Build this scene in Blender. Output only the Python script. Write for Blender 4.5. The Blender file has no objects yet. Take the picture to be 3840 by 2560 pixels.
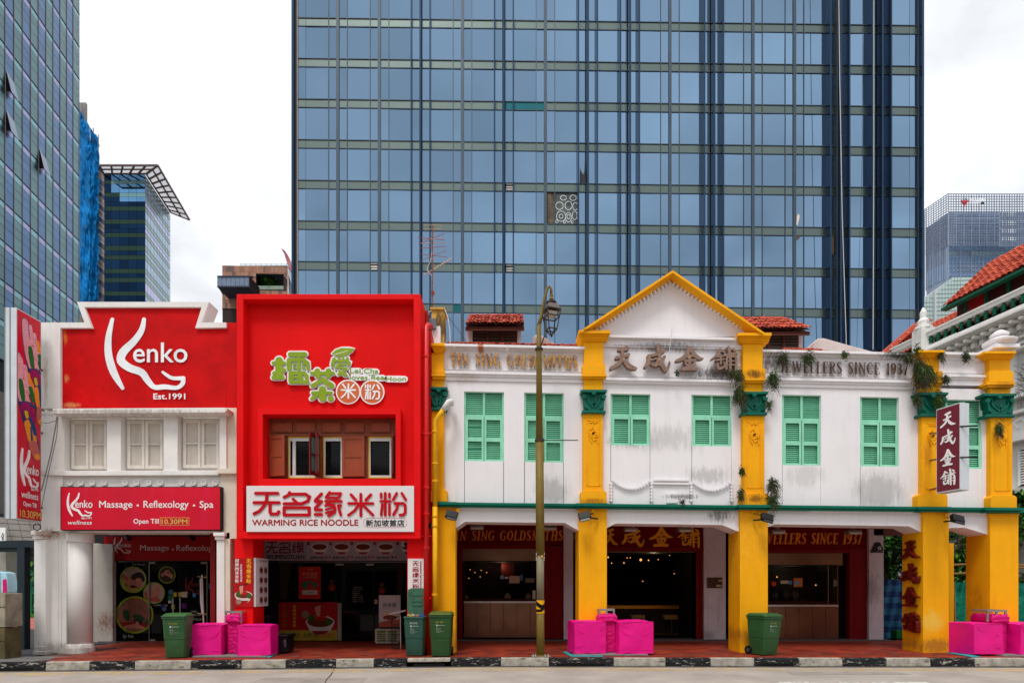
import bpy, bmesh, math, random
from mathutils import Vector, Matrix
R = math.radians
random.seed(7)
SC = bpy.context.scene
COL = SC.collection
# ------------------------------------------------------------- camera
F, CX, HY, CZ = 2150.0, 1920.0, 2207.0, 1.64
cam = bpy.data.cameras.new('camera'); cam.sensor_width = 36; cam.lens = F/3840*36
cam.shift_y = (HY-1280)/3840; cam.clip_start = .1; cam.clip_end = 3000
co = bpy.data.objects.new('camera', cam); COL.objects.link(co)
co.location = (0, 0, CZ); co.rotation_euler = (R(90), 0, 0); SC.camera = co
SC.view_settings.view_transform = 'Standard'; SC.view_settings.look = 'None'
SC.view_settings.exposure = 0.0; SC.view_settings.gamma = 1; SC.view_settings.use_curve_mapping = False
# ------------------------------------------------------------- sky: overcast over a clear-sky base
wd = bpy.data.worlds.new('World'); SC.world = wd; wd.use_nodes = True
nt = wd.node_tree; nt.nodes.clear()
def N(tree, kind, **k):
    n = tree.nodes.new(kind)
    for a, b in k.items():
        if a.startswith('i_'): n.inputs[a[2:].replace('_', ' ')].default_value = b
        else: setattr(n, a, b)
    return n
L = nt.links.new
SUN_EL, SUN_AZ = 62, 200     # azimuth: direction the light comes from, clockwise from +Y
sky = N(nt, 'ShaderNodeTexSky', sky_type='NISHITA', sun_disc=False, sun_elevation=R(SUN_EL), sun_rotation=R(SUN_AZ))
k1 = N(nt, 'ShaderNodeVectorMath', operation='SCALE'); k1.inputs['Scale'].default_value = .10
L(sky.outputs[0], k1.inputs[0])
tc = N(nt, 'ShaderNodeTexCoord')
sep = N(nt, 'ShaderNodeSeparateXYZ'); L(tc.outputs['Generated'], sep.inputs[0])
mx = N(nt, 'ShaderNodeMath', operation='MAXIMUM'); L(sep.outputs[2], mx.inputs[0]); mx.inputs[1].default_value = .06
dv = N(nt, 'ShaderNodeVectorMath', operation='DIVIDE'); L(tc.outputs['Generated'], dv.inputs[0])
cb = N(nt, 'ShaderNodeCombineXYZ'); [L(mx.outputs[0], cb.inputs[i]) for i in range(3)]
L(cb.outputs[0], dv.inputs[1])
nz = N(nt, 'ShaderNodeTexNoise', i_Scale=2.0, i_Detail=6, i_Roughness=.52, i_Distortion=.4)
L(dv.outputs[0], nz.inputs['Vector'])
mr = N(nt, 'ShaderNodeMapRange'); L(nz.outputs[0], mr.inputs[0])
mr.inputs[1].default_value = .33; mr.inputs[2].default_value = .67; mr.inputs[3].default_value = .76; mr.inputs[4].default_value = 1.15
gr = N(nt, 'ShaderNodeMapRange'); L(sep.outputs[2], gr.inputs[0])
gr.inputs[1].default_value = 0; gr.inputs[2].default_value = .8; gr.inputs[3].default_value = 1.06; gr.inputs[4].default_value = 1.38
m1 = N(nt, 'ShaderNodeMath', operation='MULTIPLY'); L(mr.outputs[0], m1.inputs[0]); L(gr.outputs[0], m1.inputs[1])
cl = N(nt, 'ShaderNodeVectorMath', operation='SCALE'); cl.inputs[0].default_value = (.965, .985, 1.02); L(m1.outputs[0], cl.inputs['Scale'])
mixw = N(nt, 'ShaderNodeMix', data_type='VECTOR'); mixw.inputs[0].default_value = .88
L(k1.outputs[0], mixw.inputs[4]); L(cl.outputs[0], mixw.inputs[5])
bg = N(nt, 'ShaderNodeBackground'); L(mixw.outputs[1], bg.inputs[0]); bg.inputs[1].default_value = 1.0
wo = N(nt, 'ShaderNodeOutputWorld'); L(bg.outputs[0], wo.inputs[0])
# ------------------------------------------------------------- sun behind cloud
sl = bpy.data.lights.new('sun', 'SUN'); sl.energy = 2.1; sl.angle = R(16); sl.color = (1, .96, .9)
so = bpy.data.objects.new('sun', sl); COL.objects.link(so)
a, e = R(SUN_AZ), R(SUN_EL)
so.rotation_euler = Vector((math.sin(a)*math.cos(e), math.cos(a)*math.cos(e), math.sin(e))).to_track_quat('Z', 'Y').to_euler()

# ------------------------------------------------------------- helpers
def W(px, py, Y): return Vector(((px-CX)*Y/F, Y, CZ-(py-HY)*Y/F))
def lin(c):
    return tuple(((v/255)/12.92 if v <= 10 else (((v/255)+.055)/1.055)**2.4) for v in c)+(1,)
class front:
    """plane facing the street at distance Y; x, y in zoomed picture units; d = metres in front of it"""
    def __init__(s, Y, k=1.0, ox=0.0, oy=0.0): s.Y, s.k, s.ox, s.oy = Y, k, ox, oy
    def __call__(s, x, y, d=0): return W(s.ox+x/s.k, s.oy+y/s.k, s.Y-d)
    def at(s, x, y, df, d):      # straight back from a front face that stands df out
        p = W(s.ox+x/s.k, s.oy+y/s.k, s.Y-df); p.y = s.Y-d; return p
def AT(M, x, y, df, d): return M.at(x, y, df, d) if hasattr(M, 'at') else M(x, y, d)
MATS = {}
def mat(name, col, rough=.6, metal=0., spec=.22, var=.08, vs=2.5, streak=0., grime=(70, 66, 60), bump=0., bs=60., stains=(), emit=0., alpha=1., rnd=0., coat=0., streakscale=7, k=1.0, trans=0.):
    if name in MATS: return MATS[name]
    m = bpy.data.materials.new(name); m.use_nodes = True; t = m.node_tree; l = t.links.new
    b = t.nodes['Principled BSDF']; b.inputs['Roughness'].default_value = rough; b.inputs['Metallic'].default_value = metal
    b.inputs['Specular IOR Level'].default_value = spec
    b.inputs['Coat Weight'].default_value = coat
    b.inputs['Transmission Weight'].default_value = trans
    base = lin(col) if max(col) > 1 else tuple(col)+(1,)
    base = tuple(min(1, v*k) for v in base[:3])+(1,)
    geo = N(t, 'ShaderNodeNewGeometry'); pos = geo.outputs['Position']
    cur = None
    def mixc(fac, A, B, mode='MIX'):
        x = N(t, 'ShaderNodeMix', data_type='RGBA', blend_type=mode)
        for s, v in ((0, fac), (6, A), (7, B)):
            if hasattr(v, 'links'): l(v, x.inputs[s])
            else: x.inputs[s].default_value = v
        return x.outputs[2]
    nz = N(t, 'ShaderNodeTexNoise', i_Scale=vs, i_Detail=5, i_Roughness=.6); l(pos, nz.inputs['Vector'])
    lo = tuple(v*(1-var*1.6) for v in base[:3])+(1,); hi = tuple(min(1, v*(1+var)) for v in base[:3])+(1,)
    ra = N(t, 'ShaderNodeMapRange'); l(nz.outputs[0], ra.inputs[0]); ra.inputs[1].default_value = .3; ra.inputs[2].default_value = .7
    cur = mixc(ra.outputs[0], lo, hi)
    if rnd > .05 and metal:
        oj = N(t, 'ShaderNodeObjectInfo'); fr_ = N(t, 'ShaderNodeMath', operation='FRACT'); fm_ = N(t, 'ShaderNodeMath', operation='MULTIPLY'); l(oj.outputs['Random'], fm_.inputs[0]); fm_.inputs[1].default_value = 17.3; l(fm_.outputs[0], fr_.inputs[0])
        fp_ = N(t, 'ShaderNodeMath', operation='MULTIPLY'); l(fr_.outputs[0], fp_.inputs[0]); fp_.inputs[1].default_value = .22
        cur = mixc(fp_.outputs[0], cur, (base[0]*1.12, base[1]*.93, base[2]*1.0, 1))
    if rnd:
        oi = N(t, 'ShaderNodeObjectInfo'); rr = N(t, 'ShaderNodeMapRange'); l(oi.outputs['Random'], rr.inputs[0])
        rr.inputs[3].default_value = 1-rnd; rr.inputs[4].default_value = 1+rnd*.6
        vm = N(t, 'ShaderNodeVectorMath', operation='SCALE'); l(cur, vm.inputs[0]); l(rr.outputs[0], vm.inputs['Scale']); cur = vm.outputs[0]
    if streak:
        mp = N(t, 'ShaderNodeMapping'); mp.inputs['Scale'].default_value = (streakscale, streakscale, .45); l(pos, mp.inputs[0])
        n2 = N(t, 'ShaderNodeTexNoise', i_Scale=1.0, i_Detail=6, i_Roughness=.65); l(mp.outputs[0], n2.inputs['Vector'])
        r2 = N(t, 'ShaderNodeMapRange'); l(n2.outputs[0], r2.inputs[0]); r2.inputs[1].default_value = .52; r2.inputs[2].default_value = .82; r2.inputs[4].default_value = streak
        cur = mixc(r2.outputs[0], cur, lin(grime))
    for (c, rx, rz, sc, amt, nsc, thr) in stains:      # centre (world), radii, colour, amount, noise scale, threshold
        mp = N(t, 'ShaderNodeMapping', vector_type='POINT'); mp.inputs['Location'].default_value = (-c.x/rx, 0, -c.z/rz); mp.inputs['Scale'].default_value = (1/rx, 0, 1/rz)
        l(pos, mp.inputs[0])
        ln = N(t, 'ShaderNodeVectorMath', operation='LENGTH'); l(mp.outputs[0], ln.inputs[0])
        r3 = N(t, 'ShaderNodeMapRange'); l(ln.outputs['Value'], r3.inputs[0]); r3.inputs[1].default_value = 1; r3.inputs[2].default_value = .1
        n3 = N(t, 'ShaderNodeTexNoise', i_Scale=nsc*1.2, i_Detail=9, i_Roughness=.76); m9 = N(t, 'ShaderNodeMapping'); m9.inputs['Scale'].default_value = (1.9, 1, .5); l(pos, m9.inputs[0]); l(m9.outputs[0], n3.inputs['Vector'])
        ad = N(t, 'ShaderNodeMath', operation='MULTIPLY_ADD'); l(r3.outputs[0], ad.inputs[0]); ad.inputs[1].default_value = .35; l(n3.outputs[0], ad.inputs[2])
        r4 = N(t, 'ShaderNodeMapRange'); l(ad.outputs[0], r4.inputs[0]); r4.inputs[1].default_value = thr; r4.inputs[2].default_value = thr+.22; r4.inputs[4].default_value = amt
        mm = N(t, 'ShaderNodeMath', operation='MULTIPLY'); l(r4.outputs[0], mm.inputs[0])
        r5 = N(t, 'ShaderNodeMapRange'); l(ln.outputs['Value'], r5.inputs[0]); r5.inputs[1].default_value = 1; r5.inputs[2].default_value = .45; l(r5.outputs[0], mm.inputs[1])
        cur = mixc(mm.outputs[0], cur, lin(sc))
    l(cur, b.inputs['Base Color'])
    if bump:
        n4 = N(t, 'ShaderNodeTexNoise', i_Scale=bs, i_Detail=5); l(pos, n4.inputs['Vector'])
        bp = N(t, 'ShaderNodeBump'); bp.inputs['Strength'].default_value = min(1, bump); bp.inputs['Distance'].default_value = .01 if bs > 5 else .1
        l(n4.outputs[0], bp.inputs['Height']); l(bp.outputs[0], b.inputs['Normal'])
    if emit:
        b.inputs['Emission Strength'].default_value = emit; b.inputs['Emission Color'].default_value = base
    MATS[name] = m; return m

class MB:
    def __init__(s): s.v = []; s.f = []
    def poly(s, pts):
        n = len(s.v); s.v += [tuple(p) for p in pts]; s.f.append(tuple(range(n, n+len(pts)))); return s
    def prism(s, M, pts, d0, d1):
        """outline pts on mapper M, from depth offset d0 (back) to d1 (front)"""
        n = len(s.v); k = len(pts)
        s.v += [tuple(AT(M, x, y, d1, d1)) for x, y in pts]+[tuple(AT(M, x, y, d1, d0)) for x, y in pts]
        s.f.append(tuple(range(n, n+k))); s.f.append(tuple(range(n+2*k-1, n+k-1, -1)))
        for i in range(k):
            j = (i+1) % k; s.f.append((n+j, n+i, n+k+i, n+k+j))
        return s
    def box(s, M, x0, y0, x1, y1, d0, d1, sl=0):
        dy = sl*(x1-x0)
        return s.prism(M, [(x0, y0), (x0, y1), (x1, y1+dy), (x1, y0+dy)], d0, d1)
    def wbox(s, x0, x1, y0, y1, z0, z1, rot=None):
        P = [Vector((x, y, z)) for z in (z0, z1) for x, y in ((x0, y0), (x1, y0), (x1, y1), (x0, y1))]
        if rot: c = Vector(((x0+x1)/2, (y0+y1)/2, (z0+z1)/2)); P = [rot @ (p-c)+c for p in P]
        n = len(s.v); s.v += [tuple(p) for p in P]
        for f in ((3, 2, 1, 0), (4, 5, 6, 7), (0, 1, 5, 4), (1, 2, 6, 5), (2, 3, 7, 6), (3, 0, 4, 7)): s.f.append(tuple(n+i for i in f))
        return s
    def bar(s, a, b, w, h=None):
        """square bar from a to b"""
        a, b = Vector(a), Vector(b); h = h or w; d = (b-a).normalized()
        u = d.cross(Vector((0, 1, 0))); u = u.normalized() if u.length > .05 else Vector((1, 0, 0)); t = d.cross(u).normalized()
        n = len(s.v)
        for p in (a, b):
            for i, j in ((-1, -1), (1, -1), (1, 1), (-1, 1)): s.v.append(tuple(p+u*i*w/2+t*j*h/2))
        for f in ((3, 2, 1, 0), (4, 5, 6, 7), (0, 1, 5, 4), (1, 2, 6, 5), (2, 3, 7, 6), (3, 0, 4, 7)): s.f.append(tuple(n+i for i in f))
        return s
    def tube(s, pts, r, n=8, cap=True):
        pts = [Vector(p) for p in pts]; rs = r if isinstance(r, (list, tuple)) else [r]*len(pts); base = len(s.v)
        prev = None
        for i, p in enumerate(pts):
            d = (pts[min(i+1, len(pts)-1)]-pts[max(i-1, 0)]).normalized()
            if prev is None:
                u = d.cross(Vector((0, 0, 1)));
                if u.length < .1: u = d.cross(Vector((0, 1, 0)))
                u.normalize()
            else: u = (prev-d*prev.dot(d)).normalized()
            prev = u; w = d.cross(u)
            for k in range(n):
                a = 2*math.pi*k/n; s.v.append(tuple(p+(u*math.cos(a)+w*math.sin(a))*rs[i]))
        for i in range(len(pts)-1):
            for k in range(n):
                a, b = base+i*n+k, base+i*n+(k+1) % n; s.f.append((a, b, b+n, a+n))
        if cap: s.f.append(tuple(base+k for k in range(n))[::-1]); s.f.append(tuple(base+(len(pts)-1)*n+k for k in range(n)))
        return s
    def lathe(s, c, prof, n=16):
        """prof: (radius, height) pairs round the vertical through c"""
        c = Vector(c); return s.tube([c+Vector((0, 0, h)) for r, h in prof], [max(r, 1e-4) for r, h in prof], n)
    def disc(s, M, x, y, r, d0, d1, n=20, ry=None):
        ry = ry or r
        return s.prism(M, [(x+r*math.cos(2*math.pi*i/n), y-ry*math.sin(2*math.pi*i/n)) for i in range(n)], d0, d1)
    def ring(s, M, x, y, r0, r1, d0, d1, n=24):
        b = len(s.v)
        for r in (r0, r1):
            for d in (d1, d0):
                for i in range(n):
                    a = 2*math.pi*i/n; s.v.append(tuple(AT(M, x+r*math.cos(a), y+r*math.sin(a), d1, d)))
        for i in range(n):
            j = (i+1) % n
            s.f.append((b+i, b+j, b+2*n+j, b+2*n+i)); s.f.append((b+i, b+n+i, b+n+j, b+j)); s.f.append((b+2*n+i, b+2*n+j, b+3*n+j, b+3*n+i))
        return s
    def stroke(s, M, pts, d0, d1, smooth=True, caps=5):
        """brush stroke: pts (x, y, radius)"""
        p = [tuple(q) for q in pts]
        if smooth and len(p) > 2:
            o = []
            for i in range(len(p)-1):
                a = p[max(i-1, 0)]; b = p[i]; c = p[i+1]; e = p[min(i+2, len(p)-1)]
                for t in (0, .25, .5, .75):
                    o.append(tuple(.5*(2*b[q]+(c[q]-a[q])*t+(2*a[q]-5*b[q]+4*c[q]-e[q])*t*t+(3*b[q]-a[q]-3*c[q]+e[q])*t**3) for q in range(3)))
            p = o+[p[-1]]
        n = len(p); Lf = []; Rt = []
        for i in range(n):
            if i == 0: dx, dy = p[1][0]-p[0][0], p[1][1]-p[0][1]; m = 1
            elif i == n-1: dx, dy = p[-1][0]-p[-2][0], p[-1][1]-p[-2][1]; m = 1
            else:
                a = Vector((p[i][0]-p[i-1][0], p[i][1]-p[i-1][1])); b = Vector((p[i+1][0]-p[i][0], p[i+1][1]-p[i][1]))
                a.normalize(); b.normalize(); c = a+b
                if c.length < .3: c = a
                c.normalize(); dx, dy = c.x, c.y; m = 1/max(.5, c.dot(a))
            q = math.hypot(dx, dy) or 1; nx, ny = -dy/q, dx/q; r = p[i][2]*m
            Lf.append((p[i][0]+nx*r, p[i][1]+ny*r)); Rt.append((p[i][0]-nx*r, p[i][1]-ny*r))
        def arc(c, a0, r):
            return [(c[0]+r*math.cos(a0+math.pi*k/caps), c[1]+r*math.sin(a0+math.pi*k/caps)) for k in range(1, caps)]
        ae = math.atan2(Rt[-1][1]-p[-1][1], Rt[-1][0]-p[-1][0]); as_ = math.atan2(Lf[0][1]-p[0][1], Lf[0][0]-p[0][0])
        ce = arc(p[-1], ae, p[-1][2]); cs = arc(p[0], as_, p[0][2])
        b0 = len(s.v); out = Rt+ce+Lf[::-1]+cs; k = len(out)
        s.v += [tuple(M(x, y, d1)) for x, y in out]
        if d0 != d1: s.v += [tuple(AT(M, x, y, d1, d0)) for x, y in out]
        nR = len(Rt); nC = len(ce)
        R_ = lambda i: b0+i
        L_ = lambda i: b0+nR+nC+(n-1-i)
        for i in range(n-1): s.f.append((R_(i), R_(i+1), L_(i+1), L_(i)))
        s.f.append((R_(n-1),)+tuple(b0+nR+q for q in range(nC))+(L_(n-1),))
        s.f.append((L_(0),)+tuple(b0+nR+nC+n+q for q in range(len(cs)))+(R_(0),))
        if d0 != d1:
            for i in range(k):
                j = (i+1) % k; s.f.append((b0+j, b0+i, b0+k+i, b0+k+j))
        return s
    def build(s, name, m, parent=None, bevel=0, smooth=False, loc=None):
        me = bpy.data.meshes.new(name); me.from_pydata(s.v, [], s.f); me.update()
        if m: me.materials.append(m)
        if smooth: me.shade_smooth()
        return link(name, me, parent, bevel)

def link(name, me, parent=None, bevel=0, loc=None):
    o = bpy.data.objects.new(name, me); COL.objects.link(o)
    p = Vector(loc) if loc is not None else Vector((0, 0, 0))
    if parent is not None:
        o.parent = parent; q = parent; off = Vector((0, 0, 0))
        while q is not None: off += q.location; q = q.parent
        p = p-off
    o.location = p
    if bevel:
        b = o.modifiers.new('b', 'BEVEL'); b.width = bevel; b.segments = 2; b.limit_method = 'ANGLE'
        o.modifiers.new('wn', 'WEIGHTED_NORMAL')
    return o
def thing(name, label, cat, loc=(0, 0, 0), group=None):
    o = bpy.data.objects.new(name, None); COL.objects.link(o); o.location = loc; o.empty_display_size = .2
    o['label'] = label; o['category'] = cat
    if group: o['group'] = group
    return o
def tag(o, label, cat, group=None):
    o['label'] = label; o['category'] = cat
    if group: o['group'] = group
    return o
def struct(o): o['kind'] = 'structure'; return o
def rep(name, mesh, loc, parent, scale=None, rot=None):
    o = link(name, mesh, parent, loc=loc)
    if scale: o.scale = scale
    if rot: o.rotation_euler = rot
    return o
def meshof(mb, name, m, smooth=False):
    me = bpy.data.meshes.new(name); me.from_pydata(mb.v, [], mb.f); me.update(); me.materials.append(m)
    if smooth: me.shade_smooth()
    return me
def cuts(M, x0, x1, y0, y1, holes):
    """rectangles covering a wall minus its openings (holes sorted by x, not overlapping)"""
    out = []; x = x0
    for (a, b, c, d) in sorted(holes):
        if a > x: out.append((x, y0, a, y1))
        if c > y0: out.append((a, y0, b, c))
        if d < y1: out.append((a, d, b, y1))
        x = b
    if x < x1: out.append((x, y0, x1, y1))
    return out
def wall(M, x0, x1, y0, y1, holes, d0, d1, sl=0):
    mb = MB()
    for (a, b, c, d) in cuts(M, x0, x1, y0, y1, holes):
        mb.prism(M, [(a, b+sl*(a-x0)), (a, d+sl*(a-x0)), (c, d+sl*(c-x0)), (c, b+sl*(c-x0))], d0, d1)
    return mb
TXT = {}
def textmesh(s, bold):
    if (s, bold) in TXT: return TXT[(s, bold)]
    cu = bpy.data.curves.new('t', 'FONT'); cu.body = s; cu.size = 1; cu.offset = bold; cu.resolution_u = 3
    o = bpy.data.objects.new('t', cu); COL.objects.link(o)
    dg = bpy.context.evaluated_depsgraph_get(); dg.update()
    me = bpy.data.meshes.new_from_object(o.evaluated_get(dg))
    v = [tuple(p.co) for p in me.vertices]; f = [tuple(p.vertices) for p in me.polygons]
    bpy.data.objects.remove(o); bpy.data.curves.remove(cu); bpy.data.meshes.remove(me)
    TXT[(s, bold)] = (v, f); return v, f
def text(M, s, x0, y0, x1, y1, d, bold=0., thick=0, mb=None, slant=0, fat=0):
    """letters fitted to the box x0..x1, y0 (top)..y1 (bottom) of mapper M"""
    fat = fat*.5+bold*abs(y1-y0)*.7; v, f = textmesh(s, 0); mb = mb or MB()
    if not v: return mb
    a, b = min(p[0] for p in v), max(p[0] for p in v); c, e = min(p[1] for p in v), max(p[1] for p in v)
    offs = [(0, 0)] if not fat else [(0, 0), (fat, 0), (-fat, 0), (0, fat), (0, -fat)]
    for q, (ox, oy) in enumerate(offs):
        n = len(mb.v)
        for p in v:
            ty = (p[1]-c)/(e-c)
            mb.v.append(tuple(M(x0+(p[0]-a)/(b-a)*(x1-x0)+slant*ty*(y1-y0)+ox, y1+(y0-y1)*ty+oy, d+q*.0003)))
        mb.f += [tuple(n+i for i in g) for g in f]
    return mb
def vtext(M, s, x, w, y0, y1, d, bold=0., fat=0, hk=.85):
    """characters one below the other in a column centred on x"""
    mb = MB(); h = (y1-y0)/len(s)
    for i, ch in enumerate(s): text(M, ch, x-w/2, y0+i*h, x+w/2, y0+i*h+h*hk, d, bold, mb=mb, fat=fat)
    return mb
def norm(strokes):
    a = min(p[0]-p[2] for s in strokes for p in s); b = max(p[0]+p[2] for s in strokes for p in s)
    c = min(p[1]-p[2] for s in strokes for p in s); e = max(p[1]+p[2] for s in strokes for p in s)
    return a, b, c, e
def glyph(M, strokes, box, d0, d1, mb=None, smooth=True, grow=0.):
    """stroke character fitted to box (x0, y0, x1, y1)"""
    mb = mb or MB(); a, b, c, e = norm(strokes); x0, y0, x1, y1 = box
    sx, sy = (x1-x0)/(b-a), (y1-y0)/(e-c); sr = (abs(sx)+abs(sy))/2
    for i, s in enumerate(strokes):
        mb.stroke(M, [(x0+(p[0]-a)*sx, y0+(p[1]-c)*sy, p[2]*sr+grow) for p in s], d0, d1+i*.0006, smooth)
    return mb
def raw(M, strokes, d0, d1, mb=None, smooth=True, grow=0.):
    mb = mb or MB()
    for i, s in enumerate(strokes): mb.stroke(M, [(p[0], p[1], p[2]+grow) for p in s], d0, d1+i*.0006, smooth)
    return mb
def rr(pts, r): return [(x, y, r) for x, y in pts]
# ------------------------------------------------------------- brush and serif characters (stroke data)
TIAN = [[(270,215,26),(400,195,38)], [(225,350,26),(330,330,20),(420,300,30)], [(325,215,28),(322,330,30),(270,440,32),(140,520,26)], [(325,340,22),(390,440,34),(460,500,38),(550,522,18)]]
CHENG = [[(745,320,20),(880,295,26),(1010,235,22)], [(965,215,22),(1005,235,26)], [(762,320,26),(750,420,32),(705,490,28)], [(800,390,14),(900,362,18),(870,470,24),(805,450,16)], [(905,145,27),(928,300,27),(962,430,30),(1035,555,27),(1090,470,17),(1095,412,8)], [(1012,335,24),(945,440,26),(900,465,14)]]
JIN = [[(1425,180,28),(1385,280,34),(1310,360,32),(1212,395,20)], [(1440,195,26),(1500,300,34),(1575,355,26),(1645,362,8)], [(1372,335,18),(1490,318,18)], [(1352,402,24),(1512,388,22)], [(1425,310,22),(1425,510,28)], [(1358,445,20),(1392,485,16)], [(1502,430,20),(1465,480,16)], [(1300,530,28),(1430,520,32),(1540,528,28)]]
PU = [[(1920,215,24),(1880,300,26),(1785,370,9)], [(1930,225,18),(1990,258,18)], [(1880,335,14),(1990,318,14)], [(1860,388,15),(1985,370,15)], [(1932,300,14),(1932,450,16)], [(1880,440,17),(1900,520,23),(1990,492,19),(1988,425,12)], [(2020,312,20),(2110,285,22),(2195,285,18)], [(2060,180,24),(2085,330,23),(2085,560,20)], [(2130,208,17),(2172,238,20)], [(2030,355,16),(2022,530,20)], [(2035,350,14),(2175,335,18),(2182,560,24)], [(2040,410,11),(2170,400,11)], [(2040,470,11),(2170,465,11)]]
GOLD4 = [TIAN, CHENG, JIN, PU]
WU = [rr([(140,103),(445,103)],21), rr([(118,232),(462,232)],21), rr([(295,103),(290,200),(250,285),(190,350),(118,385)],21), rr([(338,240),(338,360),(350,388),(440,388),(458,355)],21)]
MING = [rr([(608,92),(590,130),(532,158)],20), rr([(605,115),(830,115),(880,150),(860,210),(780,245),(532,247)],21), rr([(655,182),(718,240)],18), rr([(532,302),(878,302)],21), rr([(532,402),(878,402)],21), rr([(532,302),(532,402)],21), rr([(878,302),(878,402)],21)]
YUAN = [rr([(1048,110),(962,200)],20), rr([(962,214),(1048,214)],20), rr([(1045,220),(962,305)],20), rr([(962,330),(1048,330)],20), rr([(960,395),(1048,395)],20),
 rr([(1160,92),(1112,160)],20), rr([(1165,105),(1312,105)],18), rr([(1312,110),(1285,162)],17), rr([(1112,164),(1285,164)],15), rr([(1105,212),(1318,212)],19), rr([(1255,165),(1248,205)],14), rr([(1160,225),(1100,272)],15), rr([(1135,262),(1215,266),(1230,310),(1222,365),(1145,412)],20), rr([(1195,300),(1105,328)],12), rr([(1205,348),(1105,372)],13), rr([(1312,270),(1280,272)],17), rr([(1278,275),(1312,400)],19)]
MI = [rr([(1590,115),(1590,412)],19), rr([(1422,243),(1757,243)],18), rr([(1455,122),(1522,198)],19), rr([(1728,122),(1658,198)],19), rr([(1558,262),(1500,345),(1418,405)],17), rr([(1626,272),(1758,403)],18)]
FEN = [rr([(1870,110),(1870,160)],18), rr([(1926,103),(1926,402)],19), rr([(1984,110),(1984,160)],18), rr([(1862,212),(2000,212)],16), rr([(1886,255),(1870,402)],17), rr([(1984,255),(1984,402)],17), rr([(2085,103),(2035,192)],18), rr([(2155,103),(2210,192)],18), rr([(2058,242),(2175,242),(2202,268),(2202,370),(2175,402),(2130,402)],19), rr([(2100,252),(2085,320),(2038,398)],18)]
NOODLE5 = [WU, MING, YUAN, MI, FEN]
LEI = [[(270,290,58),(270,520,58)], rr([(180,325),(350,325)],24), rr([(190,480),(350,430)],26), rr([(185,545),(320,545)],32),
 rr([(435,195),(665,195)],34), rr([(572,210),(572,420)],25), rr([(420,282),(420,400)],36), rr([(440,280),(630,272),(705,325),(712,410)],26), rr([(492,345),(520,345)],18), rr([(492,402),(520,402)],18), rr([(630,345),(655,345)],18), rr([(630,402),(655,402)],18),
 rr([(455,480),(455,600)],42), rr([(455,478),(650,478),(690,520),(690,600)],26), rr([(450,615),(712,615)],24), rr([(590,490),(590,600)],38), rr([(480,545),(620,545)],16)]
CHA = [rr([(765,482),(1095,482)],26), rr([(850,450),(860,515)],44), rr([(1020,450),(1010,515)],44), rr([(935,570),(870,620),(780,672)],32), [(930,570,30),(1000,630,40),(1070,672,40)], rr([(930,730),(930,860)],55), rr([(780,780),(1062,780)],24), rr([(850,810),(765,868)],24), rr([(1052,865),(1058,868)],44)]
AI = [rr([(1105,270),(1082,358)],28), rr([(1178,248),(1184,252)],20), rr([(1238,246),(1244,250)],19), rr([(1312,248),(1288,288)],17), rr([(1130,292),(1290,292),(1340,320),(1328,368)],17), rr([(1155,350),(1290,345)],14), rr([(1205,325),(1130,405)],16), rr([(1180,388),(1285,412),(1240,460),(1170,500)],17), rr([(1190,455),(1290,515)],22)]
LEAF = [(1072,183),(1130,130),(1220,98),(1330,100),(1415,108),(1370,160),(1300,205),(1200,222),(1120,218),(1110,200)]
KENKO = [[(825,190,13),(797,320,22),(797,450,27),(835,580,27),(900,695,13)], [(1058,190,14),(1040,270,21),(985,350,25),(905,430,30),(890,495,30),(950,545,28),(1040,580,26),(1085,640,23),(1135,688,18),(1210,685,18),(1300,692,14),(1342,660,16),(1345,624,16)], [(1348,622,15),(1270,622,13),(1230,602,12),(1195,577,9)]]
T_, t_ = .085, .03
def cur(*p): return [(x, y, r) for x, y, r in p]
def st(x, y0=.03, y1=.97, r=T_): return [(x, y0+r*.4, r), (x, y1-r*.4, r)]
def sf(x0, x1, y): return [(x0, y, t_), (x1, y, t_)]
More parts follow.
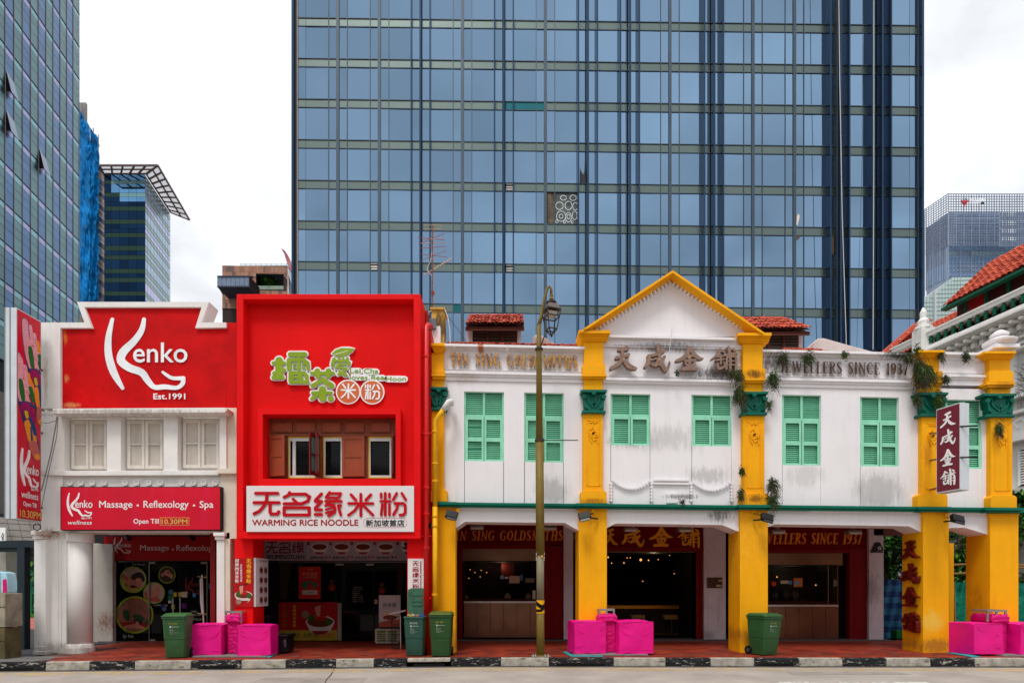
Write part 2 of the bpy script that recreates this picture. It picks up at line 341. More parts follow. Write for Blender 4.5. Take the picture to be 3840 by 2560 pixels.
SERIF = {
 'T': (.66, [st(.33), [(.02,.05,.05),(.64,.05,.05)], sf(.2,.46,.97)]),
 'I': (.3, [st(.15,r=.095), sf(.05,.25,.03), sf(.05,.25,.97)]),
 'N': (.72, [st(.14,r=.04), st(.6,r=.04), [(.12,.06,.07),(.6,.94,.07)], sf(.02,.2,.03), sf(.52,.7,.03), sf(.04,.24,.97)]),
 'S': (.5, [cur((.43,.2,.03),(.36,.06,.04),(.2,.04,.05),(.08,.18,.07),(.16,.38,.085),(.34,.56,.085),(.42,.76,.07),(.3,.94,.05),(.14,.95,.04),(.05,.78,.03))]),
 'G': (.68, [cur((.56,.24,.03),(.48,.07,.035),(.3,.03,.04),(.12,.22,.075),(.08,.5,.09),(.13,.78,.075),(.3,.97,.04),(.5,.92,.035),(.56,.7,.06)), st(.56,.6,.92,.06), sf(.42,.66,.58)]),
 'C': (.62, [cur((.56,.26,.03),(.48,.07,.035),(.3,.03,.04),(.12,.22,.075),(.08,.5,.09),(.13,.78,.075),(.3,.97,.04),(.48,.92,.035),(.58,.74,.03))]),
 'O': (.66, [cur((.33,.03,.035),(.14,.2,.07),(.09,.5,.09),(.14,.8,.07),(.33,.97,.035)), cur((.33,.97,.035),(.52,.8,.07),(.57,.5,.09),(.52,.2,.07),(.33,.03,.035))]),
 'L': (.52, [st(.15), sf(.03,.27,.03), sf(.03,.5,.97), [(.5,.97,t_),(.52,.76,t_*.7)]]),
 'D': (.66, [st(.15), sf(.03,.3,.03), sf(.03,.3,.97), cur((.28,.03,.035),(.48,.12,.06),(.57,.5,.09),(.48,.88,.06),(.28,.97,.035))]),
 'M': (.86, [st(.13,r=.035), st(.73), [(.13,.06,.07),(.43,.9,.06)], [(.43,.9,.035),(.7,.08,.035)], sf(.02,.2,.03), sf(.66,.84,.03), sf(.04,.22,.97), sf(.62,.84,.97)]),
 'H': (.72, [st(.15), st(.57), [(.15,.5,.045),(.57,.5,.045)], sf(.03,.27,.03), sf(.45,.69,.03), sf(.03,.27,.97), sf(.45,.69,.97)]),
 'J': (.4, [cur((.26,.06,.085),(.26,.7,.08),(.2,.94,.05),(.04,.96,.04)), sf(.12,.38,.03)]),
 'E': (.56, [st(.15), sf(.03,.5,.03), sf(.15,.42,.5), sf(.03,.52,.97), [(.5,.03,t_),(.51,.18,t_*.7)], [(.52,.97,t_),(.54,.78,t_*.7)]]),
 'W': (1.0, [[(.1,.06,.07),(.3,.92,.06)], [(.3,.92,.035),(.5,.1,.035)], [(.48,.1,.07),(.68,.92,.06)], [(.68,.92,.035),(.88,.06,.035)], sf(.01,.2,.03), sf(.38,.58,.03), sf(.8,.98,.03)]),
 'R': (.66, [st(.15), sf(.03,.3,.03), sf(.03,.27,.97), cur((.28,.03,.035),(.47,.12,.07),(.47,.36,.07),(.28,.48,.035)), [(.3,.5,.06),(.6,.95,.07)]]),
 '1': (.36, [st(.2), [(.2,.05,.04),(.06,.18,.03)], sf(.06,.34,.97)]),
 '9': (.5, [cur((.25,.03,.04),(.09,.14,.07),(.1,.42,.07),(.25,.55,.04),(.4,.42,.06)), cur((.25,.03,.04),(.41,.16,.08),(.42,.5,.085),(.34,.84,.06),(.1,.96,.03))]),
 '3': (.48, [cur((.06,.14,.03),(.2,.03,.045),(.38,.14,.075),(.36,.36,.06),(.2,.45,.03)), cur((.2,.45,.03),(.4,.56,.07),(.42,.78,.08),(.26,.96,.045),(.06,.88,.03))]),
 '7': (.48, [sf(.04,.46,.05), [(.05,.05,t_),(.03,.2,t_*.7)], [(.45,.06,.04),(.22,.95,.08)]]),
 ' ': (.42, []), 'A': (.66, [[(.33,.04,.04),(.1,.95,.035)], [(.33,.06,.07),(.56,.95,.08)], sf(.18,.46,.62)]),
}
def serif(M, s, x0, y0, x1, y1, d0, d1, slant=0, mk=None):
    """one mesh per letter unless mk is None"""
    tot = sum(SERIF[c][0]+.1 for c in s)-.1; h = y1-y0; kx = (x1-x0)/tot; x = x0; out = []; mb = MB()
    for c in s:
        w, ss = SERIF[c]
        if ss:
            m2 = MB() if mk else mb; rk = (kx+h)/2
            for i, q in enumerate(ss):
                m2.stroke(M, [(x+px*kx+slant*h*(1-py), y0+py*h, pr*rk) for px, py, pr in q], d0, d1+i*.0008, len(q) > 2, 3)
            if mk: mk(c, m2)
        x += (w+.1)*kx
    return mb
# ------------------------------------------------------------- blue glass tower
def glass(name, c, rough=.06, rnd=.1, metal=1.0, bump=.02, var=.04, vs=.05):
    m = mat(name, c, rough=rough, metal=metal, var=var, vs=vs, rnd=rnd, bump=bump, bs=.35); return m
g_blue = glass('tower glass', (116, 144, 168), 0.05, .15, bump=.06)  # per-pane tint varies at random, partly imitating uneven cloud reflections
g_span = glass('tower spandrel', (98, 110, 106), .3, .04)
g_teal = glass('teal glass', (38, 92, 98), .3, .02)
m_mull = mat('tower mullion', (66, 80, 92), rough=.45, metal=.3, var=.1, vs=.4)
m_fin = mat('tower fin', (42, 62, 86), rough=.22, metal=.75, var=.1, vs=.3)
m_tbody = mat('tower body', (24, 30, 38), rough=.7)
UNIT = MB(); UNIT.wbox(-.5, .5, 0, 1, -.5, .5)
def unit(name, m): return meshof(UNIT, name, m)
tw = thing('glass_office_tower', 'tall blue glass office tower with green spandrel bands rising behind the shophouse row', 'office tower', W(2276, 2207, 60)-Vector((0, 0, 1.64)))
TY = 56.0; SH = .0130
def tz(px, y): return W(px, y+SH*(px-1100), TY)
lo = W(1103, 0, TY).x; hi = W(3450, 0, TY).x
MB().wbox(lo, hi, TY+.25, TY+26, 0, 68).build('core', m_tbody, tw)
Mi = [1267+155.6*i for i in range(-1, 15)]
T0 = [65+152.3*j for j in range(-2, 9)]
panes = []; spans = []
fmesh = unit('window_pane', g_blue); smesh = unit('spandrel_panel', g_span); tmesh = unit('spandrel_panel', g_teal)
for i in range(15):
    a = Mi[i]
    cols = [(a+6, a+35), (a+36, a+120), (a+121, a+150)]
    for (x0, x1) in cols:
        for j in range(10):
            y0, y1 = T0[j]+32, T0[j+1]
            panes.append((x0, x1, y0, y1)); spans.append((x0, x1, T0[j]+1, T0[j]+31))
BROKEN = {(12, 6, 2), (5, 4, 2)}
def addpane(mesh, nm, x0, x1, y0, y1, dy=0.):
    xc, yc = (x0+x1)/2, (y0+y1)/2; p = tz(xc, yc); p.y += dy
    w, h = (x1-x0)*TY/F, (y1-y0)*TY/F
    return rep(nm, mesh, p, tw, scale=(w, .12, h), rot=(random.gauss(0, .004), 0, random.gauss(0, .004)) if nm == 'window_pane' else None)
panes.sort(key=lambda q: -(min(q[3], 1290)-max(q[2], 0))*(q[1]-q[0]))
rest = MB()
def special(x0, x1, y0, y1):
    return (abs(x0-2052) < 9 or abs(x0-2082) < 9) and 700 < (y0+y1)/2+12 < 860
for n, q in enumerate(panes):
    if special(*q): continue
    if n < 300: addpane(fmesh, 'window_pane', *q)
    else:
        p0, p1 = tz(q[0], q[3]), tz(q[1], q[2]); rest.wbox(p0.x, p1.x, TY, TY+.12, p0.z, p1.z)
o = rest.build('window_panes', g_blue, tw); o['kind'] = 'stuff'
spans.sort(key=lambda q: abs(q[2]-600)); rest = MB()
for n, q in enumerate(spans):
    teal = (1890 < q[0] < 2035 and 370 < q[2] < 374) or (abs(q[0]-1702) < 6 and q[2] > 1100 and q[2] < 1140)
    vent = (abs(q[0]-1388) < 8 and abs(q[2]-978) < 9) or (abs(q[0]-1896) < 9 and (abs(q[2]-674) < 9 or abs(q[2]-978) < 9))
    if vent:
        M = front(TY+.1); dyy = SH*(q[0]-1100)
        MB().box(M, q[0], q[2]+dyy, q[1], q[3]+dyy, -.1, 0).build('vent_opening', mat('vent dark', (40, 30, 26)), tw)
        v = MB()
        for k in (2, 13, 22): v.box(M, q[0]+2, q[2]+dyy+k, q[1]-2, q[2]+dyy+k+5, 0, .08)
        v.build('vent_slat', mat('vent white', (215, 210, 205)), tw); continue
    if n < 300: addpane(tmesh if teal else smesh, 'spandrel_panel', *q)
    else:
        p0, p1 = tz(q[0], q[3]), tz(q[1], q[2]); rest.wbox(p0.x, p1.x, TY, TY+.12, p0.z, p1.z)
o = rest.build('spandrel_panels', g_span, tw); o['kind'] = 'stuff'
# damaged pane: boards and circles drawn on it
M = front(TY+.05)
MB().box(M, 2053, 724, 2079, 843, -.1, 0).build('boarded_pane', mat('old board', (96, 84, 70), var=.5, vs=2, rough=.7, streak=.6, streakscale=6, grime=(60, 74, 84)), tw)
MB().box(M, 2081, 724, 2166, 843, -.1, 0).build('cracked_pane', mat('cracked pane', (86, 92, 88), var=.45, vs=1.2, rough=.4, streak=.5, streakscale=3, grime=(40, 92, 120)), tw)
c = MB()
for (x, y, r, q) in [(2113,742,11,9),(2149,742,12,10),(2098,772,14,14),(2132,771,13,16),(2157,774,9,14),(2104,811,17,19),(2132,815,11,18),(2155,808,9,16),(2104,811,7,8),(2132,813,6,8),(2117,833,4,4),(2146,833,4,4),(2088,830,5,5)]:
    pts = [(x+r*math.cos(t*math.pi/6), y+q*math.sin(t*math.pi/6), 1.2) for t in range(13)]
    c.stroke(M, pts, .0, .02+.003*random.random())
c.build('chalk_marks', mat('chalk', (205, 214, 218)), tw)
M0 = front(TY)
# torn film on a few narrow panes
jag = mat('torn film', (222, 206, 190), rough=.6)
MB().prism(front(TY-.02), [(2175,625),(2178,640),(2187,655),(2192,640),(2193,600),(2196,690),(2174,692)], 0, .02).build('torn_film', mat('dark film', (62, 66, 70)), tw)
MB().prism(front(TY-.02), [(2986,843),(2988,815),(2992,800),(2999,808),(2996,825),(2990,846)], 0, .02).build('torn_film', jag, tw)
MB().prism(front(TY-.02), [(2986,884),(3004,886),(2996,896),(2986,900)], 0, .02).build('torn_film', mat('brown film', (96, 78, 66)), tw)
MB().prism(front(TY-.02), [(3117,887),(3127,887),(3127,960),(3122,950),(3118,960)], 0, .02).build('torn_film', mat('brown film', (96, 78, 66)), tw)
# transoms
zt = 1200
for j in range(11):
    for dy in (0, 31.5):
        mb = MB(); y = T0[j]+dy; Mx = front(TY)
        mb.prism(Mx, [(1103, y-1.2), (1103, y+1.4), (3450, y+1.4+SH*2347), (3450, y-1.2+SH*2347)], 0, .06)
        mb.build('transom', m_mull, tw)
def vert(px, w, dep, nm, m, y0=-260):
    p = W(px, 0, TY).x; ww = w*TY/F
    MB().wbox(p-ww/2, p+ww/2, TY-dep, TY+.05, 2, 66).build(nm, m, tw)
FIN = {2: .3, 4: .55, 6: .9, 7: .9, 9: .9, 12: .9, 13: .85}
for i, a in enumerate(Mi):
    for dx in ((0,) if i in (0, 15) else (-34.5, 0, 35.5)):
        if (i-1) in FIN and i > 0: vert(a+dx, 5 if dx else 7, FIN[i-1]*(1 if dx == 0 else .85), 'fin', m_fin)
        else: vert(a+dx, 11 if dx == 0 else 2.6, .10 if dx == 0 else .07, 'mullion', m_mull)
vert(1104, 8, .5, 'fin', m_fin); vert(3448, 8, .5, 'fin', m_fin)
vert(1116.5, 2.4, .12, 'corner_trim', mat('tan trim', (190, 160, 140)))
# gondola rail with holes, and hanging ropes
vert(3133, 12, .5, 'gondola_rail', m_mull)
M = front(TY-.53); c = MB()
for k in range(36): c.box(M, 3131, 14+k*34.2, 3135, 22+k*34.2, 0, .01)
o = c.build('rail_holes', mat('hole', (18, 20, 24)), tw); o['kind'] = 'stuff'
mr_ = mat('rope', (205, 200, 190), var=0)
def rope(pts, lab, r=.035, m=None):
    o = MB().tube([W(x, y, Y) for x, y, Y in pts], r, 6).build('rope', m or mr_); tag(o, lab, 'rope', 'ropes down the tower face')
rope([(3143,-240,53.5),(3149,300,53.5),(3158,800,53.5),(3174,1300,53.5)], 'pale slanting rope hanging down the tower, the more slanting of the two pale ones')
rope([(3277,-240,54),(3277,600,54),(3274,1310,54)], 'pale straight rope hanging down the tower close to its dark fins')
rope([(3236,-240,54),(3233,600,54),(3213,1300,54)], 'thin dark rope hanging down the tower between the two pale ropes', .02, mat('dark rope', (60, 66, 78)))

# ------------------------------------------------------------- left office tower
XV = 1548.0; aL = (XV-CX)/F; cL = -44.2
def yL(px): return cL/((px-CX)/F-aL)
def PL(Y, z, d=0): return Vector((aL*Y+cL+d, Y, z))
lt = thing('green_blue_office_tower', 'tall office tower clad in alternating green and blue glass panes, nearest the big sloping facade', 'office tower', PL(70, 0, -8))
lt['label'] = 'tall office tower of alternating green and blue glass panes above the upright foot sign'
mod = 1.384; Y0 = 76.0; zr = 43.4; fl = 4.28
pal = {'A': glass('pane blue', (78, 108, 142), .25, .12), 'B': glass('pane green', (90, 120, 124), .3, .1), 'LA': glass('pane lavender', (152, 158, 192), .35, .06), 'LB': glass('pane teal', (122, 164, 172), .3, .06)}
lmesh = {}
def lpane(k, h):
    if (k, h) not in lmesh:
        mb = MB(); q = mod-.05
        P = [(0, 0, 0), (aL*q, q, 0), (aL*q, q, h), (0, 0, h)]
        n = [(x-.06, y, z) for x, y, z in P]; mb.v = P+n; mb.f = [(3, 2, 1, 0), (0, 1, 5, 4), (2, 3, 7, 6), (1, 2, 6, 5), (3, 0, 4, 7)]
        lmesh[(k, h)] = meshof(mb, 'window_pane', pal[k])
    return lmesh[(k, h)]
rows = [(-.165, 0, 'L'), (-.39, -.165, ''), (-.62, -.39, ''), (-1.0, -.62, '')]
cand = []
for j in range(14):
    Ya = Y0-mod*(j+1)
    for i in range(-9, 6):
        zt = zr-fl*i
        if zt-fl < 22: continue
        for (r0, r1, k) in rows:
            t = 'A' if j % 2 == 1 else 'B'
            cand.append((Ya, zt+r0*fl+.03, (r1-r0)*fl-.05, k+t, j, i))
cand.sort(key=lambda c: -c[2]*(1 if c[4] < 12 and c[1] < 80 else .01)/c[0]**2)
rest = {}
OPEN = {(9, 2), (9, 3), (5, 1)}
for n, (Ya, z, h, k, j, i) in enumerate(cand):
    if n < 300: rep('window_pane', lpane(k, round(h, 3)), PL(Ya, z), lt)
    else:
        mb = rest.setdefault(k, MB()); q = mod-.05
        P = [PL(Ya, z), PL(Ya+q, z), PL(Ya+q, z+h), PL(Ya, z+h)]; mb.poly(P[::-1])
for k, mb in rest.items():
    o = mb.build('window_panes', pal[k], lt); o['kind'] = 'stuff'
mb = MB(); m_lm = mat('left tower mullion', (168, 150, 144), rough=.5)
for j in range(15):
    y = Y0-mod*j; MB().tube([PL(y-.02, 22, .05), PL(y-.02, 84, .05)], .028, 4).build('mullion', m_lm, lt)
for i in range(-9, 6):
    z = zr-fl*i; MB().bar(PL(Y0-mod*14, z, .03), PL(Y0, z, .03), .07, .06).build('transom', mat('left tower transom', (30, 40, 50)), lt)
b = MB(); b.prism(lambda x, y, d: Vector((x, y, d)), [(PL(Y0, 0).x-.1, Y0), (PL(Y0-mod*14, 0).x-.1, Y0-mod*14), (PL(Y0-mod*14, 0).x-18, Y0-mod*14), (PL(Y0, 0).x-18, Y0)], 0, 84)
b.build('core', mat('left tower core', (30, 40, 46)), lt)
# opened top-hung panes
for (px, py) in ((22, 264), (22, 412), (147, 560)):
    Ya = yL(px); t = 1.64+(HY-py)*Ya/F; h = 2.3; mb = MB(); q = 1.2
    A = [PL(Ya, t, .05), PL(Ya+q, t-.25, .05), PL(Ya+q, t-h-.1, .6), PL(Ya, t-h, .6)]
    mb.poly(A); mb.poly([p+Vector((-.06, 0, 0)) for p in A][::-1]); mb.build('open_pane', glass('open pane', (96, 112, 136), .2, 0), lt)
    MB().poly([PL(Ya-.02, t, .03), PL(Ya-.02, t-h, .03), PL(Ya-.02, t-h, .5)]).build('open_pane_gap', mat('gap', (12, 14, 18)), lt)
# grey clad base of the left tower
gb = mat('grey cladding', (150, 144, 138), rough=.6); zc = 22.4
for i in range(5):
    for j in range(3):
        z1 = zc-i*4.1; MB().poly([PL(50+j*5, z1-4.05, -.05), PL(54.9+j*5, z1-4.05, -.05), PL(54.9+j*5, z1, -.05), PL(50+j*5, z1, -.05)]).build('cladding_panel', gb if i != 2 else mat('crimson band', (176, 22, 62)), lt)
MB().wbox(PL(76, 0).x-16, PL(50, 0).x-1.2, 50, 76, 0, 22.5).build('podium', mat('podium grey', (120, 116, 112)), lt)

# ------------------------------------------------------------- netted scaffold building
sb = thing('netted_scaffold_building', 'narrow building wrapped in bright blue scaffold netting beside the tall office tower', 'building', (-70, 100, 0))
m_net = mat('blue netting', (0, 112, 178), rough=.6, var=.4, vs=.35, bump=.3, bs=.6, k=1.05, spec=.1)
YN = 108.6; Mn = front(YN); mb = MB(); nx, ny = 9, 50
for s in range(2):
    xs = [(292, 338), (338, 371)][s]; tops = [(400, 478), (478, 520)][s]
    base = len(mb.v)
    for j in range(ny+1):
        for i in range(nx+1):
            u = i/nx; x = xs[0]+u*(xs[1]-xs[0]); top = tops[0]+u*(tops[1]-tops[0])+random.uniform(-3, 3)*(j == 0); y = top+(1180-top)*j/ny
            p = Mn(x+random.uniform(-.8, .8)+(random.uniform(-4, 4) if (i == nx and s == 1) else 0), y, random.uniform(0, .28)+(.0 if s == 0 else -1.0*u)+.12*math.sin(j*.35+i*.9)); mb.v.append(tuple(p))
    for j in range(ny):
        for i in range(nx): q = base+j*(nx+1)+i; mb.f.append((q, q+nx+1, q+nx+2, q+1))
mb.build('netting', m_net, sb)
def slant(x0, x1, Y0, Y1, z0, z1, a=None):
    a = aL if a is None else a; p, q = W(x0, 0, Y0).x, W(x1, 0, Y0).x; D = Y1-Y0
    return MB().prism(lambda x, y, d: Vector((x, y, d)), [(p, Y0), (q, Y0), (q+a*D, Y1), (p+a*D, Y1)], z0, z1)
slant(290, 322, 109.3, 109.8, 0, W(0, 388, 109.5).z).build('wall', mat('scaffold wall', (140, 130, 126)), sb)
slant(290, 364, 109.4, 109.9, 0, W(0, 560, 109.5).z).build('rear_wall', mat('scaffold wall', (140, 130, 126)), sb)
for px, y in ((307, 388), (321, 400), (350, 480), (369, 505)): MB().tube([W(px, y+60, 109), W(px, y, 109)], .08, 5).build('scaffold_pole', mat('pole grey', (120, 120, 125)), sb)

# ------------------------------------------------------------- canopy building
cbt = thing('canopy_office_building', 'dark glass office block with a wide slatted roof canopy left of the brown tiled building', 'office building', W(470, 2207, 110)-Vector((0, 0, 1.64)))
cbt['label'] = 'dark glass office block topped by a wide projecting lattice roof canopy'
YB = 110.0; MC = front(YB, 2.8, 290, 580)
lines = [210, 238, 268, 308, 400, 445, 493, 543, 590, 680, 728, 775, 822, 868, 955, 1008, 1055, 1103, 1198, 1245, 1292, 1340, 1435, 1480, 1530, 1600]
olive = {(268,308), (400,445), (543,590), (680,728), (822,868), (955,1008), (1055,1103), (1198,1245), (1292,1340), (1435,1480)}
xs = [283, 355, 444, 535, 623, 713]
g_dk = glass('dark blue glass', (20, 42, 66), .05, .3); g_sky = glass('sky blue glass', (96, 146, 186), .05, .15); g_ol = glass('olive glass', (44, 64, 56), .3, .1); g_ol2 = glass('pale olive glass', (120, 160, 165), .3, .1)
um = {k: unit('window_pane', k) for k in (g_dk, g_sky, g_ol, g_ol2)}
for a, b in zip(lines[:-1], lines[1:]):
    for i in range(5):
        x0, x1 = xs[i], xs[i+1]; ol = (a, b) in olive
        bright = a < 480 and i >= 1 and (x1-360) > (a-230)*.75
        mm = (g_ol2 if bright else g_ol) if ol else (g_sky if bright else g_dk)
        c = MC((x0+x1)/2, (a+b)/2); rep('window_pane', um[mm], c, cbt, scale=((x1-x0-2.5)/2.8*YB/F, .1, (b-a-3)/2.8*YB/F))
slant(392, 543, YB+.1, YB+11, 0, MC(0, 205).z, aL*1.02).build('core', mat('canopy core', (150, 140, 130), var=.02), cbt)
# left striped flank
for k in range(22):
    y = 120+k*66; mb = MB().prism(MC, [(218, y-20), (282, y+36), (282, y+100), (218, y+44)], -.3, 0)
    mb.build('stripe_panel', mat('stripe beige', (150, 138, 132)) if k % 2 else mat('stripe slate', (84, 90, 112)), cbt)
# right flank, running back
aC = aL; YE = 121.4
def yC(px): return 110*(544.6-XV)/(px-XV)
def PC(px, z, d=0):
    Y = yC(px); p = W(px, HY, Y); return Vector((p.x+d, Y, z))
def zC(ly): return MC(0, ly).z
fl_g = glass('flank pane', (150, 172, 192), .3, .05); fl_l = glass('flank lavender', (184, 186, 216), .35, .05); fl_o = glass('flank olive', (138, 156, 150), .35, .04)
pxs = [544.6, 553, 565, 577, 588.5, 599.5, 609, 619, 629, 639]
for a, b in zip(lines[:-1], lines[1:]):
    for i in range(len(pxs)-1):
        if zC(a) > zC(215): continue
        m = fl_o if (a, b) in olive else (fl_l if (a in (493, 775, 1055, 1340)) else fl_g)
        x0, x1 = pxs[i]+.7, pxs[i+1]-.2; MB().poly([PC(x0, zC(b)+.12), PC(x1, zC(b)+.12), PC(x1, zC(a)), PC(x0, zC(a))]).build('window_pane', m, cbt)
p0, p1 = PC(544.6, 0), PC(639, 0)
MB().poly([p0-Vector((.15, 0, 0)), p1-Vector((.15, 0, 0)), p1+Vector((-.15, 0, zC(205))), p0+Vector((-.15, 0, zC(205)))]).build('flank_wall', mat('flank frame', (120, 122, 116)), cbt)
# canopy
A, B, Cc = W(374, 614, 107), W(591.8, 622, 107), W(1178/2.8+290, 690/2.8+580, 122.8)
a1, b1, c1 = W(390, 644, 110), W(547, 647, 110), W(640, 801, 121.4)
A.z = B.z = Cc.z = 80.6; c1.z = b1.z = a1.z = 81.3
A.x = W(374, 0, 107).x; cm = mat('canopy metal', (120, 104, 100), rough=.5); cg = bpy.data.materials.new('canopy sheet'); cg.use_nodes = True; cg.node_tree.nodes.clear()
_o = N(cg.node_tree, 'ShaderNodeOutputMaterial'); _t = N(cg.node_tree, 'ShaderNodeBsdfTranslucent'); _t.inputs[0].default_value = (.36, .36, .38, 1); cg.node_tree.links.new(_t.outputs[0], _o.inputs[0])
def lerp(p, q, t): return p+(q-p)*t
def panels(p, q, r, s, n):     # inner p..q, outer r..s
    for k in range(n):
        P = [lerp(p, q, (k+.08)/n), lerp(p, q, (k+.96)/n), lerp(r, s, (k+.96)/n), lerp(r, s, (k+.08)/n)]
        MB().poly(P).build('canopy_panel', cg, cbt)
        MB().bar(lerp(p, q, k/n)-Vector((0, 0, .25)), lerp(r, s, k/n), .16, .3).build('canopy_rib', cm, cbt)
panels(a1, b1, A, B, 5); panels(b1, c1, B, Cc, 9)
for p, q in ((A, B), (B, Cc), (a1, b1), (b1, c1), (b1, B), (c1, Cc), (lerp(a1, A, .55), lerp(b1, B, .55)), (lerp(b1, B, .55), lerp(c1, Cc, .55))): MB().bar(p, q, .28).build('canopy_beam', cm, cbt)

# ------------------------------------------------------------- brown tiled building
br = thing('brown_tiled_building', 'brown tile clad building with a projecting glass box and a terrace tree', 'building', W(950, 2207, 82)-Vector((0, 0, 1.64)))
YR = 80.0; MR = front(YR, 3.92, 650, 850)
bt = [mat('brown tile %d' % i, c, rough=.6, var=.08, vs=1) for i, c in enumerate([(176, 130, 110), (162, 118, 98), (184, 138, 114), (126, 102, 98), (178, 124, 102)])]
rowsb = [568, 660, 720, 752, 850, 925, 995, 1075, 1118, 1200]
BX = unit('tile', None) if False else None
tm = [meshof(UNIT, 'tile', m) for m in bt]
cnt = 0
for a, b in zip(rowsb[:-1], rowsb[1:]):
    x = 718
    while x < 1676:
        w = random.choice((24, 40, 40, 55, 58, 60)); x2 = min(x+w, 1678)
        hit = (x2 > 1215 and x < 1622 and b > 676 and a < 925) or (x2 > 700 and x < 1142 and b > 722 and a < 930)
        if x < 1215 < x2 and hit and a >= 660 and x2 > 1215: x2 = 1215; hit = (x < 1142 and b > 722 and a < 930)
        if not hit or (a == 660):
            sl = .022*(x-718); aa = a+sl
            c = MR((x+x2)/2, (aa+b+sl)/2); bb = b-a
            if a == 660 and x2 > 1215 and x < 1622: bb = 16; c = MR((x+x2)/2, aa+8)
            rep('tile', random.choice(tm[:3]+tm[:3]+[tm[3], tm[4]]), c, br, scale=((x2-x-2)/3.92*YR/F, .12, (bb-2.5)/3.92*YR/F))
        x = x2
dk = mat('brown building joint', (60, 44, 40))
mb = MB(); mb.box(MR, 722, 1220, 1675, 5370, -6, -.1)
for r in cuts(MR, 719, 1677, 575, 1220, [(1215, 1622, 676, 925)]): mb.box(MR, *r, -6, -.1)
mb.build('wall', dk, br)
MB().box(MR, 1216, 676, 1621, 702, -6, -.15).build('opening_soffit', mat('navy shade', (66, 72, 92)), br)
MB().box(MR, 1216, 700, 1400, 925, -6, -5).build('terrace_wall', mat('terrace wall', (84, 66, 64)), br)
MB().box(MR, 1218, 868, 1620, 922, -.5, -.3).build('glass_balustrade', mat('pale glass', (148, 168, 150), rough=.2, var=.1), br)
MB().box(MR, 1405, 708, 1620, 866, -4, -3.8).build('glass_screen', mat('pale screen', (190, 210, 206), rough=.3, var=.1, vs=1), br)
s = MB(); s.stroke(front(YR+3.6, 3.92, 650, 850), [(1450,770,8),(1530,790,10),(1590,850,12)], 0, .1); s.build('arched_beam', mat('white beam', (230, 230, 228)), br)
# projecting glass box
bx = MB(); Mb = front(YR-3, 3.92, 650, 850)
for k in range(7):
    x0 = 646+k*66.5; MB().box(Mb, x0+2, 735, x0+64, 868, -.1, 0).build('box_pane', mat('box pane', (120, 138, 164), rough=.15, spec=.5, var=.15, vs=1), br)
MB().box(Mb, 643, 718, 1118, 734, -3, .1).build('box_roof', mat('navy shade', (66, 72, 92)), br)
MB().box(Mb, 643, 870, 1118, 886, -3, .1).build('box_floor', mat('navy shade', (66, 72, 92)), br)
MB().box(Mb, 1111, 734, 1118, 870, -3, .05).build('box_side', mat('box side', (64, 50, 58)), br)
MB().box(Mb, 646, 736, 1110, 868, -3, -2.8).build('box_back', mat('box back', (96, 90, 88)), br)
MB().prism(front(YR-.1, 3.92, 650, 850), [(655, 880), (1142, 885), (1142, 930), (717, 930), (717, 990)], -.02, 0).build('box_soffit', mat('navy shade', (66, 72, 92)), br)
MB().prism(front(YR, 3.92, 650, 850), [(1680, 592), (1757, 800), (1757, 905), (1690, 700), (1700, 990), (1678, 990)], -1, 0).build('white_edge', mat('white edge', (205, 210, 215)), br)
MB().prism(front(YR+1.2, 3.92, 650, 850), [(1688, 700), (1757, 890), (1800, 1100), (1690, 1100)], -1, 0).build('dark_flank', mat('dark flank', (34, 44, 66)), br)
rl = mat('rail glass green', (176, 200, 198), rough=.4)
rm = MB(); Mq = front(YR+2, 3.92, 650, 850)
for y in (538, 552, 566): rm.stroke(Mq, [(985, y, 1.6), (1757, y+4, 1.6)], -.05, 0)
rm.build('roof_rail', rl, br)
for k in range(11): MB().box(Mq, 985+k*75, 530, 989+k*75, 585, -.05, .02).build('rail_post', rl, br)
MB().prism(Mq, [(1740, 545), (1757, 545), (1757, 790), (1740, 740)], -.1, 0).build('side_screen', mat('pale screen', (190, 210, 206), rough=.3, var=.1, vs=1), br)
for (x, y) in ((1040, 1),):
    pass
rd = MB()
for i, (x0, x1, y) in enumerate([(1578, 1580, 312), (1592, 1636, 350), (1618, 1668, 420), (1645, 1697, 500), (1665, 1722, 570), (1690, 1740, 650), (1712, 1752, 740), (1735, 1757, 850)]):
    pass
sp = [(1577,310),(1640,350),(1672,400),(1712,500),(1738,600),(1757,720),(1757,780),(1722,690),(1690,590),(1660,500),(1630,400)]
o = MB().prism(front(130, 3.92, 650, 850), sp, -1.5, 0).build('curved_roof_fin', mat('pink fin', (190, 110, 124), rough=.4, var=.25, vs=.3)); tag(o, 'curved pink red metal fin rising behind the brown tiled building', 'roof fin')
# ------------------------------------------------------------- lattice office tower, far right
ft = thing('lattice_screen_tower', 'distant pale blue office tower with an open lattice crown and a rooftop sign', 'office tower', W(3650, 2207, 202)-Vector((0, 0, 1.64)))
YF = 200.0; MF = front(YF, 2.0907, 3300, 650)
fg1 = mat('far glass', (132, 164, 202), rough=.3, var=.06, vs=.1, rnd=.06); fg2 = mat('far glass pale', (158, 188, 202), rough=.3, rnd=.05); fg3 = mat('far louvre', (140, 156, 184), rough=.6, var=.2, vs=.3); fg4 = mat('far pale cladding', (178, 196, 192), rough=.4, var=.08, vs=.2)
fu = {m: unit('glass_panel', m) for m in (fg1, fg2, fg3)}
far_lat = mat('lattice metal', (152, 166, 186), rough=.6); far_lat2 = mat('lattice metal pale', (150, 162, 172), rough=.6)  # distance haze put into the lattice colours as a lighter tone
vx = [540, 600, 718, 838, 958, 1078, 1198]
rowf = [300, 335, 370, 405, 430, 470, 495, 525, 565, 612, 645, 680, 710, 740, 770, 808]
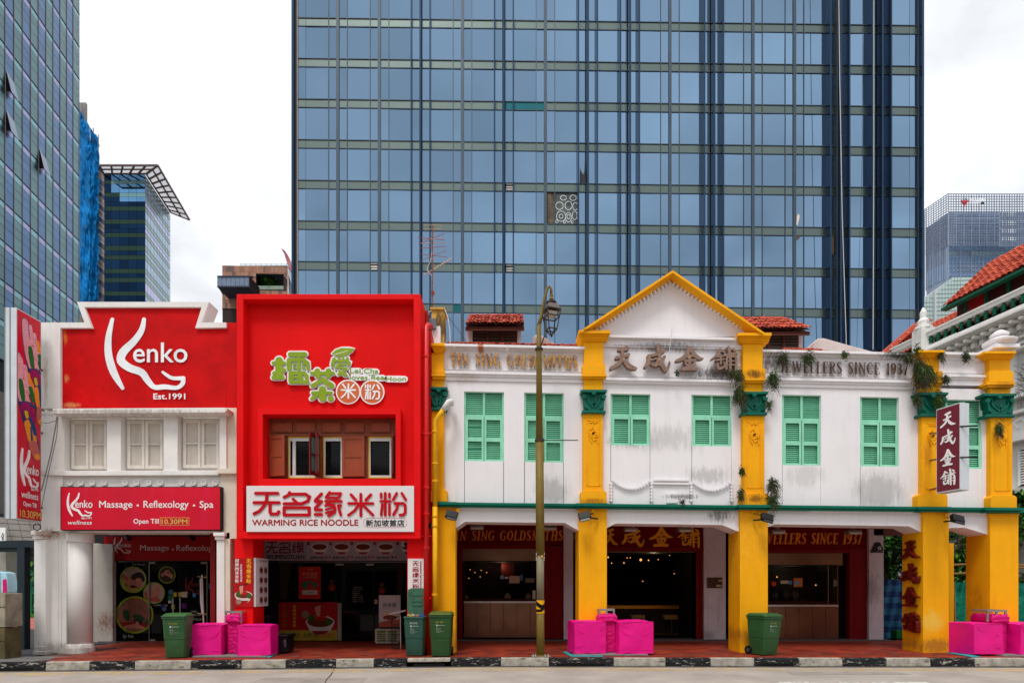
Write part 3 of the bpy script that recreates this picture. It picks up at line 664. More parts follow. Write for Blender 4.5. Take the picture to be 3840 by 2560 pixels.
for i in range(len(vx)-1):
    for j in range(len(rowf)-1):
        a, b = rowf[j], rowf[j+1]; m = fg3 if (b <= 565 or (i == 1 and a == 612-0) or (i in (1, 2) and a in (710, 740))) else (fg2 if a == 612 else fg1)
        if i == 3 and b > 405 and a < 335 and False: continue
        if i >= 4 and a < 565 and i == 4 and j % 2 == 0: continue
        c = MF((vx[i]+vx[i+1])/2, (a+b)/2, -1.5 if b <= 565 else 0); rep('glass_panel', fu[m], c, ft, scale=((vx[i+1]-vx[i]-3)/2.09*YF/F, .2, (b-a-4)/2.09*YF/F))
MB().box(MF, 543, 575, 1300, 1200, -2, -.3).build('core', mat('far core', (148, 164, 188)), ft)
MB().box(MF, 610, 300, 935, 575, -3, -1.8).build('upper_core', mat('far core', (148, 164, 188)), ft)
def latt(Mx, x0, x1, y0, y1, nx, ny, f=lambda x: 0, w=1.5, nm='lattice_screen', wb=3):
    mb = MB()
    for i in range(nx+1):
        x = x0+(x1-x0)*i/nx; q = wb if i % 3 == 0 else w; mb.stroke(Mx, [(x, y0+f(x), q/2), (x, y1+f(x), q/2)], -.3, 0, False, 2)
    for j in range(ny+1):
        y = y0+(y1-y0)*j/ny; mb.stroke(Mx, [(x0, y+f(x0), w/2), (x1, y+f(x1), w/2)], -.25, .1, False, 2)
    return mb.build(nm, far_lat, ft)
M2 = front(YF-2.5, 2.0907, 3300, 650)
latt(M2, 540, 1198, 160, 300, 33, 7, wb=4); latt(M2, 540, 1198, 300, 565, 33, 14, w=1.0, wb=4); latt(front(YF-.5, 2.0907, 3300, 650), 540, 1198, 565, 810, 22, 8, w=1.2)
latt(front(YF-8, 2.0907, 3300, 650), 940, 1198, 300, 570, 16, 18, w=1.5)
# receding left flank
def MFl(x, y, d=0):
    t = (540-x)/195.0; Y = YF+30*t; return Vector((W(3300+x/2.0907, 0, Y).x-d, Y-d*.3, CZ-(650+y/2.0907-HY)*Y/F))
def fy(x): return (540-x)*.665
mb = MB()
for i in range(11):
    x = 540-i*19.5; mb.stroke(MFl, [(x, 160+fy(x), 1.6 if i % 3 == 0 else .8), (x, 810+fy(x)*.95, 1.6 if i % 3 == 0 else .8)], 0, .3, False, 2)
for j in range(22):
    y = 160+j*19; mb.stroke(MFl, [(540, y, .7), (345, y+fy(345)*(1-.018*j), .7)], 0, .4, False, 2)
mb.build('lattice_screen', far_lat, ft)
for j in range(8):
    for i in range(5):
        x0 = 540-i*37; x1 = x0-35; y0 = 300+j*64; g = 1-.045*j
        m = fg3 if (j < 4 or (1 <= i and 4 <= j < 6)) else fg1
        MB().prism(MFl, [(x1, y0+fy(x1)*g), (x0, y0+fy(x0)*g), (x0, y0+60+fy(x0)*g), (x1, y0+60+fy(x1)*g)], -1, -.6).build('glass_panel', m, ft)
MB().prism(MFl, [(345, 300+fy(345)), (540, 300), (540, 1300), (345, 1300)], -2.5, -1.2).build('flank_core', mat('far core', (148, 164, 188)), ft)
MB().stroke(front(YF+27, 2.0907, 3300, 650), [(348, 290, 5), (350, 1000, 5)], -1, 0, False).build('corner_post', mat('far post', (190, 192, 196)), ft)
# lower pale block
lb = thing('pale_glass_block', 'low pale green glass block in front of the distant lattice tower', 'building', W(3560, 2207, 182)-Vector((0, 0, 1.64)))
ML = front(180, 2.0907, 3300, 650)
MB().prism(ML, [(300, 1010), (570, 815), (900, 815), (900, 1300), (300, 1300)], -8, 0).build('wall', fg4, lb)
g2 = mat('far block joint', (140, 162, 166)); mb = MB()
for i in range(14): mb.stroke(ML, [(320+i*24, max(816, 1000-i*17.5), 1), (320+i*24, 1250, 1)], 0, .1, False, 2)
for j in range(10): mb.stroke(ML, [(max(570-j*45, 306), 840+j*34, 1), (800, 830+j*34, 1)], 0, .12, False, 2)
mb.build('joint_grid', g2, lb)
MB().box(ML, 430, 910, 442, 1250, 0, .8).build('corner_post', mat('far post', (190, 192, 196)), lb)
ft2 = thing('rooftop_sign', 'rooftop sign reading FRASERS PROPERTY with a red fan emblem on the lattice crown', 'sign', W(3666, 755, YF-3))
Msg = front(YF-3.3, 2.0907, 3300, 650)
text(Msg, 'FRASERS', 706, 199, 825, 221, .3, .05, fat=1.4).build('lettering', mat('sign white', (235, 238, 240)), ft2)
text(Msg, 'PROPERTY', 706, 225, 795, 238, .3, .02, fat=.6).build('lettering', mat('sign white', (235, 238, 240)), ft2)
MB().box(Msg, 790, 218, 818, 240, 0, .2).build('sign_backing', mat('sign dark', (60, 66, 82)), ft2)
e = MB()
e.prism(Msg, [(636,212),(668,212),(668,232),(664,250)], 0, .3).prism(Msg, [(700,212),(670,212),(670,232),(668,252)], 0, .31)
e.build('emblem', mat('emblem red', (178, 50, 62)), ft2)
MB().prism(Msg, [(652,208),(668,192),(684,208),(668,202)], 0, .3).build('emblem_top', mat('emblem grey', (120, 130, 140)), ft2)

# ------------------------------------------------------------- ornate white building across the side street
ow = thing('ornate_white_building', 'ornate white building with green balustrade, stucco cornice and red tiled roofs', 'building', Vector((19, 30, 0)))
XO = 1420.0; aO = (XO-CX)/F; cO = 24.8
def yO(px, out=0): return (cO-out)/((px-CX)/F-aO)
def PO(Y, z, out=0): return Vector((aO*Y+cO-out, Y, z))
def zO(y, px=3820, out=0): return CZ+(HY-y)*yO(px, out)/F
w_ow = mat('ornate white', (216, 214, 210), rough=.7, streak=.2, var=.05, stains=())
w_rel = mat('ornate relief', (226, 224, 220), rough=.7)
gr_b = mat('bottle green', (10, 84, 62), rough=.4)
def MO(out0=0):
    def M(Y, z, d=0): return PO(Y, z, out0+d)
    return M
mo = MO()
Ya, Yb = 18.0, 27.4
def strip(nm, z0, z1, d0, d1, m=w_ow, ya=Ya, yb=Yb):
    z0, z1 = [CZ+(z-CZ)*(cO-d1)/cO for z in (z0, z1)]
    return MB().prism(mo, [(ya, z0), (yb, z0), (yb, z1), (ya, z1)], d0, d1).build(nm, m, ow)
zt, zb = zO(1098), zO(1152)
strip('wall', 0, zO(1210), -.5, 0)
MB().prism(mo, [(Ya, 0), (Yb, 0), (Yb, zb-.1), (Ya, zb-.1)], -9, -.5).build('core', mat('ornate core', (190, 186, 180)), ow)
strip('rail', zO(1104), zO(1086), -.05, .3); strip('rail_cap', zO(1086), zO(1080), -.1, .38)
strip('base_rail', zO(1158), zO(1146), 0, .45, w_rel)
for k, (y0, y1, o) in enumerate([(1166, 1158, .95), (1174, 1166, .85), (1184, 1174, .7), (1236, 1216, .2)]): strip('cornice_band', zO(y0), zO(y1), 0, o, w_ow)
bal = MB(); h = zO(1104)-zO(1146)
bal.lathe((0, 0, 0), [(.10, 0), (.10, .06*h), (.05, .12*h), (.11, .3*h), (.12, .4*h), (.06, .62*h), (.045, .8*h), (.09, .9*h), (.09, h)], 10)
bm_ = meshof(bal, 'baluster', gr_b, True)
dm = unit('dentil', w_rel)
Y = yO(3492, .15)
k = 0
while Y > Ya+.3:
    rep('baluster', bm_, PO(Y, zO(1146), .15), ow); Y -= .33; k += 1
Y = Yb-.2
while Y > Ya:
    rep('dentil', dm, PO(Y, CZ+(zO(1226)-CZ)*.984, .32), ow, scale=(.24, .17, .2)); rep('bracket', dm, PO(Y, CZ+(zO(1199)-CZ)*.975, .55), ow, scale=(.5, .12, .1)); Y -= .34
# pedestal with small obelisk at the rail's end
pd = yO(3462, .2)
MB().wbox(PO(pd, 0, .5).x, PO(pd, 0, -.1).x, pd-.3, pd+.3, zb-.2, zt+.25).build('pedestal', w_ow, ow)
MB().lathe(PO(pd, zt+.25, .2), [(.36, 0), (.36, .1), (.2, .16), (.24, .35), (.13, .5), (.14, .75), (.05, .95), (.01, 1.0)], 8).build('finial', w_rel, ow)
# relief on frieze, arch, ledges, shuttered window
rel = MB()
for i in range(5):
    Yc = 19.2+i*1.25; zc = zO(1243)
    for t in range(5):
        a = t*1.3; rel.stroke(mo, [(Yc-.5+.25*t, zc, .03), (Yc-.42+.25*t, zc+.2, .05), (Yc-.3+.25*t, zc+.05, .04), (Yc-.35+.25*t, zc-.12, .03)], 0, .06)
rel.build('stucco_scrolls', w_rel, ow)
for yc in (1262, 1285, 1302): strip('ledge', zO(yc+6), zO(yc-2), 0, .25 if yc != 1302 else .4)
strip('ledge', zO(1488), zO(1474), 0, .45); strip('ledge', zO(1545), zO(1535), 0, .3); strip('ledge', zO(1650), zO(1625), 0, .4); strip('ledge', zO(1846), zO(1828), 0, .5)
rel = MB()
for i in range(10):
    Yc = 18.4+i*.7; zc = zO(1590)
    rel.stroke(mo, [(Yc, zc-.1, .03), (Yc+.15, zc+.18, .06), (Yc+.4, zc+.1, .05), (Yc+.3, zc-.15, .03)], 0, .07)
rel.build('stucco_garland', w_rel, ow)
ar = MB()
for rr_ in (1.15, 1.0, .85): ar.stroke(mo, [(25.6+rr_*math.cos(t*math.pi/10), zO(1222)-1.35+rr_*1.1*math.sin(t*math.pi/10), .05) for t in range(11)], 0, .08+.05*rr_)
ar.build('arch_moulding', w_rel, ow)
for yy in (18.6, 20.55, 22.6):
    MB().prism(mo, [(yy, zO(1620)), (yy+.28, zO(1620)), (yy+.28, zO(1300)), (yy, zO(1300))], 0, .18).build('pilaster', w_rel, ow)
    MB().prism(mo, [(yy+.5, zO(1824)), (yy+1.6, zO(1824)), (yy+1.6, zO(1690)), (yy+.5, zO(1690))], 0, .05).build('window_recess', mat('dark recess', (52, 54, 58)), ow)
    for q in range(2):
        fr = MB()
        for (p, r) in ((yy+.52+q*.56, yy+.58+q*.56), (yy+.98+q*.56, yy+1.04+q*.56)): fr.prism(mo, [(p, zO(1822)), (r, zO(1822)), (r, zO(1692)), (p, zO(1692))], .05, .12)
        fr.build('shutter_frame', w_rel, ow)
        sl_ = MB()
        for t in range(13):
            z = zO(1820)+(zO(1694)-zO(1820))*(t+.2)/13; sl_.prism(mo, [(yy+.58+q*.56, z), (yy+.98+q*.56, z), (yy+.98+q*.56, z+.06), (yy+.58+q*.56, z+.06)], .05, .1)
        o = sl_.build('shutter_slats', w_rel, ow); o['kind'] = 'stuff'
    MB().prism(mo, [(yy+.4, zO(1560)), (yy+1.7, zO(1560)), (yy+1.7, zO(1320)), (yy+.4, zO(1320))], 0, .03).build('window_recess', mat('pale recess', (176, 178, 176)), ow)
strip('plinth_band', zO(1990), zO(1860), 0, .06, mat('ornate grey', (128, 132, 138)))
# pier and window column that stick out beside the goldsmith corner
# tiled roofs
tile_m = [mat('clay tile %d' % i, c, rough=.75, var=.18, vs=4) for i, c in enumerate([(176, 70, 48), (190, 84, 58), (158, 58, 42), (200, 96, 70)])]
def tilemesh(w, l, m, nm='roof_tile'):
    mb = MB(); n = 4
    for s in range(2):
        y = s*l; rr2 = w*.5*(1.0 if s == 0 else .86)
        for i in range(n+1):
            a = math.pi*i/n; mb.v.append((-rr2*math.cos(a), y, rr2*math.sin(a)*.75+(.03 if s == 0 else 0)))
    for i in range(n): mb.f.append((i, i+1, i+n+2, i+n+1))
    for i in range(n+1):
        a = math.pi*i/n; mb.v.append((-w*.36*math.cos(a), 0, w*.36*math.sin(a)*.75+.03))
    b = 2*(n+1)
    for i in range(n): mb.f.append((i+1, i, b+i, b+i+1))
    return meshof(mb, nm, m)
def roofplane(par, o, ex, up, nx, ny, w, l, under, cap=9999):
    """tiles laid on a plane: o corner at the eave, ex along the eave, up up the slope (unit vectors)"""
    ex = ex.normalized(); up = up.normalized(); nrm = ex.cross(up).normalized()
    if nrm.z < 0: nrm = -nrm
    ms = [tilemesh(w*1.02, l*1.1, m) for m in tile_m[:3]+[tile_m[1]]]
    R3 = Matrix((ex, up, nrm)).transposed(); eu = R3.to_euler()
    rest_ = MB(); cnt_ = 0
    for j in range(ny):
        for i in range(nx):
            p = o+ex*w*(i+.5)+up*l*j+nrm*(.02+.012*((i*7+j*3) % 3)); cnt_ += 1
            if cnt_ > cap:
                me_ = ms[(i*5+j*3) % 4]; b0 = len(rest_.v); rest_.v += [tuple(p+R3 @ v.co) for v in me_.vertices]; rest_.f += [tuple(b0+k for k in g.vertices) for g in me_.polygons]; continue
            rep('roof_tile', random.choice(ms), p, par, rot=(eu.x+random.uniform(-.03, .03), eu.y, eu.z+random.uniform(-.02, .02)))
    if rest_.v: o2 = rest_.build('roof_tiles', tile_m[1], par); o2['kind'] = 'stuff'
    q = [o, o+ex*w*nx, o+ex*w*nx+up*l*ny, o+up*l*ny]
    MB().poly(q).poly([v-nrm*.08 for v in q][::-1]).build('roof_deck', under, par)
und = mat('tile bed', (92, 38, 28), rough=.8, var=.3, vs=6)
# upper roof (runs back along the side street)
oe = 0.2; pe0 = PO(17.9, zO(1012, 3820, -.2), -oe); ye = yO(3538, -oe); pe1 = PO(ye, pe0.z, -oe)
exv = (pe0-pe1); n1 = int(exv.length/.22)
roofplane(ow, pe1, exv, Vector((.62, .62*.2326, .55)), n1, 11, .22, .31, und, 230)
MB().bar(pe1-Vector((0, 0, .12)), pe0-Vector((0, 0, .12)), .1, .3).build('eave_board', gr_b, ow)
wl = MB(); z1 = pe0.z-.1; z0 = zO(1085)-.2
wl.prism(mo, [(17.9, z0-.9), (ye+.1, z0-.9), (ye+.1, z1+.5), (17.9, z1+.5)], -1.5, -.9); wl.build('clerestory', mat('dark maroon', (64, 24, 22)), ow)
for i in range(9):
    yy = 18.2+i*.85; MB().prism(mo, [(yy, z0), (yy+.12, z0), (yy+.12, z1+.4), (yy, z1+.4)], -.9, -.84).build('clerestory_post', gr_b, ow)
    if i % 3 == 1: MB().prism(mo, [(yy+.12, z0+.2), (yy+.85, z0+.2), (yy+.85, z1+.3), (yy+.12, z1+.3)], -.9, -.87).build('clerestory_panel', mat('barn red', (140, 20, 16)), ow)
# lower roof behind the balustrade
pl0 = PO(Ya, zO(1120), -.35); pl1 = PO(27.6, zO(1120), -.35)
roofplane(ow, pl1, pl0-pl1, Vector((.8, .8*.2326, .75)), 43, 8, .22, .3, und, 0)
# hip end roof at the far end, with painted flashing
hp = [W(3290, 1345, 29), W(3447, 1200, 29), W(3478, 1212, 29), W(3490, 1240, 27.6), W(3400, 1345, 27.6)]
MB().prism(front(28.3), [(3290, 1352), (3450, 1206), (3482, 1216), (3482, 1352)], -.2, 0).build('roof_deck', und, ow)
hm_ = [tilemesh(.24, .3, m) for m in tile_m[:3]]
for j in range(16):
    for i in range(12):
        x, y = 3318+i*15+j*10, 1346-j*9-i*1.2
        if x < 3486 and y > 1208+max(0, 3450-x)*.98 and (i+j) < 17: rep('roof_tile', random.choice(hm_), W(x, y, 28.0-j*.0), ow, rot=(.85, random.uniform(-.03, .03), -.55))
fs = MB(); fs.stroke(front(28.0), [(3286, 1350, 8), (3450, 1208, 8)], -.3, .1, False); fs.build('flashing', mat('flashing red', (196, 88, 66), rough=.6), ow)
for i in range(5): MB().disc(front(27.85), 3316+i*30, 1322-i*26, 2.2, 0, .05).build('bolt', mat('bolt grey', (200, 190, 180)), ow)
# ------------------------------------------------------------- ground, road, kerb, pavement
asph = mat('road surface', (172, 163, 154), rough=.85, var=.12, vs=1.1, streak=.0, bump=.5, bs=140, k=.92, spec=.25)
def sheet(nm, pts, z, m):
    mb = MB(); mb.poly([(x, y, z) for x, y in pts]); o = mb.build(nm, m); o['kind'] = 'structure'; return o
sheet('ground', [(-600, -300), (600, -300), (600, 900), (-600, 900)], -.23, mat('ground', (120, 114, 106), rough=.9, var=.1, vs=.2))
KP = [(-40, 10.9), (-20, 12.25), (-11.45, 12.82), (-6.26, 13.2), (-1.08, 13.65), (5, 13.62), (12.1, 13.58), (40, 13.4)]
def Yk(X):
    for (a, b), (c, d) in zip(KP[:-1], KP[1:]):
        if X <= c: return b+(d-b)*(X-a)/(c-a)
    return KP[-1][1]
sheet('road', [(x, y-.01) for x, y in KP]+[(40, -6), (-40, -6)], -.2, asph)
# worn yellow lines and white dashes
def paint(name, c, thr=.5):
    m = bpy.data.materials.new(name); m.use_nodes = True; t = m.node_tree; l = t.links.new; b = t.nodes['Principled BSDF']
    b.inputs['Base Color'].default_value = lin(c); b.inputs['Roughness'].default_value = .8
    g = N(t, 'ShaderNodeNewGeometry'); n = N(t, 'ShaderNodeTexNoise', i_Scale=3.2, i_Detail=8, i_Roughness=.75); l(g.outputs['Position'], n.inputs['Vector'])
    r = N(t, 'ShaderNodeMapRange'); l(n.outputs[0], r.inputs[0]); r.inputs[1].default_value = thr-.03; r.inputs[2].default_value = thr+.06
    l(r.outputs[0], b.inputs['Alpha']); return m
py_ = paint('worn yellow paint', (222, 178, 70), .47)
def lineoff(off, w, x0, x1, nm, m, z=-.195):
    xs_ = [x0+(x1-x0)*i/30 for i in range(31)]; mb = MB()
    for p, q in zip(xs_[:-1], xs_[1:]): mb.poly([(p, Yk(p)-off-w, z), (q, Yk(q)-off-w, z), (q, Yk(q)-off, z), (p, Yk(p)-off, z)])
    o = mb.build(nm, m); o['kind'] = 'structure'; return o
lineoff(.36, .07, -14, 16, 'yellow_line', py_); lineoff(.60, .07, -14, 16, 'yellow_line', py_)
pw = paint('worn white paint', (205, 202, 196), .46)
for x0, x1 in ((2905, 2990), (3000, 3045), (3130, 3200), (3245, 3460)):
    a, b = W(x0, 2553, 11.43).x, W(x1, 2553, 11.43).x; sheet('white_line', [(a, 11.2), (b, 11.2), (b, 11.34), (a, 11.34)], -.195, pw)
# long crack with bitumen
cr = MB(); pts = [(1253, 2509), (1246, 2520), (1240, 2531), (1226, 2545), (1214, 2570)]
def gm(x, y, d=0):
    Y = 1.84*F/(y-HY); return W(x, y, Y)+Vector((0, 0, .004+d))
cr.stroke(gm, [(x, y, 1.6) for x, y in pts], 0, 0, False); o = cr.build('road_crack', mat('bitumen', (42, 40, 40))); o['kind'] = 'structure'
# gutter strip
gt = mat('gutter', (96, 88, 80), rough=.9, var=.3, vs=2, streak=.0)
lineoff(.0, .16, -14, 16, 'gutter', gt, -.196)
# kerb
kx = [(-140,163,0),(163,331,1),(331,500,0),(500,714,1),(714,902,0),(902,1071,1),(1071,1257,0),(1257,1402,1),(1402,1526,0),(1526,1690,2),(1690,1877,0),(1877,2060,1),(2060,2301,0),(2301,2498,1),(2498,2665,0),(2665,2831,1),(2831,2997,0),(2997,3162,1),(3162,3325,0),(3325,3492,1),(3492,3657,0),(3657,3850,1),(3850,4020,0)]
kw = mat('kerb white', (196, 190, 178), rough=.85, var=.2, vs=5, bump=.6, bs=50, streak=.35, streakscale=4, k=.85)
kb = mat('kerb black', (38, 38, 40), rough=.8, var=.4, vs=7, bump=.6, bs=50, grime=(200, 192, 180), streak=.0)
def worn(name, base, chip, thr):
    m = mat(name, base, rough=.85, var=.25, vs=6, bump=.6, bs=50); t = m.node_tree; l = t.links.new; b = t.nodes['Principled BSDF']
    src = b.inputs['Base Color'].links[0].from_socket; g = N(t, 'ShaderNodeNewGeometry')
    n = N(t, 'ShaderNodeTexNoise', i_Scale=11, i_Detail=9, i_Roughness=.75); mp = N(t, 'ShaderNodeMapping'); mp.inputs['Scale'].default_value = (.5, 1, 1.6); l(g.outputs['Position'], mp.inputs[0]); l(mp.outputs[0], n.inputs['Vector'])
    r = N(t, 'ShaderNodeMapRange'); l(n.outputs[0], r.inputs[0]); r.inputs[1].default_value = thr; r.inputs[2].default_value = thr+.05
    x = N(t, 'ShaderNodeMix', data_type='RGBA'); l(r.outputs[0], x.inputs[0]); l(src, x.inputs[6]); x.inputs[7].default_value = lin(chip); l(x.outputs[2], b.inputs['Base Color']); return m
kw = worn('kerb white worn', (172, 166, 154), (92, 84, 72), .57); kb = worn('kerb black worn', (34, 34, 37), (176, 168, 156), .555)
ks = thing('kerb', 'kerb painted in worn black and white blocks along the road', 'kerb', (0, 13.5, -.2)); del ks['category']; del ks['label']; ks['kind'] = 'structure'
def gx(px, y=2470):
    X = W(px, y, 13.5).x; return W(px, y, Yk(X)).x
for (a, b, t) in kx:
    x0, x1 = gx(a)+.008, gx(b)-.008; mb = MB(); n = 4
    zlo = -.2 if t != 2 else -.09
    for i in range(n):
        p, q = x0+(x1-x0)*i/n, x0+(x1-x0)*(i+1)/n
    zt_ = .0
    P = [(x0, Yk(x0)), (x1, Yk(x1)), (x1, Yk(x1)+.16), (x0, Yk(x0)+.16)]
    mb.v = [(x, y, zlo) for x, y in P]+[(x, y+.012*(i < 2), zt_) for i, (x, y) in enumerate(P)]
    mb.f = [(3, 2, 1, 0), (4, 5, 6, 7), (0, 1, 5, 4), (1, 2, 6, 5), (2, 3, 7, 6), (3, 0, 4, 7)]
    mb.build('kerb_stone', kb if t == 0 else kw, ks, bevel=.018)
for (a, b) in ((-20, 120), (745, 880), (1550, 1668), (2085, 2270), (2850, 2975)):
    x0, x1 = gx(a), gx(b); MB().poly([(x0, Yk(x0)-.004, -.195), (x1, Yk(x1)-.004, -.195), (x1, Yk(x1)-.004, -.125), (x0, Yk(x0)-.004, -.125)]).build('drain_slot', mat('drain dark', (14, 14, 14)), ks)
# pavement slab and tiles
pv = thing('pavement', '', '', (0, 16, 0)); del pv['category']; del pv['label']; pv['kind'] = 'structure'
sub = mat('pavement bed', (96, 66, 56), rough=.9, var=.2, vs=3)
mb = MB(); P = [(x, y+.15) for x, y in KP if -20 <= x <= 40]; mb.poly([(x, y, -.012) for x, y in [(-11.6, Yk(-11.6)+.15)]+P[2:]+[(40, 18.4), (-11.6, 18.4)]]).build('bedding', sub, pv)
tcol = [mat('red paving %d' % i, c, rough=.55, var=.2, vs=2.2, bump=.25, bs=80, stains=()) for i, c in enumerate([(136, 50, 34), (150, 56, 36), (122, 42, 30), (130, 58, 44)])]
s_ = .40; c45 = math.sqrt(.5)
tiles = []
def inside(x, y): return -10.9+(0 if y < 16 else -1.0) < x < 13.6 and y < 18.3
dmd = MB(); q = (s_-.012)/2; dmd.wbox(-q, q, -q, q, -.01, 0); dmds = [meshof(dmd, 'tile', m) for m in tcol]
step = s_; zz = 0
for i in range(-40, 60):
    for j in range(-40, 60):
        x = (i-j)*step*c45; y = 16+(i+j)*step*c45
        if inside(x, y) and y > Yk(x)+.78: tiles.append((x, y, 0))
tiles.sort(key=lambda t: t[1]+abs(t[0])*.02); rest = MB()
for n, (x, y, z) in enumerate(tiles):
    if n < 230: rep('tile', random.choice(dmds), (x, y, 0), pv, rot=(0, 0, R(45)))
    else:
        d = q*math.sqrt(2); rest.poly([(x-d, y, 0), (x, y-d, 0), (x+d, y, 0), (x, y+d, 0)])
o = rest.build('tiles', tcol[1], pv); o['kind'] = 'stuff'
# straight border tiles by the kerb
bt_ = unit('tile', tcol[1]); bt2 = unit('tile', tcol[0]); x = -10.6; k = 0
while x < 14:
    for r in range(2):
        y = Yk(x)+.19+r*.27; rep('tile', (bt_, bt2)[(k+r) % 2], (x+.25, y, -.006), pv, scale=(.488, .255, .01), rot=(0, 0, math.atan((Yk(x+.5)-Yk(x))/.5)))
    x += .5; k += 1
MB().poly([(-11.5, Yk(-11.5)+.74, .001), (14, Yk(14)+.70, .001), (14, Yk(14)+.73, .001), (-11.5, Yk(-11.5)+.77, .001)]).build('drain_line', mat('dark joint', (70, 52, 46), rough=.9, var=.3, vs=4), pv)
# left corner: metal grating, side street, cycle path, grass
sheet('grating', [(-13.6, 12.7), (-10.9, Yk(-10.9)+.17), (-10.6, 14.0), (-13.6, 14.0)], -.003, mat('grating', (112, 110, 108), rough=.6, var=.2, vs=12))
sheet('side_road', [(-70, 14), (-11.6, 14), (-11.6, 24), (-70, 24)], -.05, mat('dark asphalt', (60, 60, 64), rough=.85, var=.2, vs=2, bump=.4, bs=90))
sheet('red_path', [(-70, 24), (-12.4, 24), (-12.4, 33.5), (-70, 33.5)], -.045, mat('red path', (168, 96, 86), rough=.85, var=.12, vs=1))
sheet('grass_verge', [(-70, 33.5), (-12.4, 33.5), (-12.4, 48), (-70, 48)], -.04, mat('grass base', (74, 110, 38), rough=.9, var=.3, vs=3))
sheet('far_road', [(-90, 48), (-12.4, 48), (-12.4, 75), (-90, 75)], -.035, mat('pale road', (190, 188, 184), rough=.85))
sheet('side_street', [(13.4, 14.3), (60, 14.3), (60, 60), (13.4, 60)], -.05, mat('dark asphalt', (60, 60, 64)))
# grass blades
gb_ = MB()
for _ in range(5000):
    x = random.uniform(-40, -22); y = random.uniform(33.6, 47); h = random.uniform(.1, .25); a = random.uniform(0, 6.28)
    if not (-.92 < x/y < -.66): continue
    dx, dy = .03*math.cos(a), .03*math.sin(a); gb_.poly([(x-dx, y-dy, -.04), (x+dx, y+dy, -.04), (x+random.uniform(-.08, .08), y, h)])
o = gb_.build('grass', mat('grass blade', (96, 140, 40), rough=.8, var=.3, vs=2)); o['kind'] = 'stuff'

# road wear: patched strip, drain cover, fallen leaves
pt_ = mat('road patch', (150, 142, 134), rough=.9, var=.15, vs=2)
for x0, x1, y0, y1 in ((-5.2, -2.9, 11.0, 11.9), (6.0, 8.6, 12.3, 12.75)): sheet('road_patch', [(x0, y0), (x1, y0+.05), (x1-.1, y1), (x0+.1, y1)], -.1965, pt_)
lf_ = MB()
for _ in range(70):
    x = random.uniform(-11, 13); y = Yk(x)-random.uniform(.03, .25)**1; a = random.uniform(0, 6.28); s0 = random.uniform(.015, .035); lf_.poly([(x+s0*math.cos(a+q), y+s0*.6*math.sin(a+q), -.186) for q in (0, 1.6, 3.1, 4.7)])
o = lf_.build('gutter_litter', mat('dead leaf', (112, 74, 44), rough=.8, var=.4, vs=30)); o['kind'] = 'stuff'
# ------------------------------------------------------------- massage shophouse
white_off = mat('aged white plaster', (224, 220, 216), rough=.75, var=.04, vs=1.5, streak=.22, grime=(160, 148, 128), bump=.25, bs=30, k=1.06,
    stains=[(W(872, 1700, 14.6), .16, 2.2, (198, 128, 40), .75, 5, .62), (W(160, 1400, 14.5), .15, 1.6, (176, 120, 50), .5, 6, .66), (W(835, 1775, 14.3), .5, .12, (170, 120, 50), .6, 8, .6), (W(400, 1536, 14.2), 4, .1, (120, 110, 96), .6, 7, .6), (W(175, 2000, 14.6), .5, .25, (150, 100, 50), .6, 6, .6), (W(220, 2440, 14.6), 1.6, .35, (110, 100, 84), .5, 6, .58)])
rustw = mat('rust streaked plaster', (218, 208, 190), rough=.8, var=.05, streak=.8, grime=(196, 140, 62), bump=.25, bs=30, streakscale=5)
kred = mat('parapet red', (200, 8, 12), rough=.6, var=.16, vs=1.3, spec=.1, k=1.0, bump=.15, bs=25, stains=[(W(236, 1260, 14.6), .1, .4, (200, 110, 40), .8, 9, .6), (W(262, 1515, 14.6), .35, .12, (210, 140, 90), .8, 9, .58), (W(242, 1415, 14.6), .12, .2, (205, 130, 80), .8, 10, .62)])
kh = thing('massage_shophouse', 'white two-storey massage shophouse with a stepped red parapet at the corner', 'shophouse', (-8.5, 14.8, 0))
YK = 14.6; K = front(YK, 1.96, 0, 1100); K2 = front(YK, 2.01, 0, 1780)
# parapet body
MB().prism(K, [(302,213),(620,213),(565,62),(1537,62),(1480,213),(1663,213),(1663,838),(302,843)], -.55, -.09).build('parapet', white_off, kh)
MB().prism(K, [(443,253),(678,253),(620,100),(1482,100),(1435,253),(1667,253),(1660,838),(443,843)], -.09, -.07).build('red_panel', kred, kh)
rim = MB()
for pts in ([(565,62),(1537,62),(1482,100),(620,100)], [(565,62),(620,100),(678,253),(620,213)], [(302,213),(620,213),(678,253),(302,253)], [(1537,62),(1480,213),(1435,253),(1482,100)], [(1480,213),(1663,213),(1663,250),(1435,253)], [(302,253),(443,253),(443,843),(302,843)]):
    rim.prism(K, pts, -.09, 0)
rim.build('parapet_rim', white_off, kh)
MB().prism(K, [(1663,215),(1738,215),(1738,862),(1663,840)], -.5, -.06).build('red_side_wall', kred, kh)
ms = mat('sign white', (226, 224, 220), rough=.45, var=.02)
kl = thing('wall_logo_sign', 'big white hand drawn Kenko logo with Est.1991 on the red parapet', 'sign', K(1100, 500, 0))
raw(K, KENKO, -.065, -.05).build('logo', ms, kl)
text(K, 'enko', 980, 362, 1376, 506, -.045, .012, fat=2).build('lettering', ms, kl)
text(K, 'Est.1991', 1128, 735, 1361, 776, -.035, .02, fat=1.5).build('lettering', ms, kl)
# ledge
MB().prism(K, [(385,845),(1650,838),(1670,842),(1670,862),(1650,874),(385,882)], -.1, .28).build('ledge', white_off, kh, bevel=.01)
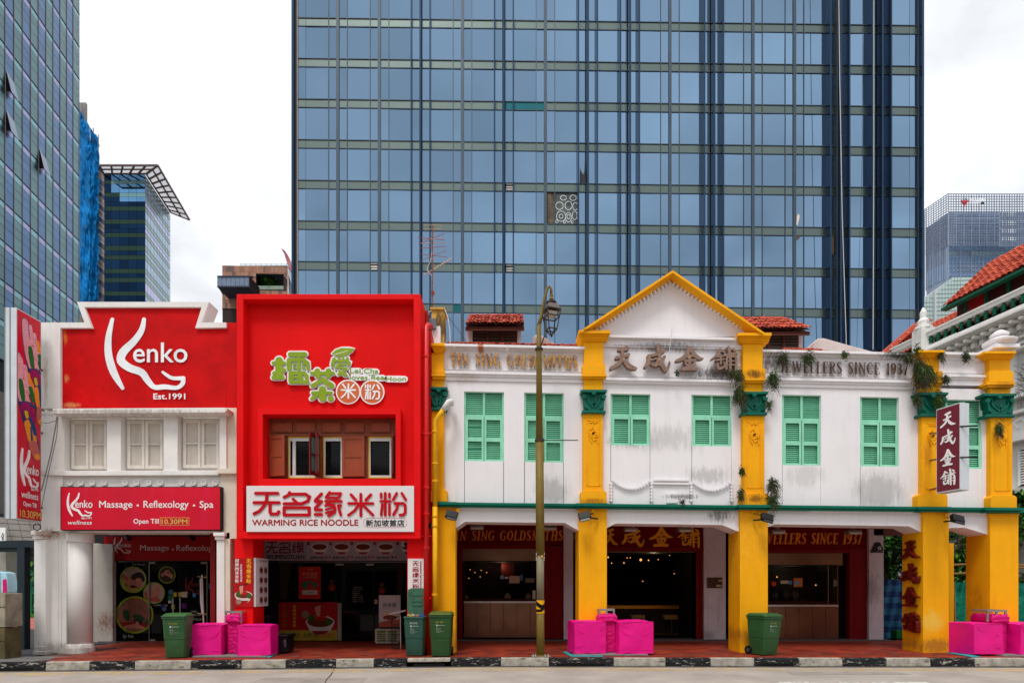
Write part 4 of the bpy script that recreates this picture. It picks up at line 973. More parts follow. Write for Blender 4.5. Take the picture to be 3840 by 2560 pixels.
# first floor
wins = [(522, 784, 930, 1290), (932, 1196, 928, 1288), (1343, 1610, 924, 1282)]
MB().box(K, 475, 870, 1625, 1310, -.5, -.26).build('recessed_wall', white_off, kh)
for (a, b) in ((302, 475), (786, 888), (1202, 1305), (1613, 1663)): MB().box(K, a, 866, b, 1306, -.28, 0).build('pier', white_off, kh)
m_fr = mat('cream joinery', (220, 213, 202), rough=.55, streak=.2); m_pn = mat('cream panel', (204, 194, 182), rough=.4, streak=.3, var=.06)
for (a, b, c, d) in wins:
    fr = MB(); mid = (a+b)/2
    for (x0, x1) in ((a, mid-2), (mid+2, b)):
        lf = MB()
        for r in cuts(K, x0, x1, c, d, [(x0+22, x1-22, c+25, (c+d)/2-6)]): pass
        h1 = (x0+23, x1-23, c+26, c+(d-c)*.475); h2 = (x0+23, x1-23, c+(d-c)*.51, d-26)
        lf.box(K, x0, c, h1[0], d, -.26, -.16).box(K, h1[1], c, x1, d, -.26, -.16)
        lf.box(K, h1[0], c, h1[1], h1[2], -.26, -.16).box(K, h1[0], h1[3], h1[1], h2[2], -.26, -.16).box(K, h1[0], h2[3], h1[1], d, -.26, -.16)
        o = lf.build('shutter_leaf', m_fr, kh, bevel=.008)
        for h in (h1, h2): MB().box(K, h[0], h[2], h[1], h[3], -.26, -.21).build('shutter_panel', m_pn, o)
    f2 = MB(); f2.box(K, a-12, c-8, a-2, d, -.26, -.19).box(K, b+2, c-8, b+12, d, -.26, -.19).box(K, a-12, c-14, b+12, c-3, -.26, -.19); f2.build('window_frame', m_fr, kh)
MB().prism(K, [(300,1298),(472,1300),(472,1338),(300,1332)], -.5, .06).build('sill', white_off, kh, bevel=.01)
MB().prism(K, [(472,1302),(1612,1298),(1612,1334),(472,1338)], -.5, .05).build('sill', white_off, kh, bevel=.01)
MB().box(K, 1595, 1285, 1738, 1322, -.5, .12).build('sill', rustw, kh, bevel=.01)
MB().box(K, 1663, 840, 1738, 1285, -.5, -.05).build('side_pier', rustw, kh)
MB().box(K, 1622, 1322, 1738, 1800, -.5, -.0).build('side_pier', rustw, kh)
MB().box(K, 460, 1336, 1622, 1745, -.5, -.06).build('fascia', white_off, kh)
MB().box(K, 302, 1332, 460, 1745, -.5, .0).build('corner_pier', white_off, kh)
rg = MB(); rg.ring(front(0), 0, 0, .001, .002, 0, 0)
for x in (512,592,676,762,917,1001,1089,1177,1333,1420,1496,1580):
    m2 = MB(); m2.ring(K, x, 1390, 13, 21, -.06, -.02, 18).disc(K, x, 1390, 10, -.06, -.035, 14); m2.build('stucco_roundel', white_off, kh)
# lower storey: corner pier with round column
Kb = front(14.75)
MB().box(K2, 255, 415, 440, 1345, -.4, -.1).build('column', white_off, kh, bevel=.02)
MB().box(K2, 258, 485, 345, 1290, -.2, .04).build('pilaster', white_off, kh, bevel=.01)
MB().box(K2, 230, 420, 345, 452, -.3, .12).box(K2, 243, 452, 328, 483, -.3, .08).build('pilaster_cap', white_off, kh, bevel=.015)
MB().box(K2, 244, 1328, 345, 1358, -.3, .12).box(K2, 256, 1290, 338, 1328, -.3, .07).build('pilaster_base', white_off, kh, bevel=.015)
p = K2(528, 0, 0); rad = (K2(614, 0, 0).x-K2(445, 0, 0).x)/2*1.0
cc = Vector((p.x, 14.95, 0))
MB().lathe(cc, [(rad*.95, 0.02), (rad*.95, 3.08)], 28).build('round_column', white_off, kh, smooth=True)
MB().lathe(cc, [(rad*1.12, -.03), (rad*1.12, .12), (rad*1.04, .2), (rad*1.0, .22)], 28).build('round_base', white_off, kh, smooth=False)
MB().lathe(cc, [(rad*1.0, 2.84), (rad*1.08, 2.9), (rad*1.08, 3.06), (rad*1.0, 3.1)], 28).build('round_cap', white_off, kh)
MB().box(K2, 425, 415, 500, 1350, -.4, -.12).build('column', white_off, kh, bevel=.02)
pn = MB(); pn.box(K2, 455, 480, 462, 1290, -.12, -.1); pn.build('panel_edge', white_off, kh)
# upper right column
MB().box(K2, 1640, 430, 1735, 1348, -.9, .0).build('column', rustw, kh, bevel=.015)
MB().box(K2, 1632, 490, 1692, 1348, -.4, .03).build('pilaster', white_off, kh, bevel=.01)
MB().box(K2, 1606, 432, 1692, 460, -.4, .12).box(K2, 1618, 460, 1690, 488, -.4, .07).build('pilaster_cap', white_off, kh, bevel=.012)
# beam, ceiling, inner walls
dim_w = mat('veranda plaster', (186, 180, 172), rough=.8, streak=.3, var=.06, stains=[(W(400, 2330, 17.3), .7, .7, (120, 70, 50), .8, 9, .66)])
MB().box(K, 302, 1740, 1738, 1752, -.8, -.1).build('beam', white_off, kh)
z = 3.42
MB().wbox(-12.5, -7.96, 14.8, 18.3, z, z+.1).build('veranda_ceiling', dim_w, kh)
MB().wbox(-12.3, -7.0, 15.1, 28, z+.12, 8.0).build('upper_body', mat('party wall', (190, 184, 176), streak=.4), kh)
MB().wbox(-12.45, -7.97, 18.25, 28, 0, 3.4).build('shop_body', mat('shop wall', (120, 112, 106)), kh)
Kc = front(17.3, 2.01, 0, 1780)
MB().box(Kc, 660, 515, 740, 1262, -.25, -.1).build('inner_pier', dim_w, kh, bevel=.02)
MB().box(Kc, 736, 520, 850, 1256, -.1, 0).build('inner_pier', dim_w, kh, bevel=.02)
MB().box(front(17.9, 2.01, 0, 1780), 845, 640, 868, 1256, -.05, 0).build('door_jamb', dim_w, kh)
MB().wbox(-12.46, -7.97, 17.75, 18.3, 3.0, 3.42).build('lintel', dim_w, kh)
# glass shopfront
sg = mat('shopfront glass', (5, 5, 6), rough=.04, spec=.12, var=0)
Kg = front(18.0, 2.01, 0, 1780)
gx_ = [(870, 1118), (1126, 1336), (1340, 1556), (1562, 1660)]
for (a, b) in gx_: MB().box(Kg, a, 655, b, 1250, -.03, 0).build('glass_pane', sg, kh)
st_ = mat('steel trim', (130, 126, 122), rough=.3, metal=.9, var=.03)
for x in (866, 1120, 1556): MB().box(Kg, x, 650, x+7, 1252, -.04, .05).build('glazing_bar', st_, kh)
MB().box(Kg, 866, 1250, 1660, 1258, -.1, .06).build('floor_track', st_, kh)
for (x, y) in ((1124, 655), (1513, 655), (1124, 1238), ): MB().box(Kg, x, y, x+44, y+13, 0, .06).build('patch_fitting', mat('patch fitting', (176, 168, 160), rough=.35, metal=.6), kh)
for x in (1305, 1358): MB().tube([Kg(x, 925, .1), Kg(x, 1060, .1)], .018, 8).build('door_handle', mat('handle steel', (200, 190, 184), rough=.25, metal=.9), kh)
# round photo decals
skin = mat('skin print', (186, 118, 96), rough=.6, var=.15, vs=9); skin2 = mat('rosy print', (176, 76, 70), rough=.6, var=.2, vs=9); hair = mat('hair print', (42, 22, 18), rough=.6); towel = mat('towel print', (160, 144, 40), rough=.6, var=.2, vs=9)
lime = mat('lime ring', (138, 172, 10), rough=.5, var=.1); leafp = mat('leaf print', (34, 70, 30), rough=.6, var=.4, vs=12); wallp = mat('wall print', (140, 84, 66), rough=.6, var=.25, vs=8, streak=.5, streakscale=30, grime=(190, 160, 150)); redp = mat('red mat print', (140, 14, 20), rough=.6)
txw = mat('decal lettering', (190, 184, 176), rough=.6)
def decal(x, y, r, bgm, label, shapes, ring=7):
    t = thing('round_window_decal', label, 'window decal', Kg(x, y, .01), 'round decals on the massage shop glass')
    MB().disc(Kg, x, y, r-2, .004, .010, 32).build('picture', bgm, t)
    MB().ring(Kg, x, y, r-ring, r, .004, .022, 36).build('ring', lime, t)
    for i, (m, pts) in enumerate(shapes): MB().stroke(Kg, [(x+a, y+b, c) for a, b, c in pts], .010, .013+.001*i).build('figure', m, t)
    return t
t = decal(1003, 788, 100, mat('pale print', (170, 140, 128)), 'round decal of a dark haired woman lying for a body massage', [(towel, [(-60,20,30),(-30,0,24),(-40,60,22)]), (skin, [(-40,10,26),(-10,30,28),(20,50,22),(-20,68,18)]), (towel, [(-20,80,12),(60,66,12)]), (hair, [(10,-20,24),(50,-30,26),(70,0,18)]), (skin, [(40,10,26),(55,36,16)]), (skin2, [(-75,-30,14),(-50,-5,12)])])
t = decal(1258, 752, 64, mat('dark print', (60, 34, 28)), 'small round decal of a face lying down for ear candling', [(skin, [(-30,0,16),(30,10,18)]), (hair, [(-15,20,18),(10,30,16)]), (skin, [(-10,-22,10),(10,-30,8)]), (towel, [(20,-15,7),(36,0,7)])], 5)
t = decal(1160, 888, 81, mat('pale print', (170, 140, 128)), 'round decal of hands rubbing a foot for reflexology', [(skin2, [(-50,20,30),(0,40,26),(40,60,14)]), (skin, [(-30,20,22),(10,0,20),(35,-50,14)]), (skin, [(-40,-10,16),(0,10,14),(30,20,10)])], 6)
t = decal(1015, 1053, 141, wallp, 'large round decal of a woman lying at a spa bath below big leaves', [(redp, [(-100,75,22),(90,82,22)]), (skin, [(-70,92,10),(0,84,16),(70,98,8)]), (hair, [(10,50,18),(40,50,20)]), (skin, [(16,60,12),(24,66,10)]), (leafp, [(-70,-20,22),(-60,10,24),(-50,34,10)]), (leafp, [(0,10,16),(30,20,20),(60,30,14)]), (leafp, [(80,60,10),(110,40,10)])], 10)
t = decal(1668, 938, 80, mat('pale print', (170, 140, 128)), 'round decal at the shopfront edge, half hidden by the white column', [(skin2, [(-40,20,20),(-20,40,20)])], 6)
def lbl(s, x0, y0, x1, y1, lab, bold=.0, m=txw):
    o = text(Kg, s, x0, y0, x1, y1, .012, bold).build('window_lettering', m); tag(o, lab, 'lettering', 'lettering on the massage shop glass')
lbl('Spa Bath', 926, 1200, 1006, 1232, 'Spa Bath lettering under the large round decal'); lbl('Body Massage', 998, 665, 1092, 684, 'Body Massage lettering above the round massage decal')
lbl('Foot Reflexology', 1160, 972, 1262, 990, 'Foot Reflexology lettering beneath the foot decal'); lbl('OPEN', 1440, 1020, 1485, 1036, 'OPEN lettering on the glass behind the bin'); lbl('10.30PM', 1455, 1042, 1540, 1060, '10.30PM opening time lettering on the glass'); lbl('REFLEXOLOGY', 1395, 1078, 1545, 1096, 'REFLEXOLOGY lettering low on the glass')
dr = mat('dull red print', (120, 14, 16), rough=.6); t = thing('glass_logo', 'dull red Kenko logo printed on the glass door', 'logo', Kg(1440, 840, .01))
glyph(Kg, KENKO, (1395, 768, 1512, 898), .004, .01).build('logo', dr, t); text(Kg, 'enko', 1440, 805, 1528, 840, .012, .02).build('lettering', dr, t)
stk = [(1288, 882, 20, 20, (50, 96, 120), 1), (1285, 925, 19, 19, (20, 92, 46), 0), (1320, 900, 12, 17, (186, 166, 20), 0), (1356, 900, 12, 17, (186, 166, 20), 0), (1390, 900, 21, 21, (190, 176, 160), 0), (1464, 906, 11, 14, (60, 140, 180), 0), (1280, 955, 13, 10, (190, 186, 180), 0), (1590, 840, 29, 20, (20, 112, 170), 0), (1387, 985, 18, 18, (90, 30, 120), 0), (1225, 985, 19, 8, (60, 40, 120), 0), (1238, 1008, 17, 14, (70, 100, 140), 1), (1305, 992, 14, 18, (150, 160, 60), 0)]
sl_ = ['blue round', 'dark green square', 'yellow warning, nearer the green one', 'yellow warning, beside the cream one', 'cream square', 'small light blue', 'small white open', 'bright blue rectangular', 'purple square', 'thin violet', 'round grey blue', 'yellow green lower']
for q, (x, y, a, b, c, rnd_) in enumerate(stk):
    mb = MB(); m = mat('sticker %d %d %d' % c, c, rough=.5, var=.12, vs=30)
    (mb.disc(Kg, x, y, a, .004, .012) if rnd_ else mb.box(Kg, x-a, y-b, x+a, y+b, .004, .012))
    o = mb.build('window_sticker', m); tag(o, sl_[q]+' sticker on the massage shop glass door', 'sticker', 'stickers on the massage shop door')
# signs
crim = mat('crimson sign face', (206, 0, 40), rough=.35, var=.08, vs=.8, spec=.4, streak=.25, grime=(226, 40, 110), streakscale=5); blk = mat('black trim', (16, 15, 17), rough=.5)
gold = mat('gold lettering', (220, 178, 96), rough=.5); ms2 = mat('sign white letters', (236, 232, 232), rough=.5)
sg1 = thing('shop_signboard', 'long crimson signboard reading Massage Reflexology Spa above the corner shop', 'signboard', K2(1058, 250, .2))
MB().box(K2, 455, 88, 1664, 416, -.06, .14).build('frame', blk, sg1)
MB().box(K2, 461, 93, 1658, 411, .14, .146).build('face', crim, sg1)
glyph(K2, KENKO, (503, 133, 692, 312), .146, .155).build('logo', ms2, sg1)
for s, x0, y0, x1, y1, b in (('enko', 567, 190, 697, 246, .02), ('Est.1991', 616, 316, 690, 331, .02), ('wellness', 508, 343, 690, 373, .0), ('Massage', 748, 196, 997, 261, .012), ('Reflexology', 1082, 194, 1421, 263, .012), ('Spa', 1505, 196, 1608, 262, .012), ('Open Till', 1006, 330, 1196, 377, .008)):
    text(K2, s, x0, y0, x1, y1, .15, b, slant=.15 if s == 'wellness' else 0, fat=.6).build('lettering', ms2, sg1)
for x in (1038, 1462): MB().disc(K2, x, 229, 8, .146, .15).build('bullet', ms2, sg1)
MB().box(K2, 1206, 320, 1425, 379, .146, .149).build('price_border', gold, sg1); MB().box(K2, 1209, 323, 1422, 376, .149, .151).build('price_plate', mat('dark red plate', (186, 20, 24)), sg1)
text(K2, '10.30PM', 1219, 333, 1412, 369, .153, .01, fat=1).build('lettering', gold, sg1)
Ki = front(17.6, 2.01, 0, 1780)
sg2 = thing('shop_signboard', 'shaded dark red signboard reading Massage Reflexology under the veranda', 'signboard', Ki(1200, 550, 0))
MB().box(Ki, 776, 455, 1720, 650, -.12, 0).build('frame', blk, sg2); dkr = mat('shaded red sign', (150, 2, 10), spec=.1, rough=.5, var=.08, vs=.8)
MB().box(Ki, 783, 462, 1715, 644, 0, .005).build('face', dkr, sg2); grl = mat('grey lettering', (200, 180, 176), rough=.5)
glyph(Ki, KENKO, (856, 470, 984, 590), .005, .012).build('logo', grl, sg2)
for s, x0, y0, x1, y1 in (('enko', 900, 511, 986, 545), ('wellness', 857, 617, 982, 635), ('Massage', 1056, 527, 1273, 580), ('Reflexology', 1330, 527, 1628, 585)): text(Ki, s, x0, y0, x1, y1, .012, .0).build('lettering', grl if s != 'wellness' else mat('dull red letters', (190, 40, 40)), sg2)
MB().disc(Ki, 1302, 560, 6, .005, .012).build('bullet', grl, sg2)
for x in (965, 1447):
    t = thing('track_spotlight', 'black track spotlight under the veranda, '+('over the Kenko logo' if x < 1000 else 'over the word Reflexology'), 'spotlight', front(16.5, 2.01, 0, 1780)(x, 440, 0), 'veranda spotlights')
    Ms = front(16.5, 2.01, 0, 1780); MB().box(Ms, x-22, 438, x+22, 446, -.03, .03).build('track', blk, t); MB().tube([Ms(x, 446, 0), Ms(x, 462, 0)], .02, 6).build('stem', blk, t); MB().tube([Ms(x-8, 462, -.05), Ms(x+10, 480, .08)], .07, 10).build('lamp_head', blk, t)
# projecting foot sign
XS = -11.82; y0s, y1s = 13.68, 14.4; zs0, zs1 = 3.31, 8.35
fs = thing('projecting_foot_sign', 'tall upright crimson sign with a coloured reflexology foot map jutting from the corner', 'signboard', (XS-.14, 14.0, zs0))
sw = mat('white aluminium', (206, 212, 216), rough=.4, metal=.2, var=.05, streak=.2, grime=(150, 120, 70))
MB().wbox(XS-.3, XS-.005, y0s, y1s, zs0, zs1).build('case', sw, fs, bevel=.01)
for dx in (.155, .28): MB().wbox(XS-dx-.008, XS-dx+.008, y0s-.012, y0s, zs0, zs1).build('seam', mat('seam grey', (130, 136, 142)), fs)
def MS(x, y, d=0):       # x 0..100 across the face from the front edge, y in picture rows at the wall edge
    Y = y0s+.02+(y1s-y0s-.04)*x/100; return Vector((XS+d, Y, zs1-.03-(zs1-zs0-.06)*y/790))
MB().box(MS, 0, 0, 100, 790, -.002, .0).build('face', crim, fs)
pinks = mat('foot pink', (226, 160, 170), rough=.5, var=.2, vs=25); mg = mat('foot magenta', (150, 10, 90), rough=.5, var=.2, vs=12); og = mat('foot orange', (230, 140, 30), rough=.5, var=.1, vs=12); gn = mat('foot green', (20, 106, 40), rough=.5); nv = mat('foot blue', (30, 60, 110), rough=.5); sb_ = mat('foot salmon', (190, 96, 86), rough=.5, var=.2, vs=20); lm = mat('foot lime', (190, 190, 20), rough=.5)
def foot(ox, oy, fx=1):
    P = lambda pts: [(max(2, min(98, ox+a*1.35+b*.05)), oy+b*.66, r*1.15) for a, b, r in pts]
    for i, (m, pts) in enumerate([(nv, [(-8,10,13),(-8,100,15),(4,200,24),(14,300,24),(22,400,22),(34,520,20)]), (pinks, [(-8,10,11),(-8,100,13),(4,200,21),(12,260,20)]), (pinks, [(8,20,6),(12,110,8)]), (pinks, [(20,55,6),(22,130,8)]), (og, [(30,90,5),(32,140,6)]), (og, [(40,110,4),(40,160,6)]), (pinks, [(0,150,14),(30,180,16)]), (gn, [(2,150,8),(4,200,9),(6,250,7)]), (gn, [(32,170,8),(36,210,8),(38,240,5)]), (nv, [(-2,275,4),(20,262,5),(42,272,4)]), (mg, [(14,300,22),(24,340,22)]), (lm, [(12,320,6),(14,345,6)]), (og, [(20,390,19),(26,470,17)]), (nv, [(22,350,6),(32,390,8),(36,430,7)]), (nv, [(24,400,3),(24,470,4),(20,500,5)]), (sb_, [(28,500,17),(36,560,15)]), (og, [(38,560,9),(38,566,9)])]):
        mb = MB()
        pp = P(pts)
        mb.stroke(lambda x, y, d: MS(max(1, min(99, x)), max(3, y), d), pp, 0, .003+.0012*i)
        mb.build('foot_print', m, fs)
foot(42, 26); foot(2, 168, 1)
def MSt(x0, x1): return MS
glyph(MS, KENKO, (12, 520, 86, 665), 0, .024).build('logo', ms2, fs)
for s, a, b, c, d, q in (('enko', 36, 578, 86, 615, .0), ('Est.1991', 54, 664, 84, 676, .0), ('wellness', 12, 684, 84, 710, .0), ('Open Till', 20, 724, 76, 746, .0)):
    text(MS, s, a, b, c, d, .026, .01, fat=.5).build('lettering', ms2, fs)

MB().box(MS, 1, 752, 99, 789, .0, .028).build('plate', mat('dark red plate', (186, 20, 24)), fs)
text(MS, '10.30PM', 6, 757, 94, 785, .031, .01, fat=.6).build('lettering', gold, fs)
for z in (7.2, 5.6, 4.6, 3.7): MB().tube([(XS-.15, 14.38, z), (XS-.15, 14.62, z)], .03, 6).build('bracket', mat('rusty bracket', (120, 80, 50)), fs)
# ------------------------------------------------------------- red noodle shophouse
red = mat('noodle shop red', (228, 12, 16), rough=.65, spec=.12, var=.06, vs=1.1, bump=.2, bs=12, streak=.22, grime=(180, 14, 16), streakscale=6)
redb = mat('noodle shop red plaster', (222, 12, 14), rough=.7, spec=.1, var=.08, vs=.7, bump=.3, bs=7, streak=.25, grime=(176, 8, 10), streakscale=3)
rh = thing('noodle_shophouse', 'bright red shophouse front framed like a box with brown shutters', 'shophouse', (-4.8, 14.6, 0))
rh['label'] = 'bright red noodle shop building framed like a box with open brown shutters'
YR0 = 14.2; D3 = 2.0365; D4 = 2.01
A = front(YR0, D3, 850, 1080); A4 = front(YR0, D4, 850, 1780)
dep = .26
# back plane with the window opening, then the frame
wallA = MB()
for r in cuts(A, 127, 1427, 87, 1880, [(275, 1290, 962, 1455)]): wallA.box(A, *r, -dep-.1, -dep)
wallA.build('wall', redb, rh)
for nm, r in (('frame_side', (75, 45, 127, 1856)), ('frame_side', (1427, 45, 1480, 1856)), ('frame_top', (127, 45, 1427, 87))): MB().box(A, *r, -.75, 0).build(nm, red, rh, bevel=.012)
MB().box(A4, 74.4, 425.2, 1461, 480, -.75, 0).build('frame_base', red, rh, bevel=.012)
wf = MB()
for r in ((238, 920, 1328, 962), (238, 1455, 1328, 1508), (238, 962, 275, 1455), (1290, 962, 1328, 1455)): wf.box(A, *r, -.55, -.06)
wf.build('window_surround', red, rh)
# recessed timber wall
bw = mat('brown timber', (134, 66, 40), rough=.5, var=.1, vs=3, streak=.15); bw2 = mat('brown shutter', (148, 70, 44), rough=.45, var=.06, vs=3)
win = [(470, 676, 1132, 1450), (738, 884, 1132, 1450), (1084, 1258, 1132, 1450)]
tb = MB(); dI = -.46
for r in cuts(A, 270, 1295, 955, 1462, win): tb.box(A, *r, dI-.1, dI)
tb.build('timber_wall', bw, rh)
for (x0, x1) in ((350, 492), (528, 668), (728, 864), (905, 1042), (1104, 1242)):
    q = MB(); q.box(A, x0, 1030, x1, 1092, dI, dI+.015); q.build('timber_panel', bw2, rh)
    f = MB()
    for r in ((x0-8, 1022, x1+8, 1030), (x0-8, 1092, x1+8, 1100), (x0-8, 1030, x0, 1092), (x1, 1030, x1+8, 1092)): f.box(A, *r, dI, dI+.03)
    f.build('panel_moulding', bw, rh)
for y0, y1 in ((1002, 1010), (1112, 1130)): MB().box(A, 305, y0, 1285, y1, dI, dI+.045).build('timber_rail', bw, rh)
wfm = mat('white window frame', (206, 206, 204), rough=.45); yel = mat('yellow trim', (226, 186, 30), rough=.5); dkg = mat('dim window glass', (16, 17, 18), rough=.08, spec=.15, var=.5, vs=1.5)
for (a, b, c, d) in win:
    t = MB()
    for r in ((a, c, b, c+8), (a, c+8, a+5, d), ): t.box(A, *r, dI-.02, dI+.01)
    t.build('yellow_trim', yel, rh)
    w = MB(); w.box(A, a+5, c+10, b, c+35, dI-.05, dI-.01).box(A, a+5, d-22, b, d-6, dI-.05, dI-.01).box(A, b-14, c+35, b-1, d-22, dI-.05, dI-.01).box(A, a+6, c+35, a+14, d-22, dI-.05, dI-.01)
    if a == 470: w.box(A, 503, c+35, 526, d-22, dI-.06, dI-.012)
    wo_ = w.build('window_frame', wfm, rh)
    MB().box(A, a+14, c+35, b-14, d-22, dI-.09, dI-.075).build('glass_pane', dkg, wo_)
    MB().box(A, a, d-6, b, d, dI-.05, dI+.03).build('sill', yel, rh)
def leaf(hx, ang, w, y0, y1, m, glassy=False, sgn=1, nm='shutter_leaf'):
    """hinged leaf: hinge at picture x hx, swung out by ang degrees"""
    hp = A(hx, y0, dI+.03); h = A(hx, y0, 0).z-A(hx, y1, 0).z; W_ = w*YR0/F/D3
    dx, dy = math.cos(R(ang))*sgn, -math.sin(R(ang)); th = .035
    def L_(u, v, d=0): return Vector((hp.x+dx*u+dy*d*sgn, hp.y+dy*u-abs(dx)*d*1.0, hp.z-v))
    fr = MB(); s = .07*W_/.45 if W_ < .45 else .07
    for r in ((0, 0, W_, .09), (0, h-.1, W_, h), (0, .09, s, h-.1), (W_-s, .09, W_, h-.1), (s, h*.49, W_-s, h*.53)): fr.prism(L_, [(r[0], r[1]), (r[0], r[3]), (r[2], r[3]), (r[2], r[1])], 0, th)
    o = fr.build(nm, m, rh)
    pm = mat('shutter glass', (120, 150, 140), rough=.15, var=.1) if glassy else m
    for a, b in ((.09, h*.49), (h*.53, h-.1)): MB().prism(L_, [(s, a), (s, b), (W_-s, b), (W_-s, a)], .008, .02).build('shutter_panel', pm, o)
    return o
leaf(333, 18, 140, 1130, 1448, bw2); leaf(884, 3, 178, 1130, 1448, bw2)
dmr = mat('maroon leaf', (110, 24, 24), rough=.45)
leaf(700, 72, 115, 1128, 1450, dmr, True, -1); leaf(712, 80, 140, 1128, 1450, dmr, True); leaf(1270, 78, 130, 1128, 1450, dmr, True)
# signboards
wsm = mat('white sign face', (222, 216, 216), rough=.45, var=.03, vs=.6); sred = mat('sign red', (186, 0, 20), rough=.4)
ns = thing('noodle_signboard', 'wide white signboard with big red noodle shop characters', 'signboard', A4(780, 255, .05)); ns['label'] = 'wide white signboard with big red Chinese characters and WARMING RICE NOODLE'
MB().box(A4, 148, 82, 1411, 428, -.2, .05).build('panel', wsm, ns, bevel=.008)
S5 = front(YR0, 3.675, 920, 1820)
for ch in NOODLE5: raw(S5, ch, .05, .075, smooth=False).build('character', sred, ns)
text(S5, 'WARMING RICE NOODLE', 95, 468, 1555, 549, .055, .045).build('lettering', mat('sign maroon', (160, 4, 20), rough=.4), ns)
text(S5, '新加坡首店', 1663, 468, 2190, 560, .055, .008, fat=3).build('characters', mat('sign black', (20, 18, 22)), ns)
pl = MB(); r_ = 60
pts = [(1690+0, 445), (2165, 445)]+[(2165+62*math.sin(t), 510-65*math.cos(t)) for t in (.4, .8, 1.2, 1.57, 1.95, 2.35, 2.75)]+[(2165, 575), (1690, 575)]+[(1690-62*math.sin(t), 510+65*math.cos(t)) for t in (.4, .8, 1.2, 1.57, 1.95, 2.35, 2.75)]+[(1690, 445)]
pl.stroke(S5, [(x, y, 1.6) for x, y in pts], .05, .054, False); pl.build('pill_outline', sred, ns)
# cut-out logo
LG = front(YR0+dep, 4.055, 980, 1280)
def LGm(x, y, d=0): return A((x/4.055+980-850)*D3, (y/4.055+1280-1080)*D3, -dep+d)
lgm = mat('logo white', (236, 236, 236), rough=.4); lgg = mat('logo green', (134, 160, 26), rough=.45); lgo = mat('logo orange', (208, 102, 52), rough=.45)
lg = thing('cutout_logo_sign', 'green and orange cut-out character logo with a leaf on the red wall', 'sign', LGm(1100, 500, 0))
bk = MB()
for ch in (LEI, CHA, AI): raw(LGm, ch, .0, .045, bk, smooth=False, grow=22)
bk.prism(LGm, [(1050,185),(1120,112),(1220,78),(1340,78),(1425,98),(1425,118),(1390,170),(1300,232),(1200,245),(1110,235)], 0, .0475)
for pts, r in (([(1375,450),(1490,450)],50),([(1580,455),(1750,460)],50),([(1375,545),(1600,545)],48),([(1690,550),(1850,555)],50),([(1920,568),(2180,572)],50)): bk.stroke(LGm, [(x, y, r) for x, y in pts], 0, .047+r*.00003, False)
bk.disc(LGm, 1320, 765, 188, 0, .052, 36); bk.disc(LGm, 1685, 768, 188, 0, .054, 36)
bk.build('backing', lgm, lg)
for ch in (LEI, CHA, AI): raw(LGm, ch, .065, .075, smooth=False).build('character', lgg, lg)
MB().prism(LGm, LEAF, .05, .07).build('leaf', lgg, lg)
MB().stroke(LGm, [(1100,200,3),(1200,175,4),(1310,140,3)], .07, .073).build('leaf_vein', lgm, lg)
for (x, y, ch, bx) in ((1320, 765, MI, (1205, 632, 1440, 872)), (1685, 768, FEN, (1570, 645, 1808, 885))):
    MB().disc(LGm, x, y, 168, .05, .058, 36).build('disc', lgo, lg); glyph(LGm, ch, bx, .058, .066, smooth=False).build('character', lgm, lg)
lgt = mat('logo lettering green', (126, 160, 40), rough=.5)
for s, a, b, c, d in (('Lei', 1348, 408, 1508, 484), ('Cha', 1560, 412, 1778, 488), ('loves', 1345, 510, 1615, 582), ('Bee', 1672, 514, 1866, 585), ('Hoon', 1898, 535, 2198, 600)): text(LGm, s, a, b, c, d, .052, .02, fat=3).build('lettering', lgt, lg)
# pillars, veranda
MB().box(A4, 58, 478, 198, 1400, -.9, -.25).build('pillar', red, rh, bevel=.012)
MB().box(A4, 1360, 478, 1497, 1400, -.9, -.25).build('pillar', red, rh, bevel=.012)
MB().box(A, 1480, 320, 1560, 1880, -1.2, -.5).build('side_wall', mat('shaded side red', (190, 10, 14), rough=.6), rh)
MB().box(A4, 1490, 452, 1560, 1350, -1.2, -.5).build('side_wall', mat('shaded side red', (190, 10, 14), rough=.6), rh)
zr_ = 3.2
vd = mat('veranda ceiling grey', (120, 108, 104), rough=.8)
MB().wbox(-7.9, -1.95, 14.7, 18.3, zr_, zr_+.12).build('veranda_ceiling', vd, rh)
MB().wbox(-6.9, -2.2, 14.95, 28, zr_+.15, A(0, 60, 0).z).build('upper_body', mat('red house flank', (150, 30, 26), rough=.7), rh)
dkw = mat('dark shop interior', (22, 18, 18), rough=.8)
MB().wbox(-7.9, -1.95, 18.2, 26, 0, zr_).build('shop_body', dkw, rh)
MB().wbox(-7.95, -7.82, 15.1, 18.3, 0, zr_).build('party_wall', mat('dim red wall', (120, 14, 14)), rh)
G = front(18.0, D4, 850, 1780)
MB().box(G, 285, 640, 385, 1252, -.1, .1).build('dark_jamb', dkw, rh)
for (a, b) in ((392, 833), (870, 1105), (1110, 1358)): MB().box(G, a, 665, b, 1250, -.03, 0).build('glass_pane', sg, rh)
MB().box(G, 385, 650, 1360, 662, -.05, .06).build('door_head', mat('grey steel', (110, 104, 104), rough=.4, metal=.5), rh)
for x in (386, 864, 1106): MB().box(G, x, 655, x+5, 1252, -.04, .04).build('glazing_bar', mat('dark frame', (40, 36, 36)), rh)
MB().box(G, 836, 965, 864, 1246, -.02, .08).build('door_post', mat('post cream', (160, 146, 130)), rh)
for (x) in (820, 1050): MB().box(G, x, 668, x+60, 680, 0, .05).build('patch_fitting', mat('patch fitting', (176, 168, 160), rough=.35, metal=.6), rh)
cur_ = mat('curtain', (62, 46, 40), rough=.9, streak=.5, streakscale=40, grime=(20, 16, 14)); 
for (a, b) in ((398, 490), (1285, 1350)): MB().prism(G, [(a, 668), (b, 668), (b-20, 800), (b-45, 940), (a, 940)], .0, .01).build('curtain', cur_, rh)
